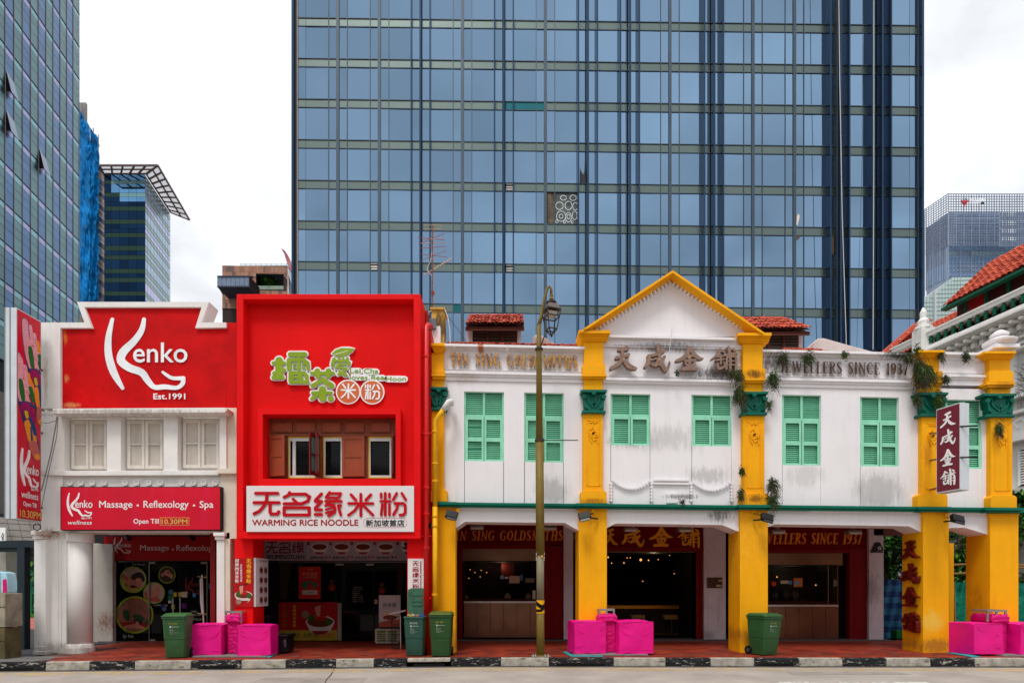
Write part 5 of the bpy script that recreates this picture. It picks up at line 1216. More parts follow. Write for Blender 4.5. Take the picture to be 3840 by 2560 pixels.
# hanging menu banner
mbm = mat('menu banner', (160, 142, 152), rough=.6, var=.04)
Gb = front(16.9, D4, 850, 1780)
bn = thing('menu_banner', 'long grey menu banner with four noodle bowls and prices above the noodle shop door', 'banner', Gb(820, 560, 0))
MB().box(Gb, 283, 492, 1390, 645, -.02, .0).build('panel', mbm, bn); MB().box(Gb, 592, 494, 595, 643, 0, .003).build('divider', mat('banner line', (120, 100, 110)), bn)
dm_ = mat('banner maroon', (120, 20, 36), rough=.6); dn = mat('banner navy', (26, 18, 32), rough=.6)
for i, ch in enumerate((WU, MING, YUAN)): glyph(Gb, ch, (298+i*98, 502, 385+i*98, 590), 0, .004+.001*i, smooth=False).build('character', dm_, bn)
text(Gb, 'WUMINGYUAN', 299, 600, 585, 634, .004, .03, fat=1.2).build('lettering', dn, bn)
bwl = mat('bowl cream', (206, 196, 190), rough=.5); brd = mat('bowl red', (150, 16, 18), rough=.5); soup = mat('noodle topping', (110, 44, 20), rough=.7, var=.7, vs=40); grn = mat('herb green', (50, 96, 30), rough=.7, var=.5, vs=40); noo = mat('noodle', (212, 140, 120), rough=.6, var=.2, vs=40)
def bowl(M, x, y, w, d, par, nm='bowl_picture'):
    """flat printed bowl of noodles"""
    MB().disc(M, x, y, w*.5, d, d+.001, 20, w*.24).build(nm, bwl, par)
    MB().prism(M, [(x-w*.49, y+w*.04), (x-w*.33, y+w*.34), (x-w*.16, y+w*.42), (x+w*.16, y+w*.42), (x+w*.33, y+w*.34), (x+w*.49, y+w*.04)], d, d+.0012).build(nm, bwl, par)
    MB().prism(M, [(x-w*.33, y+w*.3), (x-w*.16, y+w*.42), (x+w*.16, y+w*.42), (x+w*.33, y+w*.3)], d, d+.002).build('bowl_base', brd, par)
    MB().disc(M, x, y-w*.01, w*.44, d, d+.003, 20, w*.18).build('soup', soup, par)
for x, y, num, pr, nm in ((700, 548, '1', '$6.8', '招牌肉沫米粉'), (867, 548, '2', '$7.8', '肥肠米粉'), (1028, 548, '3', '$7.8', '牛肉米粉'), (1200, 548, '7', '$6', '酸辣粉'), (1372, 548, '8', '', '')):
    bowl(Gb, x, y-6, 126, .001, bn); MB().disc(Gb, x-84, y-32, 14, .001, .004).build('number_disc', mat('number orange', (150, 70, 44)), bn)
    text(Gb, num, x-90, y-42, x-79, y-23, .006, .02).build('lettering', dn, bn)
    if pr:
        text(Gb, nm, x-68, 614, x+30, 630, .004, .0, fat=.8).build('characters', dn, bn); text(Gb, pr, x+38, 610, x+84, 629, .004, .03, fat=.8).build('lettering', dm_, bn)
        text(Gb, 'Rice Noodles', x-68, 633, x+50, 641, .004, .0).build('lettering', dn, bn)
# posters
Pp = front(14.45, D4, 850, 1780)
pr = thing('pillar_poster', 'red poster with yellow and white characters over a noodle bowl on the left red pillar', 'poster', Pp(125, 810, 0))
pr['label'] = 'red poster with yellow and white characters over a noodle bowl on the red pillar'
pmr = mat('poster red', (176, 14, 18), rough=.45, var=.06)
MB().box(Pp, 56, 625, 195, 995, -.05, .03).build('panel', pmr, pr)
text(Pp, '无', 0, 0, 1, 1, 0)
pyw = mat('poster yellow', (236, 176, 40), rough=.5); pww = mat('poster white', (226, 216, 216), rough=.5)
vtext(Pp, '无名缘米粉', 166, 34, 632, 822, .034, .01, 1.6).build('characters', pyw, pr); vtext(Pp, '招牌肉沫米粉', 77, 27, 632, 815, .034, .01, 1.4).build('characters', pww, pr); vtext(Pp, '好吃解馋无名缘', 109, 16, 672, 806, .034, 0, .8).build('characters', pww, pr)
bowl(Pp, 126, 905, 134, .03, pr); MB().disc(Pp, 92, 895, 20, .032, .036).build('herbs', grn, pr); MB().disc(Pp, 172, 912, 18, .032, .036).build('herbs', grn, pr); MB().disc(Pp, 126, 888, 30, .033, .037, 16, 16).build('chilli', mat('chilli red', (190, 30, 10), var=.5, vs=40), pr)
MB().prism(Pp, [(94, 837), (124, 831), (122, 890), (102, 893)], .03, .038).build('lifted_noodles', noo, pr); MB().stroke(Pp, [(82, 840, 2), (160, 815, 3)], .03, .04, False).build('chopsticks', mat('chopstick', (50, 20, 26)), pr)
MB().disc(Pp, 90, 955, 20, .037, .041).build('medal', mat('medal', (150, 120, 100)), pr)
# menu box facing the veranda
def Ms2(x, y, d=0):
    q = Pp(199, y, 0); return Vector((q.x+d, 14.45+(x-200)/66*.75, q.z))
mx_ = thing('menu_light_box', 'white framed menu board with eight little bowls on the side of the red pillar', 'menu board', Ms2(230, 800, 0))
MB().box(Ms2, 203, 622, 268, 992, -.02, .05).build('case', mat('white case', (220, 216, 216), rough=.4), mx_)
text(Ms2, '无名缘', 222, 632, 260, 650, .054, 0, .6).build('characters', dm_, mx_)
for j in range(4):
    for i in range(2):
        x0 = 221+i*23; y0 = 682+j*76; MB().box(Ms2, x0, y0, x0+20, y0+70, .05, .053).build('menu_picture', mat('menu cell', (190, 170, 176)), mx_); MB().disc(Ms2, x0+10, y0+32, 8, .053, .056, 14, 22).build('bowl_picture', soup, mx_)
Pr = front(14.45, D4, 850, 1780)
wp = thing('pillar_poster', 'white upright poster with crimson characters behind the open green bin', 'poster', Pr(1430, 800, 0))
MB().box(Pr, 1366, 630, 1494, 960, -.05, .02).build('panel', mat('white sign face', (222, 216, 216)), wp)
for i, ch in enumerate(NOODLE5): glyph(Pr, ch, (1401, 648+i*43, 1447, 684+i*43), .02, .025, smooth=False).build('character', mat('sign maroon', (160, 4, 20)), wp)
def rot(x, y, d=0): return Pr(1462-y, 648+x, d)
text(rot, 'WARMING RICE NOODLE', 0, -6, 235, 6, .026, .02, fat=.6).build('lettering', mat('sign maroon', (160, 4, 20)), wp)
# posters on the glass
rp = thing('window_poster', 'upright red poster with pale characters in the noodle shop window', 'poster', G(625, 810, 0))
MB().box(G, 543, 690, 708, 933, .0, .02).build('panel', mat('poster vermilion', (206, 34, 22), rough=.5), rp)
for s, a, b, c, d in (('大众点评', 612, 706, 655, 720), ('逛吃逛吃', 566, 732, 687, 756), ('in新加坡', 578, 760, 678, 779), ('免费领好礼', 612, 878, 655, 890)): text(G, s, a, b, c, d, .023, 0, 1).build('characters', mat('poster pale', (226, 160, 146)) if b < 800 else dn, rp)
MB().disc(G, 625, 828, 62, .02, .022, 24, 30).build('island_picture', mat('island green', (44, 130, 96), var=.3, vs=12), rp); MB().disc(G, 632, 836, 24, .022, .024, 16, 26).build('rounded_picture', mat('picture red', (200, 60, 50), var=.4, vs=20), rp)
MB().box(G, 568, 866, 684, 900, .02, .022).build('label_strip', mat('strip white', (206, 196, 190)), rp)
wo2 = thing('window_poster', 'wide red advertisement with a big noodle bowl low in the noodle shop window', 'poster', G(610, 1100, 0))
MB().box(G, 392, 957, 833, 1167, .0, .02).build('panel', pmr, wo2); MB().box(G, 392, 1167, 833, 1246, .0, .02).build('gold_band', mat('gold band', (176, 150, 50), rough=.5, var=.2, vs=2), wo2)
vtext(G, '无名缘米粉', 436, 36, 975, 1150, .023).build('characters', mat('dull gold', (176, 110, 30)), wo2); vtext(G, '招牌肉沫米粉', 511, 24, 978, 1150, .023, 0, 1).build('characters', pyw, wo2)
for s, a, b, m in (('新加坡总店', 408, 552, dn), ('全球门店', 576, 692, dn), ('2000+', 712, 815, mat('poster red text', (176, 20, 24)))): text(G, s, a, 1188, b, 1220, .023, 0.005, 1.6).build('characters', m, wo2)
bowl(G, 704, 1108, 218, .02, wo2); MB().disc(G, 640, 1078, 30, .022, .027, 16, 22).build('herbs', grn, wo2); MB().disc(G, 775, 1105, 28, .022, .027, 16, 18).build('herbs', grn, wo2); MB().disc(G, 706, 1070, 44, .023, .028, 16, 26).build('chilli', mat('chilli red', (190, 30, 10)), wo2)
MB().prism(G, [(662, 988), (708, 980), (704, 1065), (676, 1060)], .02, .029).build('lifted_noodles', noo, wo2); MB().stroke(G, [(645, 997, 3), (745, 962, 3)], .02, .031, False).build('chopsticks', mat('chopstick', (50, 20, 26)), wo2); MB().disc(G, 592, 1050, 30, .02, .024).build('medal', mat('medal', (150, 120, 100)), wo2)
pp = thing('standing_poster', 'pale upright poster of a meat bun leaning beside the bins', 'poster', G(1228, 1030, 0)); Gs = front(16.8, D4, 850, 1780)
MB().box(Gs, 1147, 905, 1310, 1145, -.03, .0).build('panel', mat('poster pale grey', (176, 164, 164), var=.1, vs=1.5), pp); text(Gs, '肉夹馍', 1180, 962, 1276, 996, .004, .01, 2).build('characters', dn, pp)
MB().disc(Gs, 1230, 1062, 62, 0, .002, 20, 32).build('bun_picture', mat('bun print', (196, 160, 130), var=.2, vs=10), pp); MB().disc(Gs, 1230, 1072, 54, .001, .004, 20, 18).build('meat_picture', mat('meat print', (120, 50, 34), var=.6, vs=30), pp); MB().prism(Gs, [(1147,1110),(1230,1090),(1310,1085),(1310,1145),(1147,1145)], 0, .003).build('table_picture', mat('poster terracotta', (150, 70, 50)), pp)
for (x, y, w_) in ((793, 838, 'nearer the red window poster'), (1170, 862, 'above the pale standing poster')):
    t = thing('hanging_bear_charm', 'small red and gold bear charm hung on the dark glass, '+w_, 'ornament', G(x, y, .02), 'bear charms on the noodle shop glass')
    MB().ring(G, x, y-38, 7, 11, 0, .012).build('loop', mat('dull gold', (176, 110, 30)), t); MB().disc(G, x, y+8, 27, 0, .016, 18, 30).build('wreath', mat('wreath', (120, 24, 20), var=.7, vs=40), t); MB().disc(G, x, y-6, 14, .016, .028).build('bear_head', mat('bear brown', (96, 58, 36)), t); MB().disc(G, x, y+14, 12, .016, .026).build('bear_body', mat('bear shirt', (190, 40, 30)), t)
t = thing('window_notice', 'white opening hours and drinks list lettered on the dark glass', 'lettering', G(990, 900, .02)); gl = mat('notice white', (170, 166, 166), rough=.6)
for i, s in enumerate(('营业时间', '11:00am-10:00pm', '堂食打包外卖', '啤酒 Beer', '凉糕茶 leicha', '咖啡 coffee', '米粉 noodles', '炸鱼条 Fried Lok')): text(G, s, 948+(14 if i == 0 else 0), 840+i*15.5, (948+[72, 85, 60, 60, 78, 80, 86, 94][i]), 850+i*15.5, .004, 0, .4).build('lettering', gl, t)
MB().box(G, 1106, 937, 1136, 970, 0, .006).build('arrow_sticker', mat('arrow cream', (196, 170, 140)), t); MB().stroke(G, [(1113, 953, 2), (1130, 953, 2)], .006, .009, False).build('arrow', mat('arrow red', (190, 40, 20)), t)
# drain pipes
rp_ = mat('red pipe', (214, 8, 12), rough=.35, spec=.5, var=.05); Y_ = 14.35
dp = thing('red_drainpipe', 'red drainpipe running down the seam between the red and yellow buildings', 'drainpipe', W(1596, 2430, Y_))
px = W(1598, 0, Y_).x
MB().tube([(px, Y_, W(0, 2432, Y_).z), (px, Y_, W(0, 1226, Y_).z), (px+.03, Y_+.05, W(0, 1214, Y_).z), (px+.1, Y_+.2, W(0, 1212, Y_).z)], .062, 14).build('pipe', rp_, dp, smooth=True)
for y in (1336, 1628, 1827, 1925, 2052): MB().tube([(px, Y_, W(0, y, Y_).z-.025), (px, Y_, W(0, y, Y_).z+.025)], .078, 14).build('collar', rp_, dp)
for y in (1622, 2008, 2240): MB().wbox(px-.12, px+.12, Y_, Y_+.15, W(0, y, Y_).z-.012, W(0, y, Y_).z+.012).build('clamp', rp_, dp)
# ------------------------------------------------------------- goldsmith shophouses
gw = mat('white limewash', (234, 230, 232), rough=.75, var=.025, vs=1.2, streak=.16, grime=(150, 142, 138), bump=.2, bs=20, streakscale=9,
 stains=[(W(2680, 1400, 14.9), 1.1, .32, (60, 56, 52), .85, 9, .60), (W(2500, 1300, 14.9), 2.2, .25, (70, 66, 64), .7, 8, .66), (W(2900, 1360, 14.9), .8, .55, (66, 62, 58), .8, 8, .63), (W(3300, 1840, 14.9), 1.0, .75, (128, 128, 126), .5, 3, .52), (W(2070, 1840, 14.9), .7, .6, (140, 138, 136), .5, 3.5, .54), (W(3380, 1330, 14.9), .9, .2, (40, 44, 34), .9, 9, .56), (W(2700, 1930, 14.9), .6, .35, (60, 60, 56), .7, 10, .63), (W(2480, 1640, 14.9), 2.4, .6, (150, 146, 144), .4, 4, .60), (W(2360, 1650, 14.9), 1.0, .3, (146, 144, 142), .5, 5, .57), (W(2660, 1780, 14.9), 1.0, .35, (150, 148, 146), .5, 5, .57), (W(1802, 1300, 14.8), .12, .2, (190, 96, 40), .85, 12, .5), (W(2560, 1860, 14.9), .8, .12, (60, 62, 52), .7, 10, .6), (W(3020, 1780, 14.9), .8, .5, (170, 166, 164), .4, 3, .55), (W(3480, 1450, 14.9), .5, .2, (66, 60, 52), .7, 10, .6), (W(1740, 1420, 14.9), .6, .25, (196, 180, 166), .5, 5, .55)])
gy = mat('mustard plaster', (244, 170, 0), rough=.7, var=.05, vs=1.2, streak=.22, grime=(196, 122, 10), bump=.35, bs=14, streakscale=6, k=1.0,
 stains=[(W(2700, 1850, 14.8), 11, 6, (216, 138, 14), .3, 3, .72), (W(2700, 2000, 14.8), 11, 5, (246, 206, 96), .4, 11, .84), (W(2826, 1405, 14.8), .35, .2, (110, 66, 10), .9, 12, .56), (W(2830, 1870, 14.8), .35, .2, (120, 70, 10), .85, 12, .58), (W(3490, 1420, 14.8), .45, .25, (80, 50, 14), .9, 10, .55), (W(3510, 2330, 14.7), .5, .5, (230, 200, 90), .6, 6, .60), (W(2745, 2380, 14.9), .4, .4, (150, 90, 20), .6, 6, .58), (W(1700, 2400, 14.8), .5, .5, (170, 110, 30), .6, 7, .56), (W(2220, 2400, 14.8), .7, .45, (176, 112, 24), .6, 7, .56), (W(2830, 2390, 14.8), .7, .5, (170, 106, 24), .6, 7, .56), (W(3510, 2420, 14.8), .7, .3, (150, 100, 40), .7, 8, .54), (W(3760, 2420, 14.8), .7, .3, (150, 100, 40), .6, 8, .55), (W(2225, 1880, 14.8), .5, .12, (150, 90, 16), .7, 9, .55), (W(3760, 1450, 14.8), .5, .2, (170, 110, 20), .7, 9, .57), (W(3650, 2250, 15), .5, .9, (150, 76, 6), .55, 2.5, .56), (W(3480, 1700, 14.8), .2, .6, (200, 120, 16), .6, 8, .57), (W(2230, 1238, 14.6), .6, .06, (170, 110, 20), .7, 10, .55)])  # stains at the column feet mix dirt with painted contact shade
gg = mat('dark green trim', (0, 104, 84), rough=.45, var=.1, vs=3, streak=.15); gc = mat('capital green', (0, 98, 80), rough=.4, var=.15, vs=5)
sh = mat('mint shutter', (146, 216, 184), rough=.5, var=.08, vs=3, streak=.45, grime=(84, 160, 122), streakscale=12, rnd=.07)
YG = 14.8; WF = -.15
U = front(YG); 
def slope(y): return max(0, .0225-(y-1305)*1.874e-5)
def hb(par, nm, m, x0, x1, y0, y1, d0, d1, bevel=0):
    """horizontal member: y rows taken at its left end, following the facade's run"""
    a, b = slope(y0)*(x1-x0), slope(y1)*(x1-x0)
    return MB().prism(U, [(x0, y0), (x0, y1), (x1, y1+b), (x1, y0+a)], d0, d1).build(nm, m, par, bevel)
g1 = thing('goldsmith_shophouse', 'white goldsmith shophouse bay lettered TIN SING GOLDSMITHS, beside the red building', 'shophouse', (0.1, 15, 0), 'goldsmith shophouse bays')
g2_ = thing('goldsmith_shophouse', 'white goldsmith shophouse bay topped by a yellow edged triangular pediment', 'shophouse', (4.1, 15, 0), 'goldsmith shophouse bays')
g3 = thing('goldsmith_shophouse', 'white goldsmith shophouse bay lettered JEWELLERS SINCE 1937 with ferns on its cornice', 'shophouse', (8.5, 15, 0), 'goldsmith shophouse bays')
# --- windows
slm = MB()
slm.v = [(-.5, 0, 0), (.5, 0, 0), (.5, .045, .5), (-.5, .045, .5), (-.5, .012, -.12), (.5, .012, -.12), (.5, .057, .38), (-.5, .057, .38)]
slm.f = [(0, 1, 2, 3), (7, 6, 5, 4), (4, 5, 1, 0), (3, 2, 6, 7), (0, 3, 7, 4), (1, 5, 6, 2)]
slat_me = meshof(slm, 'slat', sh); dk_in = mat('slat shade green', (52, 128, 98), rough=.8)
def shutter(par, x0, x1, y0, y1, two=True, sl=0.02):
    d = WF-.06; yt = y0+(y1-y0)*(.335 if two else .40)
    t = thing('w', '', ''); del t['label']; del t['category']; t.name = 'shutter_window'; t.parent = par; c = U((x0+x1)/2, y1, d); t.location = c-par.location
    sk = sl*(x1-x0)
    def P(x, y, q=0): return U(x, y+sl*(x-x0), q)
    xm = (x0+x1)/2
    MB().box(P, x0, y0, x1, y1, d-.08, d-.045).build('dark_back', dk_in, t)
    fr = MB(); f = 7
    for r in ((x0, y0, x1, y0+6), (x0, y0+6, x0+f, yt), (x1-f, y0+6, x1, yt), (xm-4.5, y0+6, xm+4.5, yt), (x0, yt, x1, yt+7)): fr.box(P, *r, d-.05, d)
    fr.build('frame', sh, t)
    secs = [(x0+f, xm-4.5, y0+6, yt), (xm+4.5, x1-f, y0+6, yt)]
    for (a, b) in ((x0, xm-1), (xm+1, x1)):
        lf = MB(); yb = y1
        li, ri = (a+14, b-8) if a == x0 else (a+8, b-14)
        lf.box(P, a, yt+7, li, yb, d-.045, d+.012).box(P, ri, yt+7, b, yb, d-.045, d+.012).box(P, li, yt+7, ri, yt+18, d-.045, d+.012).box(P, li, yb-7, ri, yb, d-.045, d+.012)
        if two: ym = yt+18+(yb-7-yt-18)*.5; lf.box(P, li, ym-7, ri, ym+7, d-.045, d+.012); secs += [(li, ri, yt+18, ym-7), (li, ri, ym+7, yb-7)]
        else: secs.append((li, ri, yt+18, yb-7))
        lf.build('shutter_leaf', sh, t)
        for hy in (.12, .5, .88):
            q = yt+18+(yb-yt-30)*hy; MB().box(P, (a-1 if a == x0 else b-3), q-5, (a+3 if a == x0 else b+1), q+5, d, d+.03).build('hinge', sh, t)
    for (a, b, c_, e) in secs:
        n = max(3, round((e-c_)/7.7)); pit = (e-c_)/n
        for k in range(n):
            p = P((a+b)/2, c_+pit*(k+.95), d-.035); w = (b-a+2)*YG/F; hh = pit*YG/F*1.25
            if (a < 1760 and c_ > 1560 and k in (3,) and par is g1 and a > 1745): continue
            o = rep('slat', slat_me, p, t, scale=(w, .75, hh*1.15)); o.location = p-c
            if random.random() < .06: o.rotation_euler = (random.uniform(-.15, .1), random.uniform(-.01, .01), 0)
    return t
def bay(par, x0, x1, ytop, wins, ybot):
    """wall with sunk windows and sunk aprons below them; ytop/ybot at x0"""
    holes = []; s = slope(1600); mb = MB(); x = x0
    T = lambda q: ytop+slope(ytop)*(q-x0); B = lambda q: ybot+slope(ybot)*(q-x0)
    for (a, b, c, d, two) in wins:
        mb.prism(U, [(x, T(x)), (x, B(x)), (a, B(a)), (a, T(a))], WF-.2, WF)
        mb.prism(U, [(a, T(a)), (a, c), (b, c+.02*(b-a)), (b, T(b))], WF-.2, WF)
        mb2 = MB(); mb2.prism(U, [(a+2, d), (a+2, B(a)), (b-2, B(b)), (b-2, d+.01*(b-a))], WF-.2, WF-.02); mb2.build('window_apron', gw, par)
        x = b
    mb.prism(U, [(x, T(x)), (x, B(x)), (x1, B(x1)), (x1, T(x1))], WF-.2, WF)
    mb.build('wall', gw, par)
    MB().prism(U, [(x0, T(x0)), (x0, B(x0)), (x1, B(x1)), (x1, T(x1))], WF-.35, WF-.22).build('backing', mat('dark cavity', (30, 28, 28)), par)
    for (a, b, c, d, two) in wins: shutter(par, a, b, c, d, two)
bay(g1, 1660, 2192, 1425, [(1740.7, 1889.7, 1467, 1727.5, True), (1966, 2114, 1471, 1731.6, True)], 1883)
bay(g2_, 2255, 2792, 1436, [(2289.6, 2439, 1475, 1668, False), (2593, 2744, 1479, 1671, False)], 1888)
bay(g3, 2860, 3458, 1446, [(2932.6, 3079, 1479, 1743, True), (3225.5, 3371.4, 1487, 1747, True)], 1892)
bay(g3, 3522, 3718, 1455, [(3545, 3683, 1497, 1756, True)], 1900)
# --- parapets
def entab(par, x0, x1, yc, yp, yl, ye):
    """cornice yc..yp, panel yp..yl, ledge and mouldings yl..ye"""
    hb(par, 'parapet', gw, x0, x1, yc+4, ye, -.45, WF)
    hb(par, 'cornice', gw, x0-2, x1+2, yc, yc+9, WF-.3, WF+.16); hb(par, 'cornice', gw, x0, x1, yc+9, yc+14, WF, WF+.11); hb(par, 'cornice', gw, x0, x1, yc+14, yp-2, WF, WF+.06)
    hb(par, 'ledge', gw, x0-2, x1+2, yl, yl+10, WF, WF+.11, .006); hb(par, 'ledge', gw, x0, x1, yl+10, yl+19, WF, WF+.07); hb(par, 'ledge', gw, x0, x1, yl+19, ye, WF, WF+.035)
    for r in ((x0+3, yp, x1-3, yp+3), (x0+3, yl-9, x1-3, yl-5)): hb(par, 'panel_moulding', gw, r[0], r[2], r[1], r[3], WF, WF+.025)
entab(g1, 1665, 2191, 1287, 1309, 1389, 1424)
entab(g2_, 2262, 2790, 1254, 1300, 1414, 1438)
hb(g2_, 'cornice', gw, 2262, 2790, 1284, 1290, WF, WF+.08)
entab(g3, 2862, 3455, 1309, 1334, 1414, 1448)
entab(g3, 3520, 3712, 1318, 1346, 1401, 1442)
# --- pediment
A0, AP, A1 = (2176, 1240), (2522.6, 1013), (2866, 1246)
MB().prism(U, [(2226, 1262), (2229, 1236), (2514, 1046), (2819, 1247), (2822, 1262)], -.5, WF+.02).build('pediment', gw, g2_)
def rake(p, q, n0, n1, d0, d1, m, nm, bevel=0):
    u = Vector((q[0]-p[0], q[1]-p[1])).normalized(); nn = Vector((-u.y, u.x))
    if nn.y < 0: nn = -nn
    P = [Vector(p)+nn*n0, Vector(q)+nn*n0, Vector(q)+nn*n1, Vector(p)+nn*n1]
    P[1].x = P[2].x = q[0]; P[1].y = q[1]+n0/abs(nn.y)*1.0; P[2].y = q[1]+n1/abs(nn.y)
    MB().prism(U, [tuple(v) for v in P], d0, d1).build(nm, m, g2_, bevel)
for (p, q) in ((A0, AP), (A1, AP)):
    rake(p, q, 0, 8, -.6, .24, gy, 'raking_cornice'); rake(p, q, 8, 15, -.5, .16, gy, 'raking_cornice'); rake(p, q, 15, 21, -.4, .06, gy, 'raking_cornice')
dmm = unit('dentil', gw)
for (p, q, n) in (((2238, 1232), (2512, 1058), 21), ((2812, 1240), (2530, 1058), 21)):
    for k in range(n):
        x, y = p[0]+(q[0]-p[0])*k/(n-1), p[1]+(q[1]-p[1])*k/(n-1); a = math.atan2(p[1]-q[1], q[0]-p[0])
        rep('dentil', dmm, U(x, y, WF+.11), g2_, scale=(.055, .10, .095), rot=(0, -a*.9 if q[0] > p[0] else -(a-math.pi)*.9, 0))
# --- pilasters
def lozenge(par, x0, x1, y0, y1, d):
    """sunk panel outline and leafy plaster relief at its head"""
    mb = MB(); r = 1.5
    xa, xb = x0+.30*(x1-x0), x1-.14*(x1-x0); xa = x0+.22*(x1-x0)
    for p in ([(xa, y0), (xb, y0)], [(xb, y0), (xb, y1)], [(xb-5, y0+5), (xb-5, y1-4)], [(xa, y0), (xa, y0+12)], [(xa, y1), (xb, y1)], [(xa, y0+95), (xa, y1)]): mb.stroke(U, [(x, y, r) for x, y in p], d, d+.012, False)
    mb.build('panel_moulding', gy, par)
    m = MB(); cx = (xa+xb)/2
    for q in ([(cx-14, y0+6, 2), (cx, y0+8, 3), (cx+12, y0+5, 2)], [(cx-2, y0+8, 2), (cx-6, y0+24, 3), (cx-14, y0+34, 2)], [(cx, y0+28, 3), (cx+6, y0+40, 4), (cx-4, y0+50, 3)], [(cx-18, y0+44, 2), (cx-8, y0+52, 3.5), (cx+2, y0+46, 3), (cx+10, y0+54, 3), (cx+18, y0+46, 2)], [(cx-18, y0+54, 2), (cx-6, y0+62, 3.5), (cx+6, y0+58, 3), (cx+18, y0+58, 2)], [(cx-16, y0+64, 2), (cx-10, y0+74, 3), (cx-6, y0+84, 1.5)], [(cx-4, y0+66, 2), (cx+2, y0+74, 3), (cx+10, y0+68, 3)], [(cx+12, y0+66, 2), (cx+16, y0+76, 3), (cx+14, y0+86, 1.5)]): m.stroke(U, q, d, d+.02)
    m.build('leaf_relief', gy, par)
def capital(par, x0, x1, y0, y1, d):
    w = x1-x0; cx = (x0+x1)/2
    MB().prism(U, [(x0, y0), (x0+3, y0+10), (x1-3, y0+10), (x1, y0)], -.2, d+.14).build('abacus', gc, par, .01)
    MB().prism(U, [(x0+.09*w, y0+10), (x0+.14*w, y1-10), (x1-.14*w, y1-10), (x1-.09*w, y0+10)], -.2, d+.03).build('capital', gc, par)
    MB().box(U, x0+.06*w, y1-10, x1-.06*w, y1, -.2, d+.08).build('necking', gc, par, .012)
    m = MB()
    for s in (-1, 1):
        ex = cx+s*.36*w
        m.stroke(U, [(ex+8*math.cos(t)*s*(1-t/9), y0+24+9*math.sin(t)*(1-t/9), 2.6) for t in [q*.7 for q in range(11)]], d, d+.11)
        m.stroke(U, [(ex+s*4, y0+32, 4), (ex-s*2, y0+46, 3.5), (ex-s*5, y0+62, 4), (ex-s*14, y0+70, 2)], d, d+.07)
        m.stroke(U, [(ex-s*10, y0+16, 3), (ex-s*16, y0+30, 3), (ex-s*16, y0+44, 2.5), (cx+s*4, y0+64, 3)], d, d+.06)
    for k in range(-2, 3): m.stroke(U, [(cx, y0+58, 1.6), (cx+k*6, y0+40+abs(k)*3, 2.4)], d, d+.055)
    m.disc(U, cx, y0+11, 8, d, d+.18, 12); m.build('acanthus_relief', gc, par)
def pil(par, cap, sh1, blk_, mold, neck, capi, shaft, base, col, dz=0, side=0.8, lozen=True):
    d = 0
    x0, x1, y0, y1 = cap; h = y1-y0
    for (a, b, e, dd) in ((0, .3, 0, .16), (.3, .55, 5, .10), (.55, .8, 8, .06), (.8, 1, 11, .02)): MB().box(U, x0+e, y0+h*a, x1-e, y0+h*b, -.45, dd+.04).build('pier_cap', gy, par, .006)
    MB().box(U, *[sh1[i] for i in (0, 2, 1, 3)], -.4, 0).build('pier', gy, par, .008)
    MB().box(U, *[blk_[i] for i in (0, 2, 1, 3)], -.4, .06).build('pier_block', gy, par, .012)
    x0, x1, y0, y1 = mold; MB().box(U, x0, y0, x1, y0+(y1-y0)*.5, -.4, .09).box(U, x0+4, y0+(y1-y0)*.5, x1-4, y1, -.4, .05).build('pier_moulding', gy, par)
    MB().box(U, *[neck[i] for i in (0, 2, 1, 3)], -.4, -.02).build('pier', gy, par)
    capital(par, *capi, 0)
    MB().box(U, *[shaft[i] for i in (0, 2, 1, 3)], -.3, 0).build('pilaster', gy, par, .008)
    if lozen: lozenge(par, *[shaft[i] for i in (0, 1)], shaft[2]+28, shaft[3]-22, 0)
    x0, x1, y0, y1 = base; MB().prism(U, [(x0, y0+8), (x0, y1), (x1, y1), (x1, y0+8), (x1-9, y0), (x0+9, y0)], -.3, .07).build('pilaster_base', gy, par, .008)
    x0, x1, y0, y1 = col; MB().box(U, x0, y0, x1, y1, -side, .0).build('column', gy, par, .012); MB().box(U, x0-2, y0, x1+2, y0+8, -.3, .025).build('column_cap', gy, par)
pil(g1, (1616, 1666, 1285, 1322), (1618, 1663, 1322, 1388), (1618, 1666, 1384, 1398), (1618, 1668, 1398, 1420), (1619, 1662, 1420, 1450), (1612, 1678, 1450, 1537), (1618, 1664, 1537, 1836), (1616, 1676, 1832, 1880), (1636, 1708, 1896, 2456), side=.4, lozen=False)
pil(g2_, (2170, 2289, 1237, 1277), (2190, 2263, 1277, 1367), (2184, 2270, 1366, 1402), (2184, 2275, 1402, 1418), (2190, 2260, 1418, 1460), (2177, 2278, 1460, 1548), (2186, 2261, 1547, 1842), (2177, 2275, 1838, 1886), (2170, 2276, 1902, 2452))
pil(g3, (2768, 2894, 1247, 1284), (2786, 2861, 1283, 1382), (2783, 2871, 1381, 1416), (2784, 2870, 1416, 1434), (2787, 2860, 1434, 1468), (2776, 2884, 1467, 1555), (2786, 2867, 1553, 1850), (2779, 2883, 1848, 1892), (2775, 2880, 1908, 2452))
pil(g3, (3446, 3543, 1312, 1340), (3453, 3522, 1340, 1392), (3446, 3536, 1390, 1426), (3446, 3540, 1426, 1442), (3454, 3527, 1442, 1470), (3443, 3559, 1470, 1560), (3458, 3536, 1558, 1855), (3443, 3554, 1850, 1900), (3462, 3559, 1917, 2452))
pil(g3, (3692, 3811, 1316, 1344), (3711, 3789, 1344, 1392), (3709, 3801, 1390, 1432), (3700, 3806, 1432, 1451), (3712, 3789, 1451, 1475), (3689, 3815, 1474, 1563), (3716, 3797, 1561, 1860), (3715, 3814, 1856, 1905), (3713, 3820, 1924, 2452))
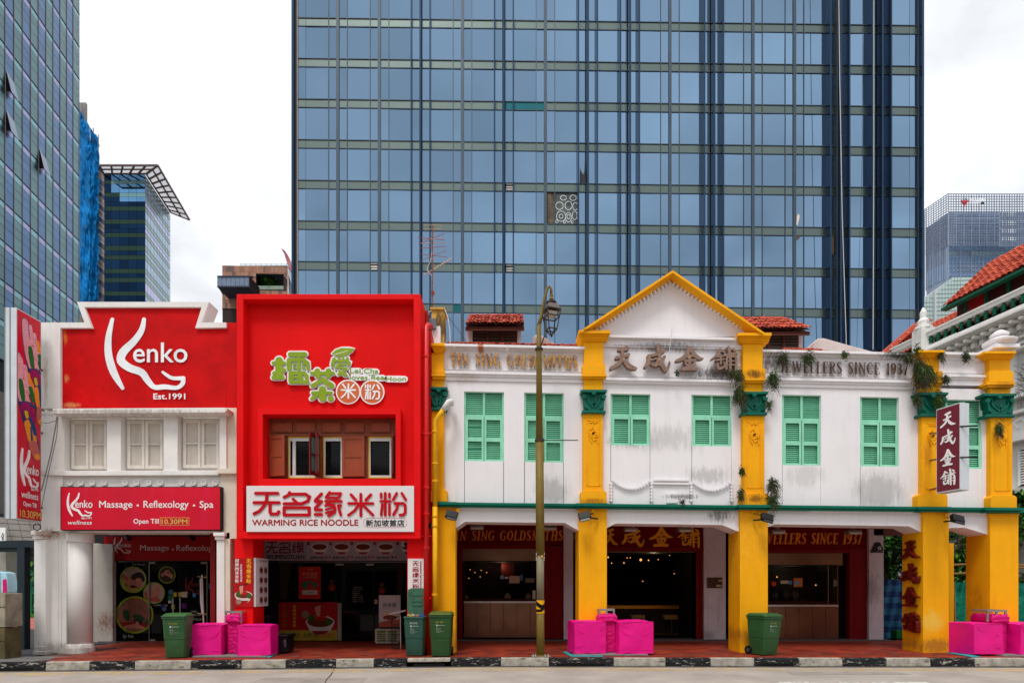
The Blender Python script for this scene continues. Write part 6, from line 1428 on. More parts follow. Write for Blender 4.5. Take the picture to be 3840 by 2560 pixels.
# shared end pillar finial: white stepped urn
ur = thing('roof_finial', 'white onion shaped plaster finial on top of the corner pillar', 'finial', U(3750, 1316, -.15))
c = U(3748, 1316, -.18); MB().wbox(c.x-.32, c.x+.32, c.y-.25, c.y+.3, c.z, c.z+.09).build('plinth', gw, ur)
MB().lathe(c+Vector((0, 0, .09)), [(.2, 0), (.36, .1), (.37, .15), (.22, .22), (.13, .26), (.2, .3), (.2, .34), (.1, .42), (.01, .46)], 18).build('urn', gw, ur, smooth=False)
# --- green string course and beams
for par, x0, x1, y in ((g1, 1640, 2166, 1881.5), (g2_, 2166, 2772, 1886.5), (g3, 2772, 3832, 1891.5)):
    hb(par, 'string_course', gg, x0, x1, y, y+9, -.3, .12); hb(par, 'string_course', gg, x0, x1, y+9, y+18, -.3, .07)
for par, x0, x1, y in ((g1, 1630, 1712, 1880), (g2_, 2160, 2284, 1885.5), (g3, 2768, 2892, 1890.5), (g3, 3445, 3568, 1898), (g3, 3694, 3834, 1901)):
    hb(par, 'string_course', gg, x0, x1, y, y+10, -.2, .2); hb(par, 'string_course', gg, x0+2, x1-2, y+10, y+19, -.2, .13)
MB().wbox(U(3820, 0, 0).x, U(3832, 0, 0).x, YG-.1, YG+3, U(0, 1923, 0).z, U(0, 1905, 0).z).build('string_course', gg, g3)
def beam(par, pts, top):
    MB().prism(U, [(pts[0][0], top[0])]+pts+[(pts[-1][0], top[1])], -.72, -.09).build('beam', gw, par)
    MB().prism(U, [(pts[0][0], top[0]), (pts[0][0], top[0]+5), (pts[-1][0], top[1]+5), (pts[-1][0], top[1])], -.09, -.05).build('beam_moulding', gw, par)
beam(g1, [(1700, 1985), (1744, 1955), (2118, 1959), (2170, 1988)], (1898, 1903))
beam(g2_, [(2270, 1981), (2309, 1961), (2708, 1967), (2776, 1995)], (1903, 1908))
beam(g3, [(2874, 1977), (2906, 1964), (3380, 1971), (3409, 1972), (3462, 1998)], (1908, 1915))
beam(g3, [(3555, 1982), (3567, 1978), (3617, 1977), (3713, 2006)], (1917, 1921))
# --- bodies, ceiling, side walls
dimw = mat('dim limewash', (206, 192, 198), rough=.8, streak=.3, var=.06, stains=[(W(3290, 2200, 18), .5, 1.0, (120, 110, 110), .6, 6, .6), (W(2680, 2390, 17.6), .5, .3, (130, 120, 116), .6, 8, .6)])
zc_ = 3.78; xL = U(1640, 0, 0).x
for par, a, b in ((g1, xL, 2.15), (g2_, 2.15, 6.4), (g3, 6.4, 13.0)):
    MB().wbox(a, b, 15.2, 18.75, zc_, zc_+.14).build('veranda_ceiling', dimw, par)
    MB().wbox(a+.01, b-.01, 15.3, 29, zc_+.16, 7.7).build('upper_body', mat('party wall', (190, 184, 176)), par)
for par, a, b in ((g1, xL, 1.75),): MB().wbox(a-.1, a+.1, 15.2, 18.6, 0, zc_).build('party_wall', mat('dim red wall', (120, 14, 14)), par)
# back wall pieces
mar = mat('maroon joinery', (118, 6, 8), rough=.5, var=.08, vs=2, spec=.1); mar2 = mat('maroon fascia', (104, 4, 6), rough=.6, var=.08, vs=2, spec=.06)
YI = 18.4; I1 = front(YI, 2.0625, 1580, 1800); I2 = front(YI, 2.064, 2100, 1800); I3 = front(YI, 2.207, 2750, 1850)
steel = mat('brushed steel', (140, 104, 84), rough=.32, metal=.9, var=.12, vs=1.3, streak=.3, streakscale=3, grime=(90, 70, 64))
orl = mat('amber lettering', (232, 132, 30), rough=.4); goldp = mat('gold lettering bright', (226, 146, 10), rough=.4, var=.1)
def clear(name='clear glass'):
    if name in MATS: return MATS[name]
    m = bpy.data.materials.new(name); m.use_nodes = True; t = m.node_tree; t.nodes.clear(); l = t.links.new
    tr = N(t, 'ShaderNodeBsdfTransparent'); tr.inputs[0].default_value = (.8, .82, .8, 1); g = N(t, 'ShaderNodeBsdfGlossy'); g.inputs['Roughness'].default_value = .03
    f = N(t, 'ShaderNodeFresnel'); f.inputs[0].default_value = 1.45; x = N(t, 'ShaderNodeMixShader'); o = N(t, 'ShaderNodeOutputMaterial')
    mu = N(t, 'ShaderNodeMath', operation='MULTIPLY'); l(f.outputs[0], mu.inputs[0]); mu.inputs[1].default_value = .2; l(mu.outputs[0], x.inputs[0]); l(tr.outputs[0], x.inputs[1]); l(g.outputs[0], x.inputs[2]); l(x.outputs[0], o.inputs[0]); MATS[name] = m; return m
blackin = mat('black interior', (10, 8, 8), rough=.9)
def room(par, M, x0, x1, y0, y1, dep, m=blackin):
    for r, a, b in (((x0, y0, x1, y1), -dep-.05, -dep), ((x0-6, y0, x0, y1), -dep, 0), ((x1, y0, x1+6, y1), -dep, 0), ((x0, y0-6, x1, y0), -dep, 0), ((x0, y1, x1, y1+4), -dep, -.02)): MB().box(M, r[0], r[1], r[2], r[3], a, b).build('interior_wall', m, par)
# bay 1 shopfront
MB().box(I1, 200, 325, 1095, 497, -.3, .02).build('fascia', mar2, g1); MB().box(I1, 200, 497, 1000, 505, -.1, .06).build('fascia_lip', mar, g1)
for r in ((286, 505, 316, 1222), (1000, 505, 1095, 1222), (316, 505, 1000, 530), (945, 530, 1000, 1222)): MB().box(I1, *r, -.3, .02).build('jamb', mar, g1, .01)
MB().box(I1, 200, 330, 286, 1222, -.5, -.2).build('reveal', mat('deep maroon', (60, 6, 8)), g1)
MB().box(I1, 317, 530, 945, 628, -.25, -.03).build('steel_header', steel, g1)
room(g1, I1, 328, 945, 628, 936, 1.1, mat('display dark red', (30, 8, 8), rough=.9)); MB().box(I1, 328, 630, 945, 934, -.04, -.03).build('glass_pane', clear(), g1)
MB().box(I1, 328, 934, 945, 948, -.3, .04).build('counter_edge', mat('bright steel', (206, 196, 190), rough=.3, metal=.6), g1)
xs_ = [328, 430, 535, 635, 740, 842, 945]
for a, b in zip(xs_[:-1], xs_[1:]): MB().box(I1, a+1, 948, b-2, 1184, -.1, 0).build('steel_panel', steel, g1)
MB().box(I1, 328, 948, 945, 1184, -.3, -.1).build('counter_body', blackin, g1); MB().box(I1, 326, 1184, 945, 1214, -.3, .03).build('steel_plinth', steel, g1)
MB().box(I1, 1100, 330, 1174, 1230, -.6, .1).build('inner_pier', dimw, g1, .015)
serif(I1, 'TIN SING GOLDSMITHS', 212, 388, 1092, 464, .02, .05, slant=.12).build('fascia_lettering', orl, g1)
# bay 2 open shop
MB().box(I2, 250, 345, 1105, 517, -.3, .02).build('fascia', mar2, g2_); MB().box(I2, 250, 517, 1110, 545, -.2, .06).build('fascia_lip', mar, g2_)
for r in ((1048, 545, 1078, 1242), (1080, 545, 1114, 1242)): MB().box(I2, *r, -.3, .0).build('jamb', mar, g2_, .012)
MB().box(I2, 1114, 345, 1284, 1246, -.6, .1).build('inner_pier', dimw, g2_, .015)
MB().box(I2, 250, 545, 1048, 556, -.1, .0).build('shutter_track', steel, g2_)
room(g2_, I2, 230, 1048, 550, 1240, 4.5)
for i, (ch, bx) in enumerate(zip(GOLD4, ((338, 368, 448, 502), (476, 352, 654, 516), (690, 356, 876, 514), (908, 362, 1086, 520)))):
    glyph(I2, ch, bx, .02, .06, grow=.0).build('fascia_character', goldp, g2_); glyph(I2, ch, bx, .0, .03, grow=4).build('character_shadow_plate', blackin, g2_)
# bay 3
MB().box(I3, 200, 270, 1105, 458, -.3, .02).build('fascia', mar2, g3)
for r in ((962, 458, 1000, 1236), (1000, 458, 1105, 1236), (200, 458, 962, 490)): MB().box(I3, *r, -.3, .02).build('jamb', mar, g3, .01)
MB().box(I3, 870, 490, 962, 1230, -.3, -.2).build('dark_jamb', blackin, g3)
MB().box(I3, 200, 492, 905, 592, -.25, -.03).build('steel_header', steel, g3)
room(g3, I3, 200, 866, 594, 915, 1.1, mat('display grey', (34, 32, 30), rough=.9)); MB().box(I3, 200, 596, 866, 914, -.04, -.03).build('glass_pane', clear(), g3)
for x in (783, 862): MB().box(I3, x, 596, x+6, 914, -.03, 0).build('glazing_bar', steel, g3)
MB().box(I3, 200, 918, 870, 934, -.3, .04).build('counter_edge', mat('bright steel', (206, 196, 190)), g3)
xs_ = [217, 326, 435, 545, 655, 765, 872]
for a, b in zip(xs_[:-1], xs_[1:]): MB().box(I3, a+1, 936, b-2, 1188, -.1, 0).build('steel_panel', steel, g3)
MB().box(I3, 200, 936, 870, 1188, -.3, -.1).build('counter_body', blackin, g3); MB().box(I3, 200, 1190, 872, 1218, -.3, .03).build('steel_plinth', steel, g3)
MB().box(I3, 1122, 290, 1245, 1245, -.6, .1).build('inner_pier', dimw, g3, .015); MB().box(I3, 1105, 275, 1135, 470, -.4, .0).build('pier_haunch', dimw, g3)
serif(I3, 'JEWELLERS SINCE 1937', 168, 324, 1056, 416, .02, .05, slant=.12).build('fascia_lettering', orl, g3)
# thresholds
for par, M, x0, x1, y0, y1 in ((g1, I1, 200, 1175, 1218, 1262), (g2_, I2, 200, 1300, 1238, 1275), (g3, I3, 150, 1260, 1222, 1250)):
    a, b = M(x0, y0, 0), M(x1, y1, 0); MB().wbox(a.x, b.x, 18.0, 18.75, -.02, .035).build('threshold', mat('grey granite', (92, 86, 86), rough=.7, var=.2, vs=8), par, .01)
# shop bodies behind
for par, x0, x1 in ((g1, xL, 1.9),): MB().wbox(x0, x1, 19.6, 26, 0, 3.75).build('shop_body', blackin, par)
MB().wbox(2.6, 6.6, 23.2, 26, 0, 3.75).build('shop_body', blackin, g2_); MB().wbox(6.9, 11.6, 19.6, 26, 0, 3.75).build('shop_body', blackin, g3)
MB().wbox(xL, 11.7, 18.45, 19.5, U(0, 1955, 0).z+.35, zc_+.3).build('rear_lintel', dimw, g2_)
# five-foot-way end beam beyond the corner
MB().wbox(11.55, 13.0, 18.3, 18.6, 3.35, 3.95).build('end_beam', mat('mauve beam', (120, 70, 66)), g3); MB().wbox(11.55, 13.0, 15.5, 18.5, 3.72, 3.78).build('soffit', dimw, g3)
MB().box(front(18.3), 3559, 2035, 3577, 2440, -.3, 0).build('rear_column', gy, g3)
# swags and plaques on the middle bay
sw_ = MB()
for x0 in (2300, 2601):
    for k in range(13):
        t = k/12; x = x0+t*138; y = 1800+4*28*t*(1-t)*1.05+.02*(x-2300); m2 = MB(); m2.prism(U, [(x-6, y), (x, y+5.5), (x+6, y), (x, y-5.5)], WF, WF+.055); m2.build('swag_link', gw, g2_)
    for xx in (x0-8, x0+144):
        for k in range(6): y = 1812+k*12.5; MB().prism(U, [(xx-6.5, y), (xx, y+6.5), (xx+6.5, y), (xx, y-6.5)], WF, WF+.05).build('pendant_link', gw, g2_)
for y in (1795, 1808): hb(g2_, 'sill_moulding', gw, 2452, 2586, y, y+6, WF, WF+.06)
MB().box(U, 2500, 1850, 2542, 1885, WF, WF+.05).build('plaque', gw, g2_)
# parapet lettering
gl_ = mat('worn gilt lettering', (196, 148, 60), rough=.45, metal=.3, var=.2, vs=8, stains=()); 
def gilt(name, base, chip, thr, sc=14):
    m = mat(name, base, rough=.5, metal=.2, var=.15, vs=8); t = m.node_tree; l = t.links.new; b = t.nodes['Principled BSDF']; src = b.inputs['Base Color'].links[0].from_socket
    g = N(t, 'ShaderNodeNewGeometry'); n = N(t, 'ShaderNodeTexNoise', i_Scale=sc, i_Detail=7, i_Roughness=.7); l(g.outputs['Position'], n.inputs['Vector']); r = N(t, 'ShaderNodeMapRange'); l(n.outputs[0], r.inputs[0]); r.inputs[1].default_value = thr; r.inputs[2].default_value = thr+.04
    x = N(t, 'ShaderNodeMix', data_type='RGBA'); l(r.outputs[0], x.inputs[0]); l(src, x.inputs[6]); x.inputs[7].default_value = lin(chip); l(x.outputs[2], b.inputs['Base Color']); return m
gl_ = gilt('worn gilt', (196, 140, 44), (124, 74, 46), .5); gl2 = gilt('worn brown character', (138, 112, 100), (198, 150, 70), .60); gl3 = gilt('worn dark gilt', (78, 52, 36), (170, 122, 54), .60)
def letters(s, x0, y0, x1, y1, m, lab, d0=WF+.06, d1=WF+.12, cat='lettering'):
    t = thing('parapet_lettering', lab, cat, U((x0+x1)/2, y1, d0), 'raised lettering along the goldsmith parapet')
    sl_ = slope(y0)
    def Q(x, y, d=0): return U(x, y+sl_*(x-x0), d)
    serif(Q, s, x0, y0, x1, y1, d0, d1, mk=lambda c, mb: mb.build('letter', m, t))
    for k in range(int((x1-x0)/44)): MB().tube([Q(x0+10+k*44, y1-2, WF), Q(x0+10+k*44, y1+3, d0)], .008, 5).build('standoff_pin', mat('pin', (60, 50, 46)), t)
letters('TIN SING GOLDSMITHS', 1687, 1322, 2166, 1370, gl_, 'gilt letters TIN SING GOLDSMITHS on the white parapet behind the lamp post')
letters('JEWELLERS SINCE 1937', 2926, 1352, 3404, 1396, gl3, 'dark gilt letters JEWELLERS SINCE 1937 on the fern covered parapet')
cx_ = thing('parapet_lettering', 'four big brown brush characters below the yellow pediment', 'lettering', U(2530, 1400, 0), 'raised lettering along the goldsmith parapet')
Z = front(YG, 4.3556, 2260, 1260)
for ch in GOLD4: raw(Z, ch, WF+.08, WF+.22).build('character', gl2, cx_)
# --- yellow drain pipe
yp = thing('yellow_drainpipe', 'yellow drainpipe with a white elbow running down beside the red pipe', 'drainpipe', W(1632, 2300, 14.5)); yp['label'] = 'chipped yellow drainpipe with a white elbow beside the smooth red pipe'
ypm = mat('yellow pipe', (236, 176, 20), rough=.45, var=.08, vs=4, streak=.3, grime=(150, 96, 30), streakscale=14); Yp = 14.5
pt = lambda x, y: W(x, y, Yp)
MB().tube([pt(1632, 2330), pt(1631, 1900)], .065, 12).build('pipe', ypm, yp, smooth=True)
MB().tube([pt(1631, 1905), pt(1633, 1575), pt(1646, 1558), pt(1664, 1532)], .06, 12).build('pipe', ypm, yp, smooth=True)
MB().tube([pt(1662, 1536), pt(1682, 1506), pt(1688, 1500)+Vector((0, .08, 0)), pt(1690, 1500)+Vector((0, .3, 0))], .07, 12).build('elbow', mat('white pipe', (226, 222, 220), rough=.4), yp, smooth=True)
for y in (1618, 1737, 1803, 1935, 1972, 2228): MB().tube([pt(1631, y)-Vector((0, 0, .02)), pt(1631, y)+Vector((0, 0, .02))], .078, 12).build('collar', ypm, yp)
# --- floodlights
fbk = mat('floodlight black', (20, 20, 22), rough=.5)
def flood(x, y, jx, jy, lab, flip=1, arm=True):
    t = thing('floodlight', lab, 'floodlight', U(x, y, .3), 'floodlights on the goldsmith columns')
    if arm: MB().bar(U(x-42*flip, y+10, .05), U(x-6*flip, y+6, .3), .035).build('arm', fbk, t)
    MB().wbox(-.2, .2, -.1, .1, -.1, .1, None)
    c = U(x+8*flip, y, .34); rt = Matrix.Rotation(.25*flip, 3, 'Y') @ Matrix.Rotation(-.5, 3, 'X')
    MB().wbox(c.x-.15, c.x+.15, c.y-.06, c.y+.06, c.z-.1, c.z+.1, rt).build('lamp_head', fbk, t, .015)
    MB().wbox(c.x-.12, c.x+.12, c.y-.09, c.y-.06, c.z-.14, c.z-.02, rt).build('lamp_glass', mat('lamp glass grey', (46, 46, 48), rough=.3), t)
    MB().tube([U(jx, jy, .02), U(jx, jy+10, .04), U(x, y-4, .2)], .01, 5).build('cable', fbk, t); MB().box(U, jx-6, jy-8, jx+6, jy+6, 0, .06).build('junction_box', gy, t)
flood(1686, 1930, 1716, 1912, 'floodlight on the first yellow column, beside the yellow drainpipe', 1, False)
flood(2200, 1934, 2224, 1915, 'floodlight with a looped arm on the column under the pediment left foot', -1); flood(2868, 1940, 2828, 1915, 'floodlight on the column above the single green bin'); flood(3582, 1945, 3552, 1930, 'floodlight by the column with red brush characters')
# ceiling lamps in the veranda
for i, (M, x, y) in enumerate(((I1, 432, 345), (I1, 996, 350), (I2, 544, 362), (I2, 962, 365), (I3, 362, 295), (I3, 990, 298))):
    q = M(x, y, 2.1); p = Vector((q.x*.886, 16.3, 3.6)); nm = ['near the letters SING', 'behind the lamp post', 'above the second brush character', 'above the last brush character', 'near the letters LERS', 'above the number 1937'][i]
    sc_ = 16.3/YI; q = M(x, y, 0); p = Vector((q.x*sc_, 16.3, CZ+(q.z-CZ)*sc_))
    t = thing('ceiling_lamp', 'grey box floodlight under the veranda ceiling, '+nm, 'lamp', p, 'box lamps under the goldsmith veranda')
    MB().wbox(p.x-.19, p.x+.19, p.y-.12, p.y+.12, p.z-.13, p.z-.02).build('housing', mat('lamp housing', (120, 104, 98), rough=.5), t, .01); MB().wbox(p.x-.17, p.x+.17, p.y-.14, p.y-.12, p.z-.14, p.z-.08).build('lens', mat('lamp lens', (196, 180, 168), rough=.3), t)
    MB().wbox(p.x-.06, p.x+.06, p.y-.04, p.y+.04, p.z-.02, zc_+.01).build('bracket', mat('lamp housing', (120, 104, 98)), t)
# ------------------------------------------------------------- roofs behind the parapets
def jack(par, x0, x1, ytop, yeave, Yj, wx, wy1, ntl, lab):
    Mj = front(Yj)
    MB().box(Mj, wx[0], yeave+2, wx[1], wy1, -2.6, -2.2).build('lantern_back', mat('dark cavity', (30, 28, 28)), par)
    for a, b in ((wx[0], wx[0]+24), (wx[1]-14, wx[1])): MB().box(Mj, a, yeave, b, wy1, -2.4, 0).build('lantern_pier', mat('pink limewash', (214, 190, 190), rough=.8, streak=.2), par)
    fr = mat('brown louvre frame', (104, 58, 48), rough=.6); a, b = wx[0]+24, wx[1]-14
    MB().box(Mj, a-2, yeave, b+2, yeave+9, -.1, .04).build('lantern_lintel', fr, par)
    n = 3
    for k in range(1, n): MB().box(Mj, a+(b-a)*k/n-3, yeave+8, a+(b-a)*k/n+3, wy1, -.1, .03).build('louvre_post', fr, par)
    for k in range(5): MB().box(Mj, a, yeave+12+k*11, b, yeave+18+k*11, -.12, -.02).build('louvre_blade', mat('louvre brown', (92, 74, 66), rough=.7), par)
    MB().box(Mj, a, yeave+8, b, wy1, -.3, -.25).build('louvre_back', mat('dark cavity', (30, 28, 28)), par)
    o = Mj(x0, yeave-4, .45); e = Mj(x1, yeave-4, .45); rt_ = Mj(x0, ytop, -1.4)-Mj(x0, yeave, .5)
    w = (e-o).length/ntl; up = Vector((0, 1.9, rt_.z if rt_.z > .3 else .5)); up.z = (CZ+(HY-ytop)*(Yj+1.3)/F)-o.z; up.y = 1.75
    ln = up.length/4
    roofplane(par, o, e-o, up, ntl, 4, w, ln, und)
    MB().bar(o-Vector((0, -.1, .07)), e-Vector((0, -.1, .07)), .1, .05).build('eave_board', fr, par)
    r = MB(); 
    for k in range(int(ntl*.6)):
        q0 = o+up+(e-o)*(k+.02)/(int(ntl*.6)); q1 = o+up+(e-o)*(k+.97)/int(ntl*.6); MB().tube([q0, q1], [.085, .07], 7).build('ridge_tile', tile_m[k % 3], par)
jack(g1, 1744, 1966, 1187, 1222, 17.0, (1748, 1954), 1300, 16, '')
jack(g2_, 2790, 3042, 1197, 1240, 17.4, (2806, 3010), 1320, 17, '')
def mainroof(par, x0, x1, y, Yr, n):
    o = W(x0, y+14, Yr); e = W(x1, y+14+.02*(x1-x0), Yr); up = Vector((0, .8, .42)); w = (e-o).length/n
    roofplane(par, o, e-o, up, n, 2, w, .42, und)
    for k in range(n//2):
        q0 = o+up*.98+(e-o)*(k+.02)*2/n; q1 = o+up*.98+(e-o)*(k+.96)*2/n; MB().tube([q0, q1], [.085, .075], 7).build('ridge_tile', tile_m[k % 3], par)
mainroof(g1, 1668, 2172, 1288, 15.7, 30); mainroof(g3, 2985, 3110, 1312, 15.8, 8)
for par, pts, Yq in ((g1, [(1996,1296),(2000,1262),(2010,1254),(2034,1258),(2060,1275),(2096,1296)], 16.6), (g3, [(3048,1322),(3052,1285),(3068,1268),(3090,1267),(3200,1298),(3320,1330)], 16.4)):
    MB().prism(front(Yq), pts, -.5, 0).build('party_wall_coping', mat('pale coping', (212, 196, 192), rough=.8, var=.1, stains=[(W(2030, 1280, Yq), .8, .3, (110, 80, 70), .6, 9, .58)]), par, .02)
# chimney stub with its white neighbour
ch = thing('chimney_stub', 'chipped yellow chimney stub beside the red building with the aerial on top', 'chimney', W(1640, 1290, 15.4))
ym = mat('peeling yellow', (206, 164, 78), rough=.8, var=.15, stains=[(W(1650, 1220, 15.4), .3, .6, (60, 44, 30), .85, 6, .55)])
Mc = front(15.4); MB().box(Mc, 1618, 1156, 1665, 1292, -.5, 0).build('stack', ym, ch, .02); MB().box(Mc, 1613, 1151, 1668, 1160, -.55, .05).build('cap', ym, ch, .01)
MB().prism(front(15.2), [(1618,1292),(1618,1240),(1636,1222),(1650,1222),(1650,1292)], -.4, 0).build('shoulder', gw, ch); MB().box(front(15.1), 1578, 1194, 1634, 1230, -.6, 0).build('box_gutter', mat('zinc', (110, 114, 122), rough=.5), ch)
an = thing('rooftop_aerial', 'rusty television aerial with crossed rods standing on the chimney stub', 'antenna', W(1621, 1160, 15.5)); Ya_ = 15.5; B_ = lambda x, y, d=0: W(1050+x/2.613, 600+y/2.613, Ya_-d)
rust = mat('rusty mast', (140, 74, 44), rough=.8, var=.3, vs=8); redr = mat('red rod', (150, 62, 66), rough=.5); tanr = mat('tan rod', (190, 160, 130), rough=.5)
MB().tube([B_(1493, 1470), B_(1493, 780), B_(1500, 640)], .016, 6).build('mast', rust, an)
rods = MB(); rod2 = MB()
for a, b, c, d, k in ((1410,638,1590,642,1),(1410,678,1590,676,1),(1350,760,1490,772,0),(1490,772,1618,786,0),(1360,822,1500,770,0),(1500,765,1610,720,0),(1415,778,1590,768,1),(1385,818,1620,810,1),(1372,866,1634,846,0),(1372,922,1640,952,0),(1380,988,1500,935,0),(1500,935,1630,886,0),(1415,1124,1692,960,1)):
    MB().tube([B_(a, b, random.uniform(-.1, .1)), B_(c, d, random.uniform(-.1, .1))], .007 if not (a == 1415 and b == 1124) else .014, 5).build('aerial_rod', tanr if k else redr, an)
MB().tube([B_(1490, 900), B_(1475, 990), B_(1440, 1060), B_(1450, 1090), B_(1490, 1140), B_(1490, 1190)], .009, 5).build('cable', mat('pale cable', (200, 196, 190)), an)
for k in range(7): MB().tube([B_(1520+k*24, 1052-k*14, -.25), B_(1526+k*24, 1066-k*14, .25)], .008, 4).build('director_rod', tanr, an)
MB().box(lambda x, y, d=0: B_(x, y, d), 1484, 1282, 1516, 1324, -.02, .04).build('junction_box', rust, an)
# loose cables over the cornices
wc = mat('white cable', (214, 208, 200))
def wire(pts, lab, r=.008, m=wc, g='loose wires on the facades'):
    o = MB().tube([W(*p) for p in pts], r, 5).build('wire', m); tag(o, lab, 'wire', g)
wire([(1618,1164,15.2),(1598,1178,15.1),(1590,1230,15.0),(1588,1285,14.95)], 'white cable looping off the chimney stub towards the red building'); wire([(1668,1160,15.2),(1680,1190,15.1),(1687,1240,15),(1688,1290,14.8)], 'white cable hanging off the chimney stub over the cornice')
wire([(1664,1166,15.3),(1720,1240,15.3),(1746,1280,15.2)], 'thin dark cable slanting to the little tiled lantern roof', .006, mat('dark cable', (40, 40, 44)))
wire([(2520,1230,14.6),(2512,1300,14.62),(2508,1352,14.64)], 'white wire hanging under the middle of the pediment'); wire([(2762,1262,14.5),(2756,1300,14.6)], 'short white wire beside the last brush character')
wire([(1702,1290,14.6),(1704,1300,14.5),(1702,1318,14.62)], 'short wire over the first parapet letters'); wire([(1904,1292,14.6),(1903,1316,14.62)], 'short wire over the letters SING')
wire([(420*.51, 1560, 14.4), (208, 1600, 14.35), (190, 1700, 14.3), (155, 1840, 14.2)], 'grey cable bundle slanting down the corner beside the foot sign', .014, mat('grey cable', (110, 106, 104)))
wire([(218,1564,14.35),(212,1640,14.32),(180,1780,14.28),(156,1900,14.2)], 'second grey cable drooping beside the foot sign', .01, mat('grey cable', (110, 106, 104)))
wire([(150,1583,14.3),(180,1586,14.4),(212,1576,14.4)], 'short wire from the wall to the foot sign', .008, mat('grey cable', (110, 106, 104)))
coil = MB()
for k in range(3): coil.tube([W(139+14*math.cos(t*.63), 1975+13*math.sin(t*.63), 14.35-.02*k) for t in range(11)], .012, 5)
o = coil.build('cable_coil', mat('dark cable', (40, 40, 44))); tag(o, 'coil of dark cable on the corner pier below the foot sign', 'cable')
# ------------------------------------------------------------- street lamp
lp = thing('street_lamp', 'olive street lamp post with an old style lantern at the kerb', 'street lamp', (W(2026, 2461, 13.9).x, 13.9, 0))
ol = mat('olive paint', (118, 98, 40), rough=.5, var=.12, vs=3, streak=.3, grime=(150, 130, 90), k=.95); ol2 = mat('lamp bronze', (66, 56, 50), rough=.5); YL = 13.9
P_ = lambda x, y, q=0: W(x, y, YL)-Vector((0, q, 0))
MB().tube([P_(2027, 2458), P_(2026, 2250)], [.1, .092], 16).build('post_foot', ol, lp, smooth=True)
MB().tube([P_(2026, 2250), P_(2026, 2080)], [.092, .091], 16).build('post_panel', mat('grey post', (128, 120, 96), rough=.6, var=.15, vs=4, streak=.4), lp, smooth=True)
MB().tube([P_(2026, 2080), P_(2023, 1650)], [.105, .098], 16).build('post', ol, lp, smooth=True)
MB().tube([P_(2023, 1650), P_(2021, 1310), P_(2021, 1218)], [.088, .062, .05], 16).build('post_top', ol, lp, smooth=True)
MB().tube([P_(2023, 1646), P_(2023, 1655)], .115, 16).build('collar', ol2, lp); MB().tube([P_(2021, 1306), P_(2021, 1312)], .10, 16).build('collar', ol2, lp)
MB().tube([P_(2027, 2452), P_(2027, 2468)], .15, 8).build('base_ring', ol, lp); MB().wbox(P_(1992, 0).x, P_(2065, 0).x, YL-.16, YL+.16, -.005, .025).build('base_plate', mat('cement', (120, 112, 104), rough=.9, var=.2, vs=9), lp, .01)
for x in (2000, 2008, 2044, 2056): MB().tube([W(x, 2464, YL-.1), W(x, 2452, YL-.1)], .014, 6).build('bolt', mat('bolt grey', (200, 190, 180)), lp)
MB().tube([P_(2020, 1222), P_(2029, 1190), P_(2036, 1150), P_(2044, 1110), P_(2052, 1082), P_(2060, 1073), P_(2067, 1083), P_(2067, 1105)], [.05, .045, .038, .035, .033, .033, .033, .033], 10).build('arm', ol, lp, smooth=True)
cx0 = P_(2068, 0).x; zz = lambda y: P_(0, y).z
MB().lathe((cx0, YL, 0), [(.03, zz(1125)), (.055, zz(1122)), (.04, zz(1112)), (.05, zz(1108)), (.035, zz(1104))], 10).build('coupling', ol, lp)
MB().lathe((cx0, YL, 0), [(.1, zz(1141)), (.125, zz(1136)), (.125, zz(1133)), (.06, zz(1127)), (.03, zz(1122))], 16).build('finial_disc', ol2, lp)
def frus(z0, r0, z1, r1, nm, m, rotq=.32, th=None):
    mb = MB(); vs = []
    for z, r in ((z0, r0), (z1, r1)):
        for k in range(4): a = math.pi/4+k*math.pi/2+rotq; vs.append((cx0+r*math.cos(a), YL+r*math.sin(a), z))
    mb.v = vs; mb.f = [(3, 2, 1, 0), (4, 5, 6, 7)]+[(i, (i+1) % 4, (i+1) % 4+4, i+4) for i in range(4)]; return mb.build(nm, m, lp)
frus(zz(1164), .25, zz(1142), .15, 'hood', mat('hood grey', (104, 92, 84), rough=.5)); frus(zz(1167), .26, zz(1163.5), .26, 'hood_rim', ol2)
frus(zz(1187), .14, zz(1172), .16, 'lens', mat('lamp lens', (196, 180, 168)))
R_q = .32
def cor(z, r, k): a = math.pi/4+k*math.pi/2+R_q; return Vector((cx0+r*math.cos(a), YL+r*math.sin(a), z))
for k in range(4):
    for z0, r0, z1, r1 in ((zz(1167), .245, zz(1236), .145), (zz(1236), .145, zz(1254), .03)): MB().bar(cor(z0, r0, k), cor(z1, r1, k), .026).build('lantern_bar', ol2, lp)
    for z, r in ((zz(1190), .215), (zz(1236), .145)): MB().bar(cor(z, r, k), cor(z, r, (k+1) % 4), .024).build('lantern_rail', ol2, lp)
MB().lathe((cx0, YL, 0), [(.01, zz(1264)), (.035, zz(1258)), (.03, zz(1252))], 10).build('pendant', ol2, lp)
MB().tube([P_(2023, 1650), P_(2168, 1650, 0)], .012, 6).build('banner_rod', mat('dark cable', (40, 40, 44)), lp); MB().tube([P_(2026, 1306, .05), P_(2041, 1266, .1)], .014, 6).build('spike', mat('dark cable', (40, 40, 44)), lp)
def PP(x, y, d=0):      # wraps round the post
    th = (x-50)/50*1.45; r = .1+d; return Vector((P_(2026, 0).x+r*math.sin(th), YL-r*math.cos(th), zz(y)))
bn = MB(); b2 = MB()
def wrap(mb, x0, y0, x1, y1, d, sk=0):
    n = 8
    for i in range(n): 
        a, b = x0+(x1-x0)*i/n, x0+(x1-x0)*(i+1)/n; mb.poly([PP(a, y0+sk*i/n, d), PP(b, y0+sk*(i+1)/n, d), PP(b, y1+sk*(i+1)/n, d), PP(a, y1+sk*i/n, d)])
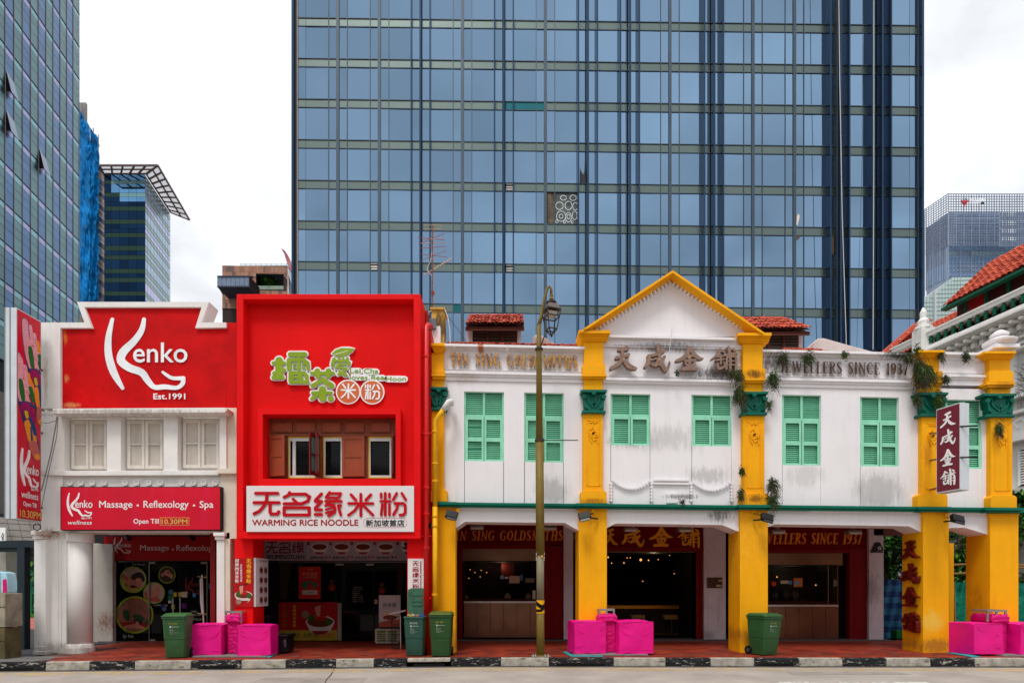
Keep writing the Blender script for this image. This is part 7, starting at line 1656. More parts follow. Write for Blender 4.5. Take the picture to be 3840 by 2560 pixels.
wrap(bn, 0, 2249, 100, 2298, .001); bn.build('chevron_sticker', mat('sticker yellow', (230, 168, 10), rough=.5), lp)
for y in (2230, 2256, 2282):
    for x0, x1, sk in ((8, 62, 18), ):
        wrap(b2, 5, max(2250, y), 62, min(2297, max(2250, y)+11), .003, 17 if y < 2280 else 0)
        wrap(b2, 62, max(2250, y)+17 if y < 2280 else y, 98, (max(2250, y)+28) if y < 2280 else 2290, .003, -8)
b2.build('chevron', blk, lp)
for x, s in ((10, '4'), (10, '5'), (88, '4'), (88, '5')):
    y0 = 2070 if s == '4' else 2087; text(PP, s, x-7, y0, x+7, y0+14, .008, .02).build('number', mat('paint white', (226, 226, 220)), lp)
MB().disc(PP, 62, 2085, 8, .004, .012, 14, 4).build('yellow_dot', mat('sticker yellow', (230, 168, 10)), lp)
# ------------------------------------------------------------- wheelie bins
def binm(i, c): return mat('bin green %d' % i, c, rough=.45, var=.12, vs=5, streak=.35, grime=(60, 66, 54), streakscale=10, spec=.4)
tyre = mat('bin tyre', (16, 16, 17), rough=.8); pw_ = mat('bin print', (206, 210, 204), rough=.6); py2 = mat('bin scrawl', (168, 150, 60), rough=.7)
def wbin(loc, rz, w, dp_, h, m, mlid, lab, opened=False, scr='', sx=0.):
    t = thing('wheelie_bin', lab, 'wheelie bin', loc, 'green wheelie bins on the pavement'); t.rotation_euler.z = 0
    Rz = Matrix.Rotation(rz, 3, 'Z'); L0 = Vector(loc)
    T = lambda x, y, z: L0+Rz @ Vector((x, y, z))
    hb_ = h*.86
    def shell(z0, z1, w0, w1, d0, d1, yo0=0, yo1=0):
        mb = MB(); vs = []
        for z, ww, dd, yo in ((z0, w0, d0, yo0), (z1, w1, d1, yo1)):
            c = .035
            for x, y in ((-ww/2+c, -dd/2), (ww/2-c, -dd/2), (ww/2, -dd/2+c), (ww/2, dd/2-c), (ww/2-c, dd/2), (-ww/2+c, dd/2), (-ww/2, dd/2-c), (-ww/2, -dd/2+c)): vs.append(tuple(T(x, y+yo, z)))
        mb.v = vs; n = 8; mb.f = [tuple(range(n))[::-1], tuple(range(n, 2*n))]+[(i, (i+1) % n, (i+1) % n+n, i+n) for i in range(n)]; return mb
    shell(.02, hb_*.48, w*.80, w*.87, dp_*.68, dp_*.8, .0, -.015).build('lower_body', m, t, .008); shell(hb_*.48, hb_, w*.885, w*.95, dp_*.82, dp_*.92, -.015, -.03).build('body', m, t, .008)
    shell(hb_-.005, hb_+.045, w, w, dp_*.98, dp_*.98, -.03, -.03).build('rim', m, t, .012)
    def FP(x, y, d=0):    # front face, x in -.5..5, y height
        k = y/hb_; yy = -dp_*.34+(-.03-dp_*.46+dp_*.34)*k if False else -(dp_*(.68+.24*k))/2-.03*k
        return T(x*w, yy-d, y)
    if not opened:
        shell(hb_+.05, hb_+.075, w*1.03, w*1.03, dp_*1.02, dp_*1.02, -.03, -.03).build('lid_edge', mlid, t, .01); shell(hb_+.075, hb_+.13, w*1.0, w*.84, dp_*.98, dp_*.7, -.03, .02).build('lid', mlid, t, .02)
    else:
        y0 = dp_*.22; mb = MB()
        q = lambda x, z, d=0: T(x, y0+.05-d+(z)*.06, hb_+.10+z)
        pts = [(-w*.43, .0), (-w*.36, -.06), (w*.36, -.06), (w*.43, 0), (w*.485, .12), (w*.49, .52), (w*.44, .6), (w*.3, .63), (-w*.3, .63), (-w*.44, .6), (-w*.49, .52), (-w*.485, .12)]
        MB().prism(q, pts, -.03, 0).build('lid', mlid, t, .012); rw = MB()
        for p0, p1 in zip([(-.12, .2), (.12, .2), (.12, .45), (-.12, .45)], [(.12, .2), (.12, .45), (-.12, .45), (-.12, .2)]): rw.stroke(q, [(p0[0], p0[1], .008), (p1[0], p1[1], .008)], 0, .015, False)
        rw.stroke(q, [(-.11, .31, .01), (.11, .31, .01)], 0, .02, False); rw.build('lid_rib', mlid, t)
        for s in (-1, 1): MB().prism(q, [(s*.16, .47), (s*.16, .58), (s*.23, .58), (s*.23, .47)], 0, .02).build('lid_handle', mlid, t)
        for s in (-1, 1): MB().bar(T(s*w*.36, y0, hb_), T(s*w*.38, y0+.05, hb_+.1), .02).build('hinge', m, t)
        MB().wbox(L0.x-w*.42, L0.x+w*.42, L0.y-dp_*.45, L0.y+dp_*.4, hb_+.02, hb_+.046).build('rubbish_bed', mat('rubbish dark', (60, 50, 40), var=.6, vs=25), t)
        for (x, c, a) in ((-.12, (200, 160, 60), .3), (.05, (190, 130, 90), -.2), (.17, (40, 80, 170), .2), (-.02, (200, 180, 160), .5)):
            MB().wbox(L0.x+x-.06, L0.x+x+.06, L0.y-dp_*.35, L0.y-dp_*.2, hb_+.05, hb_+.085, Matrix.Rotation(a, 3, 'Y')).build('rubbish', mat('rubbish %d %d %d' % c, c), t)
    # handle bar, wheels
    MB().tube([T(-w*.36, dp_*.46, hb_+.03), T(w*.36, dp_*.46, hb_+.03)], .018, 8).build('handle', m, t)
    for s in (-1, 1):
        whl = MB().tube([T(s*w*.40-.03, dp_*.36, .11), T(s*w*.40+.03, dp_*.36, .11)], .11, 16).build('wheel', tyre, t); MB().tube([T(s*w*.40-.034, dp_*.36, .11), T(s*w*.40+.034, dp_*.36, .11)], .05, 10).build('hub', mat('hub grey', (70, 70, 72)), whl)
    # logo and print
    MB().disc(FP, -.14+sx, hb_*.80, .035, .0, .004, 16, .02).build('emblem', pw_, t)
    yy = hb_*.80
    text(FP, 'sembcorp', -.08+sx, yy+.016, .2+sx, yy-.018, .006, .01).build('lettering', pw_, t)
    for k, s in enumerate(('Hotline', '1800 278 6135', 'Email', 'swm.enquiry@sembcorp.com', 'sembcorp.com')): text(FP, s, -.17+sx, yy-.055-k*.026, -.17+sx+len(s)*.0145, yy-.069-k*.026, .006, 0).build('lettering', pw_, t)
    if scr:
        sc = thing('s', '', ''); bpy.data.objects.remove(sc)
        text(FP, scr, -.2+sx, hb_*.90, .15+sx, hb_*.90-.04, .006, 0, slant=.1).build('scrawl', py2 if not opened else pw_, t)
    MB().prism(FP, [(-.2, hb_*.10), (-.2, hb_*.42), (.2, hb_*.42), (.2, hb_*.10)], -.02, .004).build('front_panel', m, t, .004)
    return t
def gpos(px, y): Y = CZ*F/(y-HY); return (W(px, y, Y).x, Y, 0)
def bloc(px, y, dp_, z=0): p = gpos(px, y); return (p[0], p[1]+dp_*.45, z)
wbin(bloc(648, 2468, .5), R(8), .55, .5, 1.09, binm(1, (40, 84, 44)), binm(2, (58, 102, 52)), 'leaf green wheelie bin with lid shut beside the pink covered blocks', scr='193-199A')
wbin(bloc(1553, 2461, .6), R(0), .52, .6, 1.08, binm(3, (36, 78, 66)), binm(4, (54, 98, 74)), 'bluish green wheelie bin with its lid thrown open', True, '201A/B')
wbin(bloc(1651, 2463, .6), R(0), .56, .6, 1.12, binm(5, (34, 74, 30)), binm(6, (74, 96, 32)), 'dark green wheelie bin with an olive lid beside the open one', scr='201 SBR')
wbin((bloc(2890, 2459, .7)[0]-.02, bloc(2870, 2459, .7)[1]+.05, 0), R(24), .60, .66, 1.06, binm(7, (36, 84, 42)), binm(8, (46, 92, 46)), 'green wheelie bin turned aside against the pediment bay column, 203 SBR scrawled on it', scr='203 SBR')
# ------------------------------------------------------------- pink covered blocks
pink = mat('magenta cloth', (232, 0, 134), rough=.55, var=.05, vs=2, spec=.35, bump=.25, bs=14); pinkd = mat('gathered magenta cloth', (206, 4, 112), rough=.6, var=.06, vs=2)
from mathutils import noise as mn
def covered(x0, x1, yb, ytop, dp_, lab, Yf=None, rz=5):
    """cloth pulled over a square block; picture x of front edges, yb base row, ytop front top row"""
    Y = CZ*F/(yb-HY) if Yf is None else Yf; a, b = W(x0, yb, Y), W(x1, yb, Y); h = W(0, ytop, Y).z; n = 14
    bm = bmesh.new(); bmesh.ops.create_cube(bm, size=1); bmesh.ops.subdivide_edges(bm, edges=bm.edges[:], cuts=n, use_grid_fill=True)
    seed = random.uniform(0, 99); w = b.x-a.x; cx, cy = (a.x+b.x)/2, Y+dp_/2
    for v in bm.verts:
        p = v.co.copy(); z = (p.z+.5)
        r = max(0, abs(p.x)-.44)*max(0, abs(p.y)-.44)
        q = Vector((p.x*w, p.y*dp_, z*h)); k = mn.noise(Vector((q.x*2.2+seed, q.y*2.2, q.z*2.2)))*.026+mn.noise(Vector((q.x*9+seed, q.y*9, q.z*5)))*.010+.007*math.sin((q.x+q.y+q.z*1.4)*46+seed)*max(0, z-.72)*3.4+.006*math.sin((q.x*1.6-q.z)*40)*max(0, .3-z)*3
        ctr = Vector((p.x, p.y, 0)); ctr = ctr.normalized() if ctr.length > .01 else Vector((0, 0, 0))
        q += ctr*k
        for ax in (0, 1):
            if abs(p[ax]) > .49: q[ax] *= 1-.018*(1-abs(p[1-ax])*2)*math.sin(z*3.14)+.025*max(0, .12-z)/.12
        if z > .97: q.z += -.02*(abs(p.x)*2)**6-.02*(abs(p.y)*2)**6+k*.8
        if z < .03: q.z = .035+.03*mn.noise(Vector((q.x*4+seed, q.y*4, 0)))
        v.co = Vector((cx, cy, 0))+q
    me = bpy.data.meshes.new('cloth_cover'); bm.to_mesh(me); bm.free(); me.materials.append(pink); me.shade_smooth()
    t = thing('covered_block', lab, 'barrier block', (cx, cy, 0), 'square blocks under magenta cloth'); o = link('cloth_cover', me, t)
    b_ = o.modifiers.new('b', 'BEVEL'); b_.width = .012; b_.segments = 2; b_.limit_method = 'ANGLE'; b_.angle_limit = R(50); o.modifiers.new('w', 'WEIGHTED_NORMAL')
    fo = MB()
    for s in (-1, 1):
        for q in random.sample(range(5), 2):
            z2 = h-.06-.055*q; fo.tube([(cx+s*w*.49, Y-.002, h-.03-.02*q), (cx+s*w*(.40-.02*q), Y-.012, z2-.03), (cx+s*w*(.22-.03*q)*random.uniform(.8, 1.2), Y+.002, z2-.10)], [.002, .006, .001], 6)
        for q in random.sample(range(3), 1): fo.tube([(cx+s*w*.48, Y-.002, .10+.05*q), (cx+s*w*.3, Y-.010, .14+.05*q), (cx+s*w*.1, Y+.004, .12+.06*q)], [.002, .005, .001], 6)
    fo.build('cloth_fold', pink, t, smooth=True)
    sm = MB()
    for s in (-1, 1): sm.tube([(cx+s*w*.497, Y-.004, .06), (cx+s*w*.493, Y-.006, h*.5), (cx+s*w*.497, Y-.002, h-.03)], .006, 5)
    t.rotation_euler.z = R(rz)
    sm.tube([(cx-w*.49, Y-.004, h-.012), (cx+w*.49, Y-.004, h-.012)], .007, 5); sm.build('seam', pinkd, t)
    return t
def stand(x0, x1, yb, ytop, lab, frame=(0, 0, 0, 0)):
    Y = CZ*F/(yb-HY); a, b = W(x0, yb, Y), W(x1, yb, Y); h = W(0, ytop, Y).z; cx = (a.x+b.x)/2; w = b.x-a.x; cy = Y+.42
    t = thing('wrapped_barrier', lab, 'barrier', (cx, cy, 0), 'gathered magenta cloth frames'); bm = bmesh.new(); bmesh.ops.create_cube(bm, size=1)
    bmesh.ops.subdivide_edges(bm, edges=bm.edges[:], cuts=34, use_grid_fill=True); sd = random.uniform(0, 50)
    for v in bm.verts:
        p = v.co; z = p.z+.5; q = Vector((p.x*w, p.y*.62, z*h))
        fold = math.sin(z*60+5*mn.noise(Vector((p.x*2.5+sd, p.y*2.5, z*1.5)))+3.0*p.x*p.x*4)*.5+mn.noise(Vector((p.x*4+sd, p.y*3, z*16)))
        ctr = Vector((p.x, p.y, 0)); ctr = ctr.normalized() if ctr.length > .01 else Vector((0, 0, 0)); bul = .02 if .80 < z < .97 else 0
        q += ctr*(.016*fold+bul*2-.02*(z < .80)); q.z += .012*fold*(abs(p.x)+abs(p.y) > .45)
        if z > .97: q.z += .02*mn.noise(Vector((p.x*6+sd, p.y*6, 3)))
        v.co = Vector((cx, cy, .03))+q
    me = bpy.data.meshes.new('gathered_cloth'); bm.to_mesh(me); bm.free(); me.materials.append(pinkd); me.shade_smooth(); link('gathered_cloth', me, t)
    al = mat('aluminium frame', (176, 170, 166), rough=.35, metal=.7); f0, f1, y0, y1 = frame; A_ = W(f0, y0, Y+.1); B2 = W(f1, y1, Y+.1)
    for yy in (Y+.15, Y+.6): MB().bar((A_.x, yy, A_.z), (B2.x, yy, A_.z), .05).build('top_rail', al, t)
    for x in (A_.x+.02, B2.x-.02): MB().bar((x, Y+.15, A_.z), (x, Y+.6, A_.z), .05).build('top_rail', al, t)
    for x in (A_.x+.02, (A_.x+B2.x)/2, B2.x-.02): MB().bar((x, Y+.15, A_.z), (x, Y+.15, B2.z-.1), .04).build('upright', al, t)
    return t
covered(706, 824, 2459, 2338, .6, 'magenta covered block beside the leaf green bin'); covered(887, 1008, 2461, 2341, .6, 'magenta covered block in front of the red pillar poster')
stand(842, 888, 2457, 2306, 'magenta wrapped frame between the two blocks outside the massage shop', (840, 904, 2293, 2320))
covered(2144, 2267, 2454, 2328, .76, 'magenta covered block beside the street lamp', rz=8); covered(2314, 2447, 2455, 2328, .78, 'magenta covered block in front of the open gold shop doorway')
stand(2250, 2312, 2452, 2306, 'magenta wrapped frame between the two blocks at the gold shop doorway', (2246, 2306, 2285, 2310))
covered(3643, 3763, 2457, 2335, .8, 'magenta covered block nearest the column with red brush characters'); covered(3816, 3940, 2457, 2335, .8, 'magenta covered block cut off by the photo edge')
stand(3735, 3792, 2455, 2308, 'magenta wrapped frame in front of the corner column', (3706, 3780, 2289, 2315))
bp = mat('ballast plate', (126, 124, 122), rough=.7, var=.15, vs=6); tq = mat('turquoise tarp', (24, 160, 170), rough=.5, var=.1)
for x0, x1, yb, lab in ((722, 1000, 2463, 'grey ballast plate under the blocks outside the massage shop'), (2150, 2430, 2457, 'grey ballast plate under the blocks by the gold shop doorway'), (3760, 3900, 2460, 'grey ballast plate under the blocks at the corner')):
    Y = CZ*F/(yb-HY)+.02; o = MB().wbox(W(x0, 0, Y).x, W(x1, 0, Y).x, Y-.03, Y+.6, .002, .03).build('ballast_plate', bp); tag(o, lab, 'base plate', 'ballast plates under the magenta blocks')
for pts, lab in (([(1000, 2464), (1012, 2458), (1044, 2446), (1036, 2452), (1010, 2466)], 'turquoise tarp corner sticking out by the red pillar'), ([(2110, 2444), (2122, 2443), (2150, 2458), (2262, 2459), (2260, 2462), (2140, 2461)], 'turquoise tarp edge beside the lamp post'), ([(3545, 2446), (3560, 2447), (3620, 2452), (3680, 2463), (3640, 2463), (3590, 2454)], 'turquoise tarp edge at the base of the corner column')):
    def GT(x, y, d=0): Y = CZ*F/(y-HY); return W(x, y, Y)+Vector((0, 0, .006+d))
    o = MB().prism(GT, pts, 0, .012).build('tarp_scrap', tq); tag(o, lab, 'tarp', 'turquoise tarp scraps')
# ------------------------------------------------------------- concrete blocks and things on the left
cm_ = mat('mossy concrete', (150, 142, 124), rough=.9, var=.25, vs=4, bump=.6, bs=40, streak=.8, grime=(78, 70, 44), streakscale=7); cm2 = mat('dark mossy concrete', (96, 86, 58), rough=.9, var=.3, vs=4, bump=.6, bs=40, streak=.9, grime=(46, 40, 16), streakscale=7)
Yc = 13.45
for nm, a, b, xr, m, lab in (('concrete_block', 2223, 2351, 20, cm_, 'upper stained concrete block at the left edge, carrying a wrapped pack'), ('concrete_block', 2354, 2476, 17, cm2, 'lower mossy concrete block at the left edge')):
    lab = lab.replace(' at the left edge', ' of the stack beside the massage shop'); p = W(xr, b, Yc); q = W(xr, a, Yc); o = MB().wbox(p.x-1.6, p.x, Yc, Yc+.48, p.z, q.z).build(nm, m, None, .02); tag(o, lab, 'concrete block', 'stacked concrete blocks')
    for x in (3, 14): MB().disc(front(Yc), x, (a+b)/2-12, 3, 0, .004, 10).build('lifting_hole', mat('hole', (18, 20, 24)), o)
pk = thing('wrapped_pack', 'plastic wrapped pack printed blue, white and magenta on the upper concrete block', 'package', W(20, 2222, 13.8)); Mk = front(13.75)
MB().prism(Mk, [(-80, 2142), (0, 2141), (22, 2146), (28, 2180), (28, 2222), (-80, 2222)], -.28, 0).build('pack', mat('pack pale blue', (170, 216, 232), rough=.25, var=.15, vs=4, streak=.5, streakscale=10, grime=(230, 235, 240)), pk, .02)
MB().prism(Mk, [(-80, 2146), (0, 2146), (4, 2222), (-80, 2222)], .001, .006).build('grey_print', mat('pack grey', (150, 152, 158), rough=.3), pk); MB().prism(Mk, [(10, 2172), (24, 2170), (27, 2220), (10, 2220)], .001, .006).build('magenta_print', mat('pack magenta', (206, 30, 110), rough=.3, var=.2, vs=10), pk)
sl2 = thing('bus_shelter', 'dark steel shelter frame behind the concrete blocks', 'shelter', W(77, 2445, 16)); dkst = mat('dark steel', (38, 50, 58), rough=.5, var=.08)
q = front(16.0); MB().prism(q, [(-120, 2030), (94, 2024), (128, 2026), (128, 2050), (0, 2053), (-120, 2053)], -.4, 0).build('roof_beam', dkst, sl2); MB().box(q, 63, 2050, 92, 2446, -.2, 0).build('post', dkst, sl2, .01); MB().box(q, -120, 2053, 66, 2068, -.1, -.05).build('beam', dkst, sl2)
gh = thing('green_hoarding', 'dark green hoarding with creeper on top beyond the side road', 'hoarding', W(110, 2280, 44)); Mh = front(44)
MB().box(Mh, 20, 2140, 345, 2220, -.2, 0).build('panel', mat('hoarding green', (10, 92, 66), rough=.6, var=.2, vs=1), gh)
fn = thing('green_fence', 'green pedestrian railing along the grass verge', 'fence', W(110, 2310, 34)); fgm = mat('fence green', (20, 104, 60), rough=.5)
for k in range(30): x = 20+k*12.3; MB().bar(W(x, 2225, 33.6), W(x, 2300, 33.6), .05 if k % 4 else .14).build('rail_bar' if k % 4 else 'post', fgm, fn)
for y in (2222, 2285): MB().bar(W(10, y, 33.6), W(345, y, 33.6), .08).build('rail', fgm, fn)
bl = thing('low_dark_building', 'dark low building with pale louvres beyond the hoarding', 'building', W(60, 2200, 60)); Mq = front(60)
MB().box(Mq, -60, 1950, 420, 2200, -6, 0).build('wall', mat('dark facade', (30, 30, 32), rough=.7), bl)
MB().box(Mq, 22, 2085, 90, 2200, 0, .2).build('louvre_wall', mat('pale louvre', (118, 122, 120), rough=.6, streak=.5, streakscale=2), bl); MB().box(Mq, 22, 2114, 90, 2118, .2, .3).build('dark_band', blk, bl)
MB().box(Mq, 303, 2092, 330, 2098, 0, .3).build('pale_band', mat('pale louvre', (118, 122, 120)), bl)
gs = thing('grey_store_building', 'grey panelled store building with an upright white name board at the street corner', 'building', W(10, 2200, 40)); Mg = front(40)
for i in range(5):
    for j in range(4): MB().prism(Mg, [(-60+i*42+j*6, 1935+j*24+i*2), (-20+i*42+j*6, 1937+j*24+i*2), (-15+i*42+j*6, 1959+j*24+i*2), (-55+i*42+j*6, 1957+j*24+i*2)], -.2, 0).build('ceiling_panel', mat('silver panel', (146, 140, 136), rough=.5, var=.1, vs=.5), gs)
MB().box(Mg, -60, 1925, 128, 2032, -.6, -.3).build('panel_bed', mat('dark facade', (30, 30, 32)), gs); MB().box(Mg, -60, 2055, 22, 2200, -2, -.1).build('wall', mat('grey cladding', (150, 144, 138)), gs)
nb = thing('name_board', 'white upright store board lettered stCo behind the dark shelter', 'sign', W(10, 2028, 39.5)); Mb2 = front(39.4)
MB().box(Mb2, -40, 1977, 20, 2029, -.1, 0).build('panel', mat('sign white', (235, 238, 240)), nb); text(lambda x, y, d=0: Mb2(4+y, 2024-x, d), 'stCo', 0, 0, 26, 9, .03, .03, fat=.4).build('lettering', dn, nb)
wk = thing('road_work_sign', 'orange road works board reading WORK AHEAD seen past the round column', 'sign', W(317, 2250, 19)); Mw = front(19.5)
MB().prism(Mw, [(296, 2176), (334, 2180), (334, 2238), (296, 2236)], -.02, 0).build('board', mat('safety orange', (246, 74, 24), rough=.5), wk)
text(Mw, 'WORK', 306, 2200, 345, 2214, .01, .03, fat=.8).build('lettering', blk, wk); text(Mw, 'AHEAD', 313, 2219, 352, 2232, .01, .03, fat=.8).build('lettering', blk, wk); MB().prism(Mw, [(309, 2192), (317, 2183), (326, 2191), (318, 2200)], .004, .01).build('symbol_plate', mat('sign white', (235, 238, 240)), wk)
for x in (300, 327): MB().bar(Mw(x, 2236), Mw(x+5, 2292), .03).build('stand_leg', mat('safety orange', (246, 74, 24)), wk)
MB().bar(Mw(296, 2242), Mw(332, 2242), .04).build('stand_rail', mat('barrier yellow', (226, 190, 30)), wk); MB().bar(Mw(296, 2270), Mw(332, 2272), .04).build('stand_rail', mat('barrier yellow', (226, 190, 30)), wk)
# ------------------------------------------------------------- things in the verandas
um_ = thing('folded_banner_stand', 'folded pale banner on a pole standing in the massage shop veranda', 'banner stand', gpos(770, 2440)); Mu = front(15.5, 2.01, 0, 1780)
MB().prism(Mu, [(1506, 785), (1512, 775), (1518, 900), (1530, 1040), (1520, 1048), (1508, 960)], -.03, 0).build('folded_cloth', mat('pale cloth', (186, 176, 186), rough=.6, streak=.3), um_); MB().tube([Mu(1523, 752), Mu(1540, 1255)], .02, 8).build('pole', mat('pole cream', (190, 170, 150), rough=.4), um_)
for y in (768, 1045): MB().tube([Mu(1488, y-4, .02), Mu(1560, y+4, .02)], .012, 6).build('clip_bar', mat('clip tan', (150, 126, 96)), um_)
MB().tube([Mu(1548, 756), Mu(1554, 764), Mu(1552, 772), Mu(1542, 770)], .008, 5).build('hook', mat('clip tan', (150, 126, 96)), um_)
Mm = front(16.9, D4, 850, 1780); cr_ = thing('plastic_crate', 'pale plastic crate with green goods under the meat bun poster', 'crate', Mm(1210, 1268)); cw = mat('crate cream', (176, 160, 146), rough=.5, var=.1)
for r in ((1118, 1158, 1302, 1172), (1124, 1256, 1296, 1268), (1118, 1172, 1134, 1256), (1286, 1172, 1302, 1256), (1200, 1172, 1212, 1256)): MB().box(Mm, *r, -.35, 0).build('crate_frame', cw, cr_)
for y in (1188, 1204, 1220, 1236): MB().box(Mm, 1134, y, 1286, y+5, -.01, -.001).build('crate_slat', cw, cr_)
MB().box(Mm, 1136, 1176, 1284, 1254, -.3, -.03).build('goods', mat('green goods', (92, 120, 50), rough=.7, var=.5, vs=18), cr_); MB().box(Mm, 1162, 1146, 1215, 1160, -.3, -.05).build('box_lid', mat('dark green box', (24, 60, 26)), cr_)
Mt = front(15.6, D4, 850, 1780); tr_ = thing('shopping_trolley', 'black wire shopping trolley standing beside the open bin', 'trolley', Mt(1280, 1335)); wm = mat('trolley wire', (18, 16, 17), rough=.5)
for k in range(8): MB().tube([Mt(1240+k*11, 1118 if k else 1100), Mt(1240+k*11, 1330)], .008, 5).build('wire', wm, tr_)
for y in (1150, 1200, 1250, 1300, 1330): MB().tube([Mt(1238, y), Mt(1322, y)], .008, 5).build('wire', wm, tr_)
MB().tube([Mt(1240, 1120), Mt(1252, 1085), Mt(1300, 1062)], .012, 6).build('handle', wm, tr_); MB().tube([Mt(1310, 1060), Mt(1312, 1330)], .018, 6).build('steel_post', mat('handle steel', (200, 190, 184)), tr_)
for x in (1248, 1326): MB().tube([Mt(x, 1345, -.02), Mt(x, 1345, .02)], .06, 12).build('wheel', tyre, tr_)
o = MB().prism(front(15.2, D4, 850, 1780), [(1224, 1040), (1345, 1014), (1350, 1026), (1226, 1054)], -.2, 0).build('flat_carton', mat('carton grey', (150, 130, 136), rough=.7)); tag(o, 'flattened pale carton laid across the trolley behind the open bin', 'carton')
bx_ = thing('black_crate', 'black plastic crate on the pavement beside the magenta block and red tiles', 'crate', gpos(1055, 2448)); Mx2 = front(14.5, D4, 850, 1780)
MB().box(Mx2, 372, 1212, 452, 1338, -.5, 0).build('body', mat('black plastic', (18, 18, 19), rough=.4), bx_, .02); MB().box(Mx2, 366, 1205, 458, 1222, -.54, .03).build('rim', mat('black plastic', (18, 18, 19)), bx_, .01); MB().prism(Mx2, [(430, 1240), (446, 1236), (448, 1290), (434, 1296)], .001, .006).build('shine_patch', mat('shine grey', (70, 72, 74), rough=.3), bx_)  # sheen on the crate drawn as a lighter grey patch
st2 = thing('black_stool', 'black plastic stool top behind the magenta block at the red pillar', 'stool', gpos(980, 2430)); Ms3 = front(15.1, D4, 850, 1780)
MB().prism(Ms3, [(214, 1062), (222, 1052), (300, 1052), (318, 1062), (318, 1078), (214, 1078)], -.35, 0).build('seat', mat('black plastic', (18, 18, 19)), st2, .01)
for x in (218, 305): MB().box(Ms3, x, 1078, x+10, 1300, -.04, 0).build('leg', mat('black plastic', (18, 18, 19)), st2)
# cameras and small boxes in the red veranda
for i, (x, y) in enumerate(((250, 545), (1345, 525))):
    Mz = front(15.2, D4, 850, 1780); t = thing('security_camera', 'small pale veranda fitting on the red pillar '+('above the menu light box' if i == 0 else 'above the white upright poster'), 'camera', Mz(x, y)); MB().box(Mz, x-22, y-30, x-4, y+16, -.1, 0).build('box', mat('pale plastic', (186, 176, 170)), t, .01); MB().tube([Mz(x-4, y-6), Mz(x+18, y-4, .1)], .035, 8).build('camera_body', blk, t)
# ------------------------------------------------------------- shop interiors
gd = mat('gold stock', (206, 140, 40), rough=.35, metal=.6, var=.6, vs=30); lampm = mat('warm bulb', (255, 170, 80), emit=1.6); leather = mat('tan stool leather', (150, 112, 60), rough=.6)
Mr = front(20.2, 2.064, 2100, 1800); ct = thing('display_counter', 'long display counter with gold jewellery in the open gold shop', 'counter', Mr(660, 1000))
MB().box(Mr, 345, 968, 960, 992, -.5, 0).build('glass_top', gd, ct); MB().box(Mr, 345, 992, 960, 1185, -.4, -.05).build('body', mat('dark timber', (34, 20, 14), rough=.6), ct); MB().box(Mr, 345, 1182, 960, 1196, -.4, .02).build('plinth', mat('timber edge', (92, 56, 30)), ct)
for i, x in enumerate((600, 855)):
    t = thing('counter_stool', 'tan padded stool before the gold counter, '+('behind the magenta blocks' if i == 0 else 'nearer the red door jamb'), 'stool', Mr(x, 1190, .4), 'stools at the gold counter'); MB().box(Mr, x-45, 1042, x+60, 1078, .1, .5).build('seat', leather, t, .03)
    MB().tube([Mr(x+8, 1078, .3), Mr(x+8, 1190, .3)], .02, 6).build('post', st_, t); MB().lathe(Mr(x+8, 1196, .3), [(.17, 0), (.03, .03)], 12).build('base', st_, t)
for i, (x, y, r) in enumerate(((372, 595, .03), (400, 640, .02), (520, 600, .018), (545, 598, .018), (625, 615, .05), (495, 638, .025), (685, 618, .025), (848, 580, .015), (948, 568, .015), (760, 612, .018), (884, 722, .018), (640, 780, .018))):
    o = MB().lathe(Mr(x, y, .1), [(.001, -r), (r*.8, -r*.4), (r*.8, r*.4), (.001, r)], 8).build('ceiling_spot', lampm, g2_)
MB().box(Mr, 950, 750, 956, 825, 0, .05).build('x', mat('glowing edge', (200, 70, 20), emit=.5)); bpy.data.objects.remove(bpy.data.objects['x'])
bstm = mat('bust velvet', (170, 140, 126), rough=.7)
def bust(M, x, y, s, lab, m=bstm):
    t = thing('necklace_bust', lab, 'display bust', M(x, y, -.5), 'necklace busts in the gold shop windows')
    MB().prism(M, [(x-7*s, y-22*s), (x+7*s, y-22*s), (x+9*s, y-10*s), (x+20*s, y-6*s), (x+22*s, y+6*s), (x+12*s, y+26*s), (x-12*s, y+26*s), (x-22*s, y+6*s), (x-20*s, y-6*s), (x-9*s, y-10*s)], -.6, -.5).build('bust', m, t, .01)
    MB().stroke(M, [(x-10*s, y-12*s, 1), (x-6*s, y+6*s, 1.6), (x+6*s, y+6*s, 1.6), (x+10*s, y-12*s, 1)], -.5, -.49).build('necklace', gd, t)
bust(I1, 668, 895, 1.2, 'pale necklace bust in the TIN SING window'); bust(I1, 828, 895, 1.1, 'pale necklace bust beside the lamp post in the window'); bust(I1, 345, 905, .8, 'small pale bust at the far corner of the window'); dkb = mat('dark bust', (60, 58, 64), rough=.6)
bust(I3, 516, 835, 1.6, 'dark necklace bust under the orange notice', dkb); bust(I3, 440, 832, 1.5, 'dark necklace bust beside the taller one', dkb); bust(I3, 348, 838, 1.4, 'dark necklace bust nearest the yellow column', dkb)
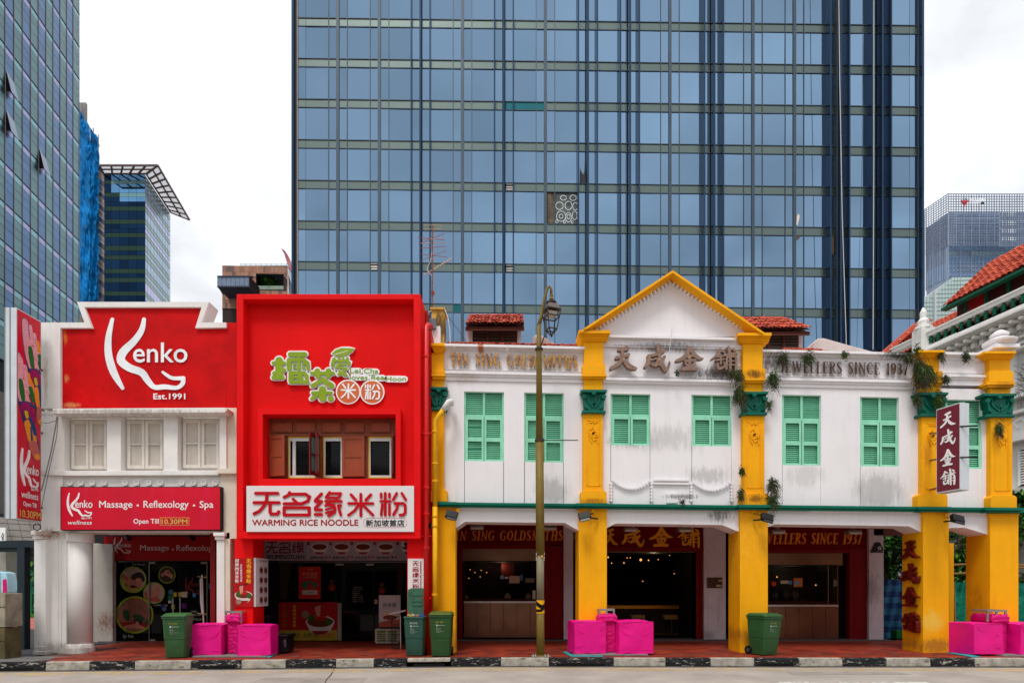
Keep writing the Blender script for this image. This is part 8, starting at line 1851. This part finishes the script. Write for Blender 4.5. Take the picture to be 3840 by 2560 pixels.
for M, x0, y0, x1, y1, c, lab in ((I1, 680, 738, 760, 795, (176, 150, 130), 'cream notice in the TIN SING window'), (I1, 803, 756, 873, 790, (110, 100, 86), 'dark framed licence beside the lamp post'), (I1, 764, 728, 786, 776, (70, 100, 130), 'small blue notice in the TIN SING window'), (I1, 645, 745, 672, 760, (200, 190, 184), 'tiny white price tag in the TIN SING window'), (I1, 860, 850, 884, 918, (190, 170, 150), 'leaning cream card by the lamp post'), (I3, 500, 698, 573, 770, (190, 110, 50), 'orange notice in the JEWELLERS window'), (I3, 392, 718, 458, 744, (190, 180, 150), 'strip of card logos in the JEWELLERS window'), (I3, 461, 718, 487, 752, (70, 120, 170), 'small blue sticker in the JEWELLERS window'), (I3, 830, 712, 862, 766, (120, 110, 104), 'grey hanging sign behind the narrow pane')):
    o = MB().box(M, x0, y0, x1, y1, -.028, -.022).build('window_notice', mat('notice %d %d %d' % c, c, rough=.6, var=.12, vs=30)); tag(o, lab, 'notice', 'notices in the gold shop windows')
for M, x, y, r, c, lab in ((I3, 335, 745, 19, (200, 60, 30), 'round red sticker in the JEWELLERS window'), (I3, 526, 740, 17, (90, 150, 180), 'round pale blue sticker over the orange notice'), (I1, 625, 748, 16, (120, 160, 190), 'round blue sticker in the TIN SING window')):
    o = MB().disc(M, x, y, r, -.021, -.016).build('window_sticker', mat('notice %d %d %d' % c, c, rough=.6)); tag(o, lab, 'sticker', 'round stickers in the gold shop windows')
for i, (x, y) in enumerate(((332, 700), (378, 690), (415, 712), (463, 695), (505, 712), (455, 745), (368, 757), (335, 740))):
    o = MB().disc(I1, x, y, 3.5, -.9, -.88, 8).build('display_light', lampm, g1)
for i, (x, y) in enumerate(((362, 688), (684, 755))): o = MB().disc(I3, x, y, 5, -.9, -.88, 8).build('display_light', lampm, g3)
MB().box(I1, 330, 915, 944, 934, -1.0, -.1).build('display_shelf', mat('display red shelf', (84, 18, 18)), g1); MB().box(I3, 200, 890, 864, 914, -1.0, -.1).build('display_shelf', mat('display red shelf', (84, 18, 18)), g3)
MB().box(I1, 620, 640, 718, 740, -.8, -.7).build('display_panel', mat('display red panel', (96, 20, 14)), g1)
pq = thing('brass_plaque', 'dark brass licence plaque on the white pier inside the veranda', 'plaque', I2(1200, 833, .1)); MB().box(I2, 1140, 750, 1257, 833, .1, .13).build('plate', mat('dark brass', (84, 54, 34), rough=.4, metal=.5, var=.2, vs=10), pq)
for k, (s, a, b) in enumerate((('营业执照', 1172, 1222), ('典当金饰珠宝', 1158, 1236), ('有限公司', 1174, 1220), ('GOLD DEALER', 1165, 1232), ('LICENCE 4', 1170, 1228))): text(I2, s, a, 757+k*14, b, 767+k*14, .134, 0).build('lettering', mat('brass letter', (30, 20, 16)), pq)
MB().box(I2, 1228, 770, 1252, 781, .13, .136).build('bright_tag', mat('brass bright', (190, 170, 130)), pq); MB().box(I2, 1210, 808, 1250, 822, .13, .136).build('bright_tag', mat('brass bright', (190, 170, 130)), pq)
cs = thing('wall_sign', 'black triangular sign with a white emblem on the far white pier', 'sign', I3(1188, 487, .1)); MB().prism(I3, [(1135, 487), (1172, 408), (1182, 400), (1215, 404), (1240, 450), (1240, 487)], .1, .13).build('plate', blk, cs)
text(I3, 'G', 1197, 436, 1223, 462, .134, .03, fat=.6).build('lettering', pww, cs); text(I3, 'CHAMS', 1182, 468, 1238, 479, .134, .01).build('lettering', mat('dim letter', (110, 106, 106)), cs)
# red brush characters on the side of the third column
pc = thing('column_characters', 'four dark red brush characters fixed down the side of the yellow column', 'lettering', (U(3462, 0, 0).x-.05, 15.2, 1.5))
XPc = U(3462, 0, 0).x
def SM(x, y, d=0): return Vector((XPc-d, YG+.05+(3462-x)/74*.74, U(0, y, 0).z*1.0+0))
rc = mat('lacquer red', (96, 16, 8), rough=.4)
for ch, (a, b) in zip(GOLD4, ((2020, 2092), (2108, 2188), (2198, 2276), (2294, 2374))):
    def SM2(x, y, d=0, a=a, b=b): return Vector((XPc-d, YG+.74-(x)*.68, U(0, y, 0).z))
    glyph(SM2, ch, (.0, a, 1.0, b), .01, .14) if False else None
    x0, x1 = 0, 74
    def SM3(x, y, d=0): return Vector((XPc-d, YG+.73-x/74*.7, U(0, y, 0).z))
    glyph(SM3, ch, (2, a, 72, b), .03, .13).build('character', rc, pc)
# projecting maroon sign
hs = thing('projecting_sign', 'maroon projecting sign box with four pale brush characters', 'signboard', U(3560, 1840, .6)); XH = U(3565, 0, 0).x
y0h, y1h = 13.75, 14.75
XH = W(3620, 0, 13.75).x; zt_, zb_ = W(0, 1513, 13.75).z, W(0, 1830, 13.75).z
# face seen from the left of the box, running away from the street
XF_ = W(3601, 0, 13.85).x; Yn, Yf = 13.85, 14.62
nr = W(3601, 1513, Yn); fr_ = W(3511, 1535, Yf)
nl, fl_ = W(3511, 1535, 13.9), W(3601, 1512, 13.35)
def HS(x, y, d=0):      # x 0..90, y 0..325 on the maroon face; edge at x=90 is nearest the street
    p = nl.lerp(fl_, x/90); p.z = nl.z-(nl.z-(CZ-(1850-HY)*13.9/F))*y/325; u = (fl_-nl).normalized(); nn = Vector((u.y, -u.x, 0)).normalized(); nn = nn if nn.y < 0 else -nn; return p+nn*d
mr2 = mat('maroon sign face', (112, 34, 50), rough=.4, var=.05)
MB().box(HS, 0, 0, 90, 325, -.28, 0).build('case', sw, hs, .008); MB().box(HS, 3, 4, 87, 320, .001, .006).build('face', mr2, hs)
for ch, (a, b) in zip(GOLD4, ((22, 78), (88, 150), (162, 228), (238, 304))): glyph(HS, ch, (16, a, 74, b), .006, .014, grow=-.3).build('character', ms2, hs)
for y in (90, 205): MB().tube([HS(88, y, .0), HS(118, y+2, -.3)], .02, 6).build('strap', blk, hs)
for y in (90, 190, 300): MB().tube([HS(0, y, -.1), U(3490, 1535+y, 0)], .025, 6).build('bracket', mat('rusty bracket', (120, 80, 50)), hs)

for px, py, Yq, e_ in ((1880, 2120, 19.0, 5), (2960, 2150, 19.0, 4), (2450, 2075, 19.5, 9)):
    dl = bpy.data.lights.new('shop_lamp', 'POINT'); dl.energy = e_; dl.color = (1, .7, .4); dl.shadow_soft_size = .15; ob = bpy.data.objects.new('shop_lamp', dl); COL.objects.link(ob); ob.location = W(px, py, Yq)
# ------------------------------------------------------------- plants on the walls
fern_g = mat('fern green', (66, 104, 36), rough=.7, var=.4, vs=14); fern_d = mat('fern dark', (44, 58, 34), rough=.8, var=.4, vs=14); fern_b = mat('dry fern', (84, 66, 54), rough=.9, var=.4, vs=14)
def fern(px, py, Y, r, n, lab, droop=1., dry=.4, wide=1.):
    t = thing('wall_fern', lab, 'fern', W(px, py, Y), 'ferns rooted in the goldsmith walls'); c = W(px, py, Y-.05); k = Y/F
    for m, q in ((fern_g, 1-dry), (fern_d, dry*.6), (fern_b, dry*.5)):
        mb = MB()
        for _ in range(int(n*q*4.5)):
            a = random.uniform(0, 2*math.pi); L_ = r*k*random.uniform(.2, .95); v = Vector((math.cos(a)*wide, -abs(math.sin(a))*.6, random.uniform(-.2, .9)))
            if m is not fern_g: v.z -= .8
            v.normalize(); o = c+Vector((random.gauss(0, .26)*r*k*wide, random.uniform(-.03, .06), random.gauss(-.2, .42)*r*k)); w = .006+.006*random.random(); pr = None
            s_ = v.cross(Vector((0, 1, .3))).normalized()*w; p = o; st_p = []
            for i in range(4):
                f = i/3; st_p.append(o+v*L_*f+Vector((0, 0, -droop*L_*.75*f*f))); 
            for i in range(3):
                wa, wb = 1-i/3.2, 1-(i+1)/3.2; mb.poly([st_p[i]-s_*wa, st_p[i]+s_*wa, st_p[i+1]+s_*wb, st_p[i+1]-s_*wb])
                for sg_ in (-1, 1): e_ = st_p[i]+(st_p[i+1]-st_p[i])*.5; d_ = s_.normalized()*sg_*L_*.11*wa+Vector((0, 0, -.01)); mb.poly([e_, e_+(st_p[i+1]-st_p[i])*.28, e_+d_])
        mb.build('fronds' , m, t)
F_ = [(2934,1338,26,54,'tuft of dry fern on the cornice over the first letters JEW',1.1,.75,1.4),(3028,1335,30,46,'dark fern tuft on the cornice over the letters LL',.9,.6,1.3),(3168,1328,20,30,'bright small fern on the cornice over the letters ERS',.5,.15,1.3),
(2770,1402,30,50,'fern on the pediment bay ledge, left of the column block',1.2,.5,.9),(2772,1470,38,80,'dense dry fern clump hugging the green capital of the pediment column',1.3,.6,.9),(2882,1515,22,30,'sparse grassy fern on the other side of the green capital',1.1,.3,1),(2900,1412,36,60,'green fern beside the column block, under the letter J',1.3,.4,1),
(2782,1762,20,36,'small fern halfway up the column edge',1,.4,.8),(2778,1848,24,44,'fern at the column base, on the pediment side',1.2,.5,.8),(2898,1810,34,60,'dark fern on the white wall beside the column, the higher of the pair',1.2,.6,1),(2896,1870,36,64,'green fern on the white wall beside the column, the lower of the pair',1.3,.3,1),
(3408,1336,22,50,'dry fern mass on the cornice over the number 1937',1.2,.7,1.4),(3446,1375,46,150,'largest dry fern mass at the joint of cornice and yellow column',1.5,.75,.55),(3470,1392,46,80,'grassy fern spilling over the yellow column block',1.6,.4,1),(3440,1310,22,40,'bright green sprig on top of the cornice by the column',.4,.1,1),(3438,1490,26,50,'fern beside the third green capital, on the window side',1.2,.6,.9),(3520,1495,34,50,'green fern across the third green capital',1.3,.2,1),(3546,1415,22,36,'fern at the right of the column block by the end bay',1.2,.5,.9),
(3530,1330,22,34,'small fern under the cap of the third yellow column',1.2,.5,.9),(3622,1330,24,40,'dark fern tuft on the end bay cornice',1.2,.7,1),(3745,1600,26,50,'hanging dry fern on the corner pilaster relief',1.6,.6,.8),(2560,1878,14,20,'tiny dark weed on the string course under the middle bay',.8,.7,1.2),(2742,1400,22,24,'dark weed on the ledge by the last brush character',.8,.7,1),(2540,1395,14,16,'tiny weed under the second brush character',.8,.6,1)]
for x, y, r, n, lab, dr_, dry, wd_ in F_: fern(x, y, 14.72, r*.95, n, lab.replace(', left of', ', beside').replace('right of ', 'edge of '), dr_, dry, wd_)
# dangling twigs by the corner
tw_ = MB()
for _ in range(34):
    a = random.uniform(0, 6.28); o = W(random.uniform(3790, 3830), random.uniform(1360, 1500), 16.5); tw_.tube([o, o+Vector((random.uniform(0, .4), 0, random.uniform(-.1, .1))), o+Vector((random.uniform(.1, .6), 0, random.uniform(-.4, .1)))], .008, 3)
o = tw_.build('dry_creeper', mat('grey twig', (110, 104, 100))); tag(o, 'dry grey creeper twigs beside the corner column', 'creeper')
# ------------------------------------------------------------- trees and screens
leafm = [mat('leaf %d' % i, c, rough=.55, var=.3, vs=3, spec=.4) for i, c in enumerate([(62, 124, 34), (40, 88, 26), (92, 150, 44), (26, 60, 20)])]
barkm = mat('bark', (84, 70, 56), rough=.9, var=.3, vs=6)
def tree(base, h, crown, n, lab, ls=.16, name='leafy_tree', cz=.62, squash=.8):
    t = thing(name, lab, 'tree', base, 'trees around the shophouses'); b = Vector(base)
    MB().tube([b, b+Vector((.1, 0, h*.3)), b+Vector((-.05, .1, h*.55)), b+Vector((.1, 0, h*.85))], [h*.03, h*.024, h*.018, h*.006], 8).build('trunk', barkm, t)
    cl = []
    for k in range(16):
        a = random.uniform(0, 6.28); rr_ = crown*random.uniform(.25, .85); c = b+Vector((math.cos(a)*rr_, math.sin(a)*rr_, h*random.uniform(cz-.28, cz+.3))); cl.append((c, crown*random.uniform(.28, .5)))
        MB().tube([b+Vector((0, 0, h*random.uniform(.25, .5))), (b+c)/2+Vector((0, 0, h*.2)), c], [h*.012, h*.008, h*.003], 5).build('limb', barkm, t)
    for q, m in enumerate(leafm):
        mb = MB()
        for _ in range(n//4):
            c, r = random.choice(cl); d = Vector((random.gauss(0, 1), random.gauss(0, 1), random.gauss(0, 1))).normalized()*r*random.uniform(.5, 1.05); d.z *= squash; p = c+d
            u = Vector((random.uniform(-1, 1), random.uniform(-1, 1), random.uniform(-.9, .2))).normalized(); v = u.cross(Vector((0, 0, 1))).normalized(); s = ls*random.uniform(.6, 1.3)
            mb.poly([p, p+u*s*.5+v*s*.24, p+u*s*1.1, p+u*s*.5-v*s*.24])
        mb.build('crown', m, t)
tree((15.6, 24, 0), 5.2, 1.9, 9000, 'leafy tree seen between the far white pier and the red lettered column', .2, cz=.6); tree((18.0, 23, 0), 5.4, 2.1, 9000, 'leafy tree seen between the last two yellow columns', .2, cz=.6); tree((20.8, 22.6, 0), 6.0, 2.2, 9000, 'leafy tree at the far side of the corner column', .2, cz=.55)
tree((W(1005, 0, 81).x, 82, W(0, 1085, 81).z), 2.0, 1.6, 900, 'small terrace tree in the opening of the brown tiled building', .45, cz=.6)
tree((-31, 46, 0), 5.5, 3.2, 3000, 'bushy tree behind the green hoarding', .35, cz=.45); tree((-36, 46, 0), 5.5, 3.2, 3000, 'bushy tree beyond the concrete blocks', .35, cz=.45)
tp = mat('striped tarp blue', (18, 60, 110), rough=.5, var=.1, bump=.6, bs=3); 
def tarp(nm, M, x0, x1, y0, y1, m, lab, bands=None):
    t = thing(nm, lab, 'tarpaulin', M((x0+x1)/2, y1)); mb = MB(); nx_, ny_ = 14, 20; b = 0
    for j in range(ny_+1):
        for i in range(nx_+1): mb.v.append(tuple(M(x0+(x1-x0)*i/nx_, y0+(y1-y0)*j/ny_, .05*math.sin(i*1.7+j*.4)+random.uniform(0, .03))))
    bands = bands or [m]
    for q, mm in enumerate(bands):
        m2 = MB(); m2.v = list(mb.v)
        for j in range(ny_):
            if (j//2) % len(bands) != q: continue
            for i in range(nx_): a = j*(nx_+1)+i; m2.f.append((a, a+nx_+1, a+nx_+2, a+1))
        m2.build('sheet', mm, t, smooth=True)
Mt1 = front(19.6); tarp('striped_tarpaulin', Mt1, 3290, 3420, 2172, 2392, tp, 'blue striped tarpaulin hung beyond the white pier', [tp, mat('striped tarp pale', (40, 104, 140), rough=.5)])
tarp('green_tarpaulin', front(20.5), 3555, 3650, 2180, 2380, None, 'creased green tarpaulin screen between the last two columns', [mat('tarp green', (6, 120, 96), rough=.45, var=.12, vs=2, bump=.6, bs=4)]); tarp('green_tarpaulin', front(20.5), 3800, 3990, 2185, 2380, None, 'creased green tarpaulin screen past the corner column', [mat('tarp green', (6, 120, 96))])
bmb = mat('bamboo', (140, 104, 60), rough=.7)
for i, (a, b) in enumerate((((3550, 2118), (3660, 2113)), ((3550, 2150), (3660, 2147)), ((3576, 2178), (3582, 2330)), ((3810, 2118), (3900, 2117)), ((3810, 2128), (3900, 2127)))):
    o = MB().tube([W(a[0], a[1], 20.2), W(b[0], b[1], 20.2)], .035, 8).build('scaffold_rail', bmb); tag(o, ['upper rail between the last two columns', 'lower rail between the last two columns', 'upright bamboo pole beside the green tarpaulin', 'upper rail past the corner column', 'lower rail past the corner column'][i], 'pole')
o = MB().wbox(W(3362, 0, 18.9).x, W(3392, 0, 18.9).x, 18.9, 19.2, 0, .28).build('green_tub', mat('tub green', (10, 96, 40), rough=.4), None, .02); tag(o, 'small green tub on the floor beside the striped tarpaulin', 'tub')
# ------------------------------------------------------------- shophouses across the street, behind the viewpoint (added unseen, to shade the verandas and show in the glass)
ops = thing('unseen_shophouse_row', 'unseen cream shophouse row added across the road to shade the verandas', 'shophouse row', (0, -13, 0))
om = mat('facing wall cream', (196, 186, 168), rough=.8, streak=.2); owm = mat('facing window dark', (40, 44, 46), rough=.3); orf = mat('facing roof', (120, 60, 44), rough=.8)
for k in range(9):
    x = -45+k*10; h = 9.5+(k*37 % 5)*.5
    MB().wbox(x, x+9.9, -24, -13, 0, h).build('wall', om, ops)
    MB().wbox(x-.05, x+9.95, -24.3, -12.6, h, h+.5).build('roof', orf, ops)
    for j in range(2):
        for i in range(3): MB().wbox(x+1+i*3, x+2.6+i*3, -13, -12.95, 4.4+j*2.7, 6.2+j*2.6).build('window', owm, ops)
    MB().wbox(x+.8, x+9.1, -13, -12.9, .1, 3.2).build('shopfront', owm, ops)
sheet('footpath', [(-50, -12.9), (50, -12.9), (50, -6), (-50, -6)], -.08, mat('paving grey', (120, 112, 104), rough=.85, var=.1))
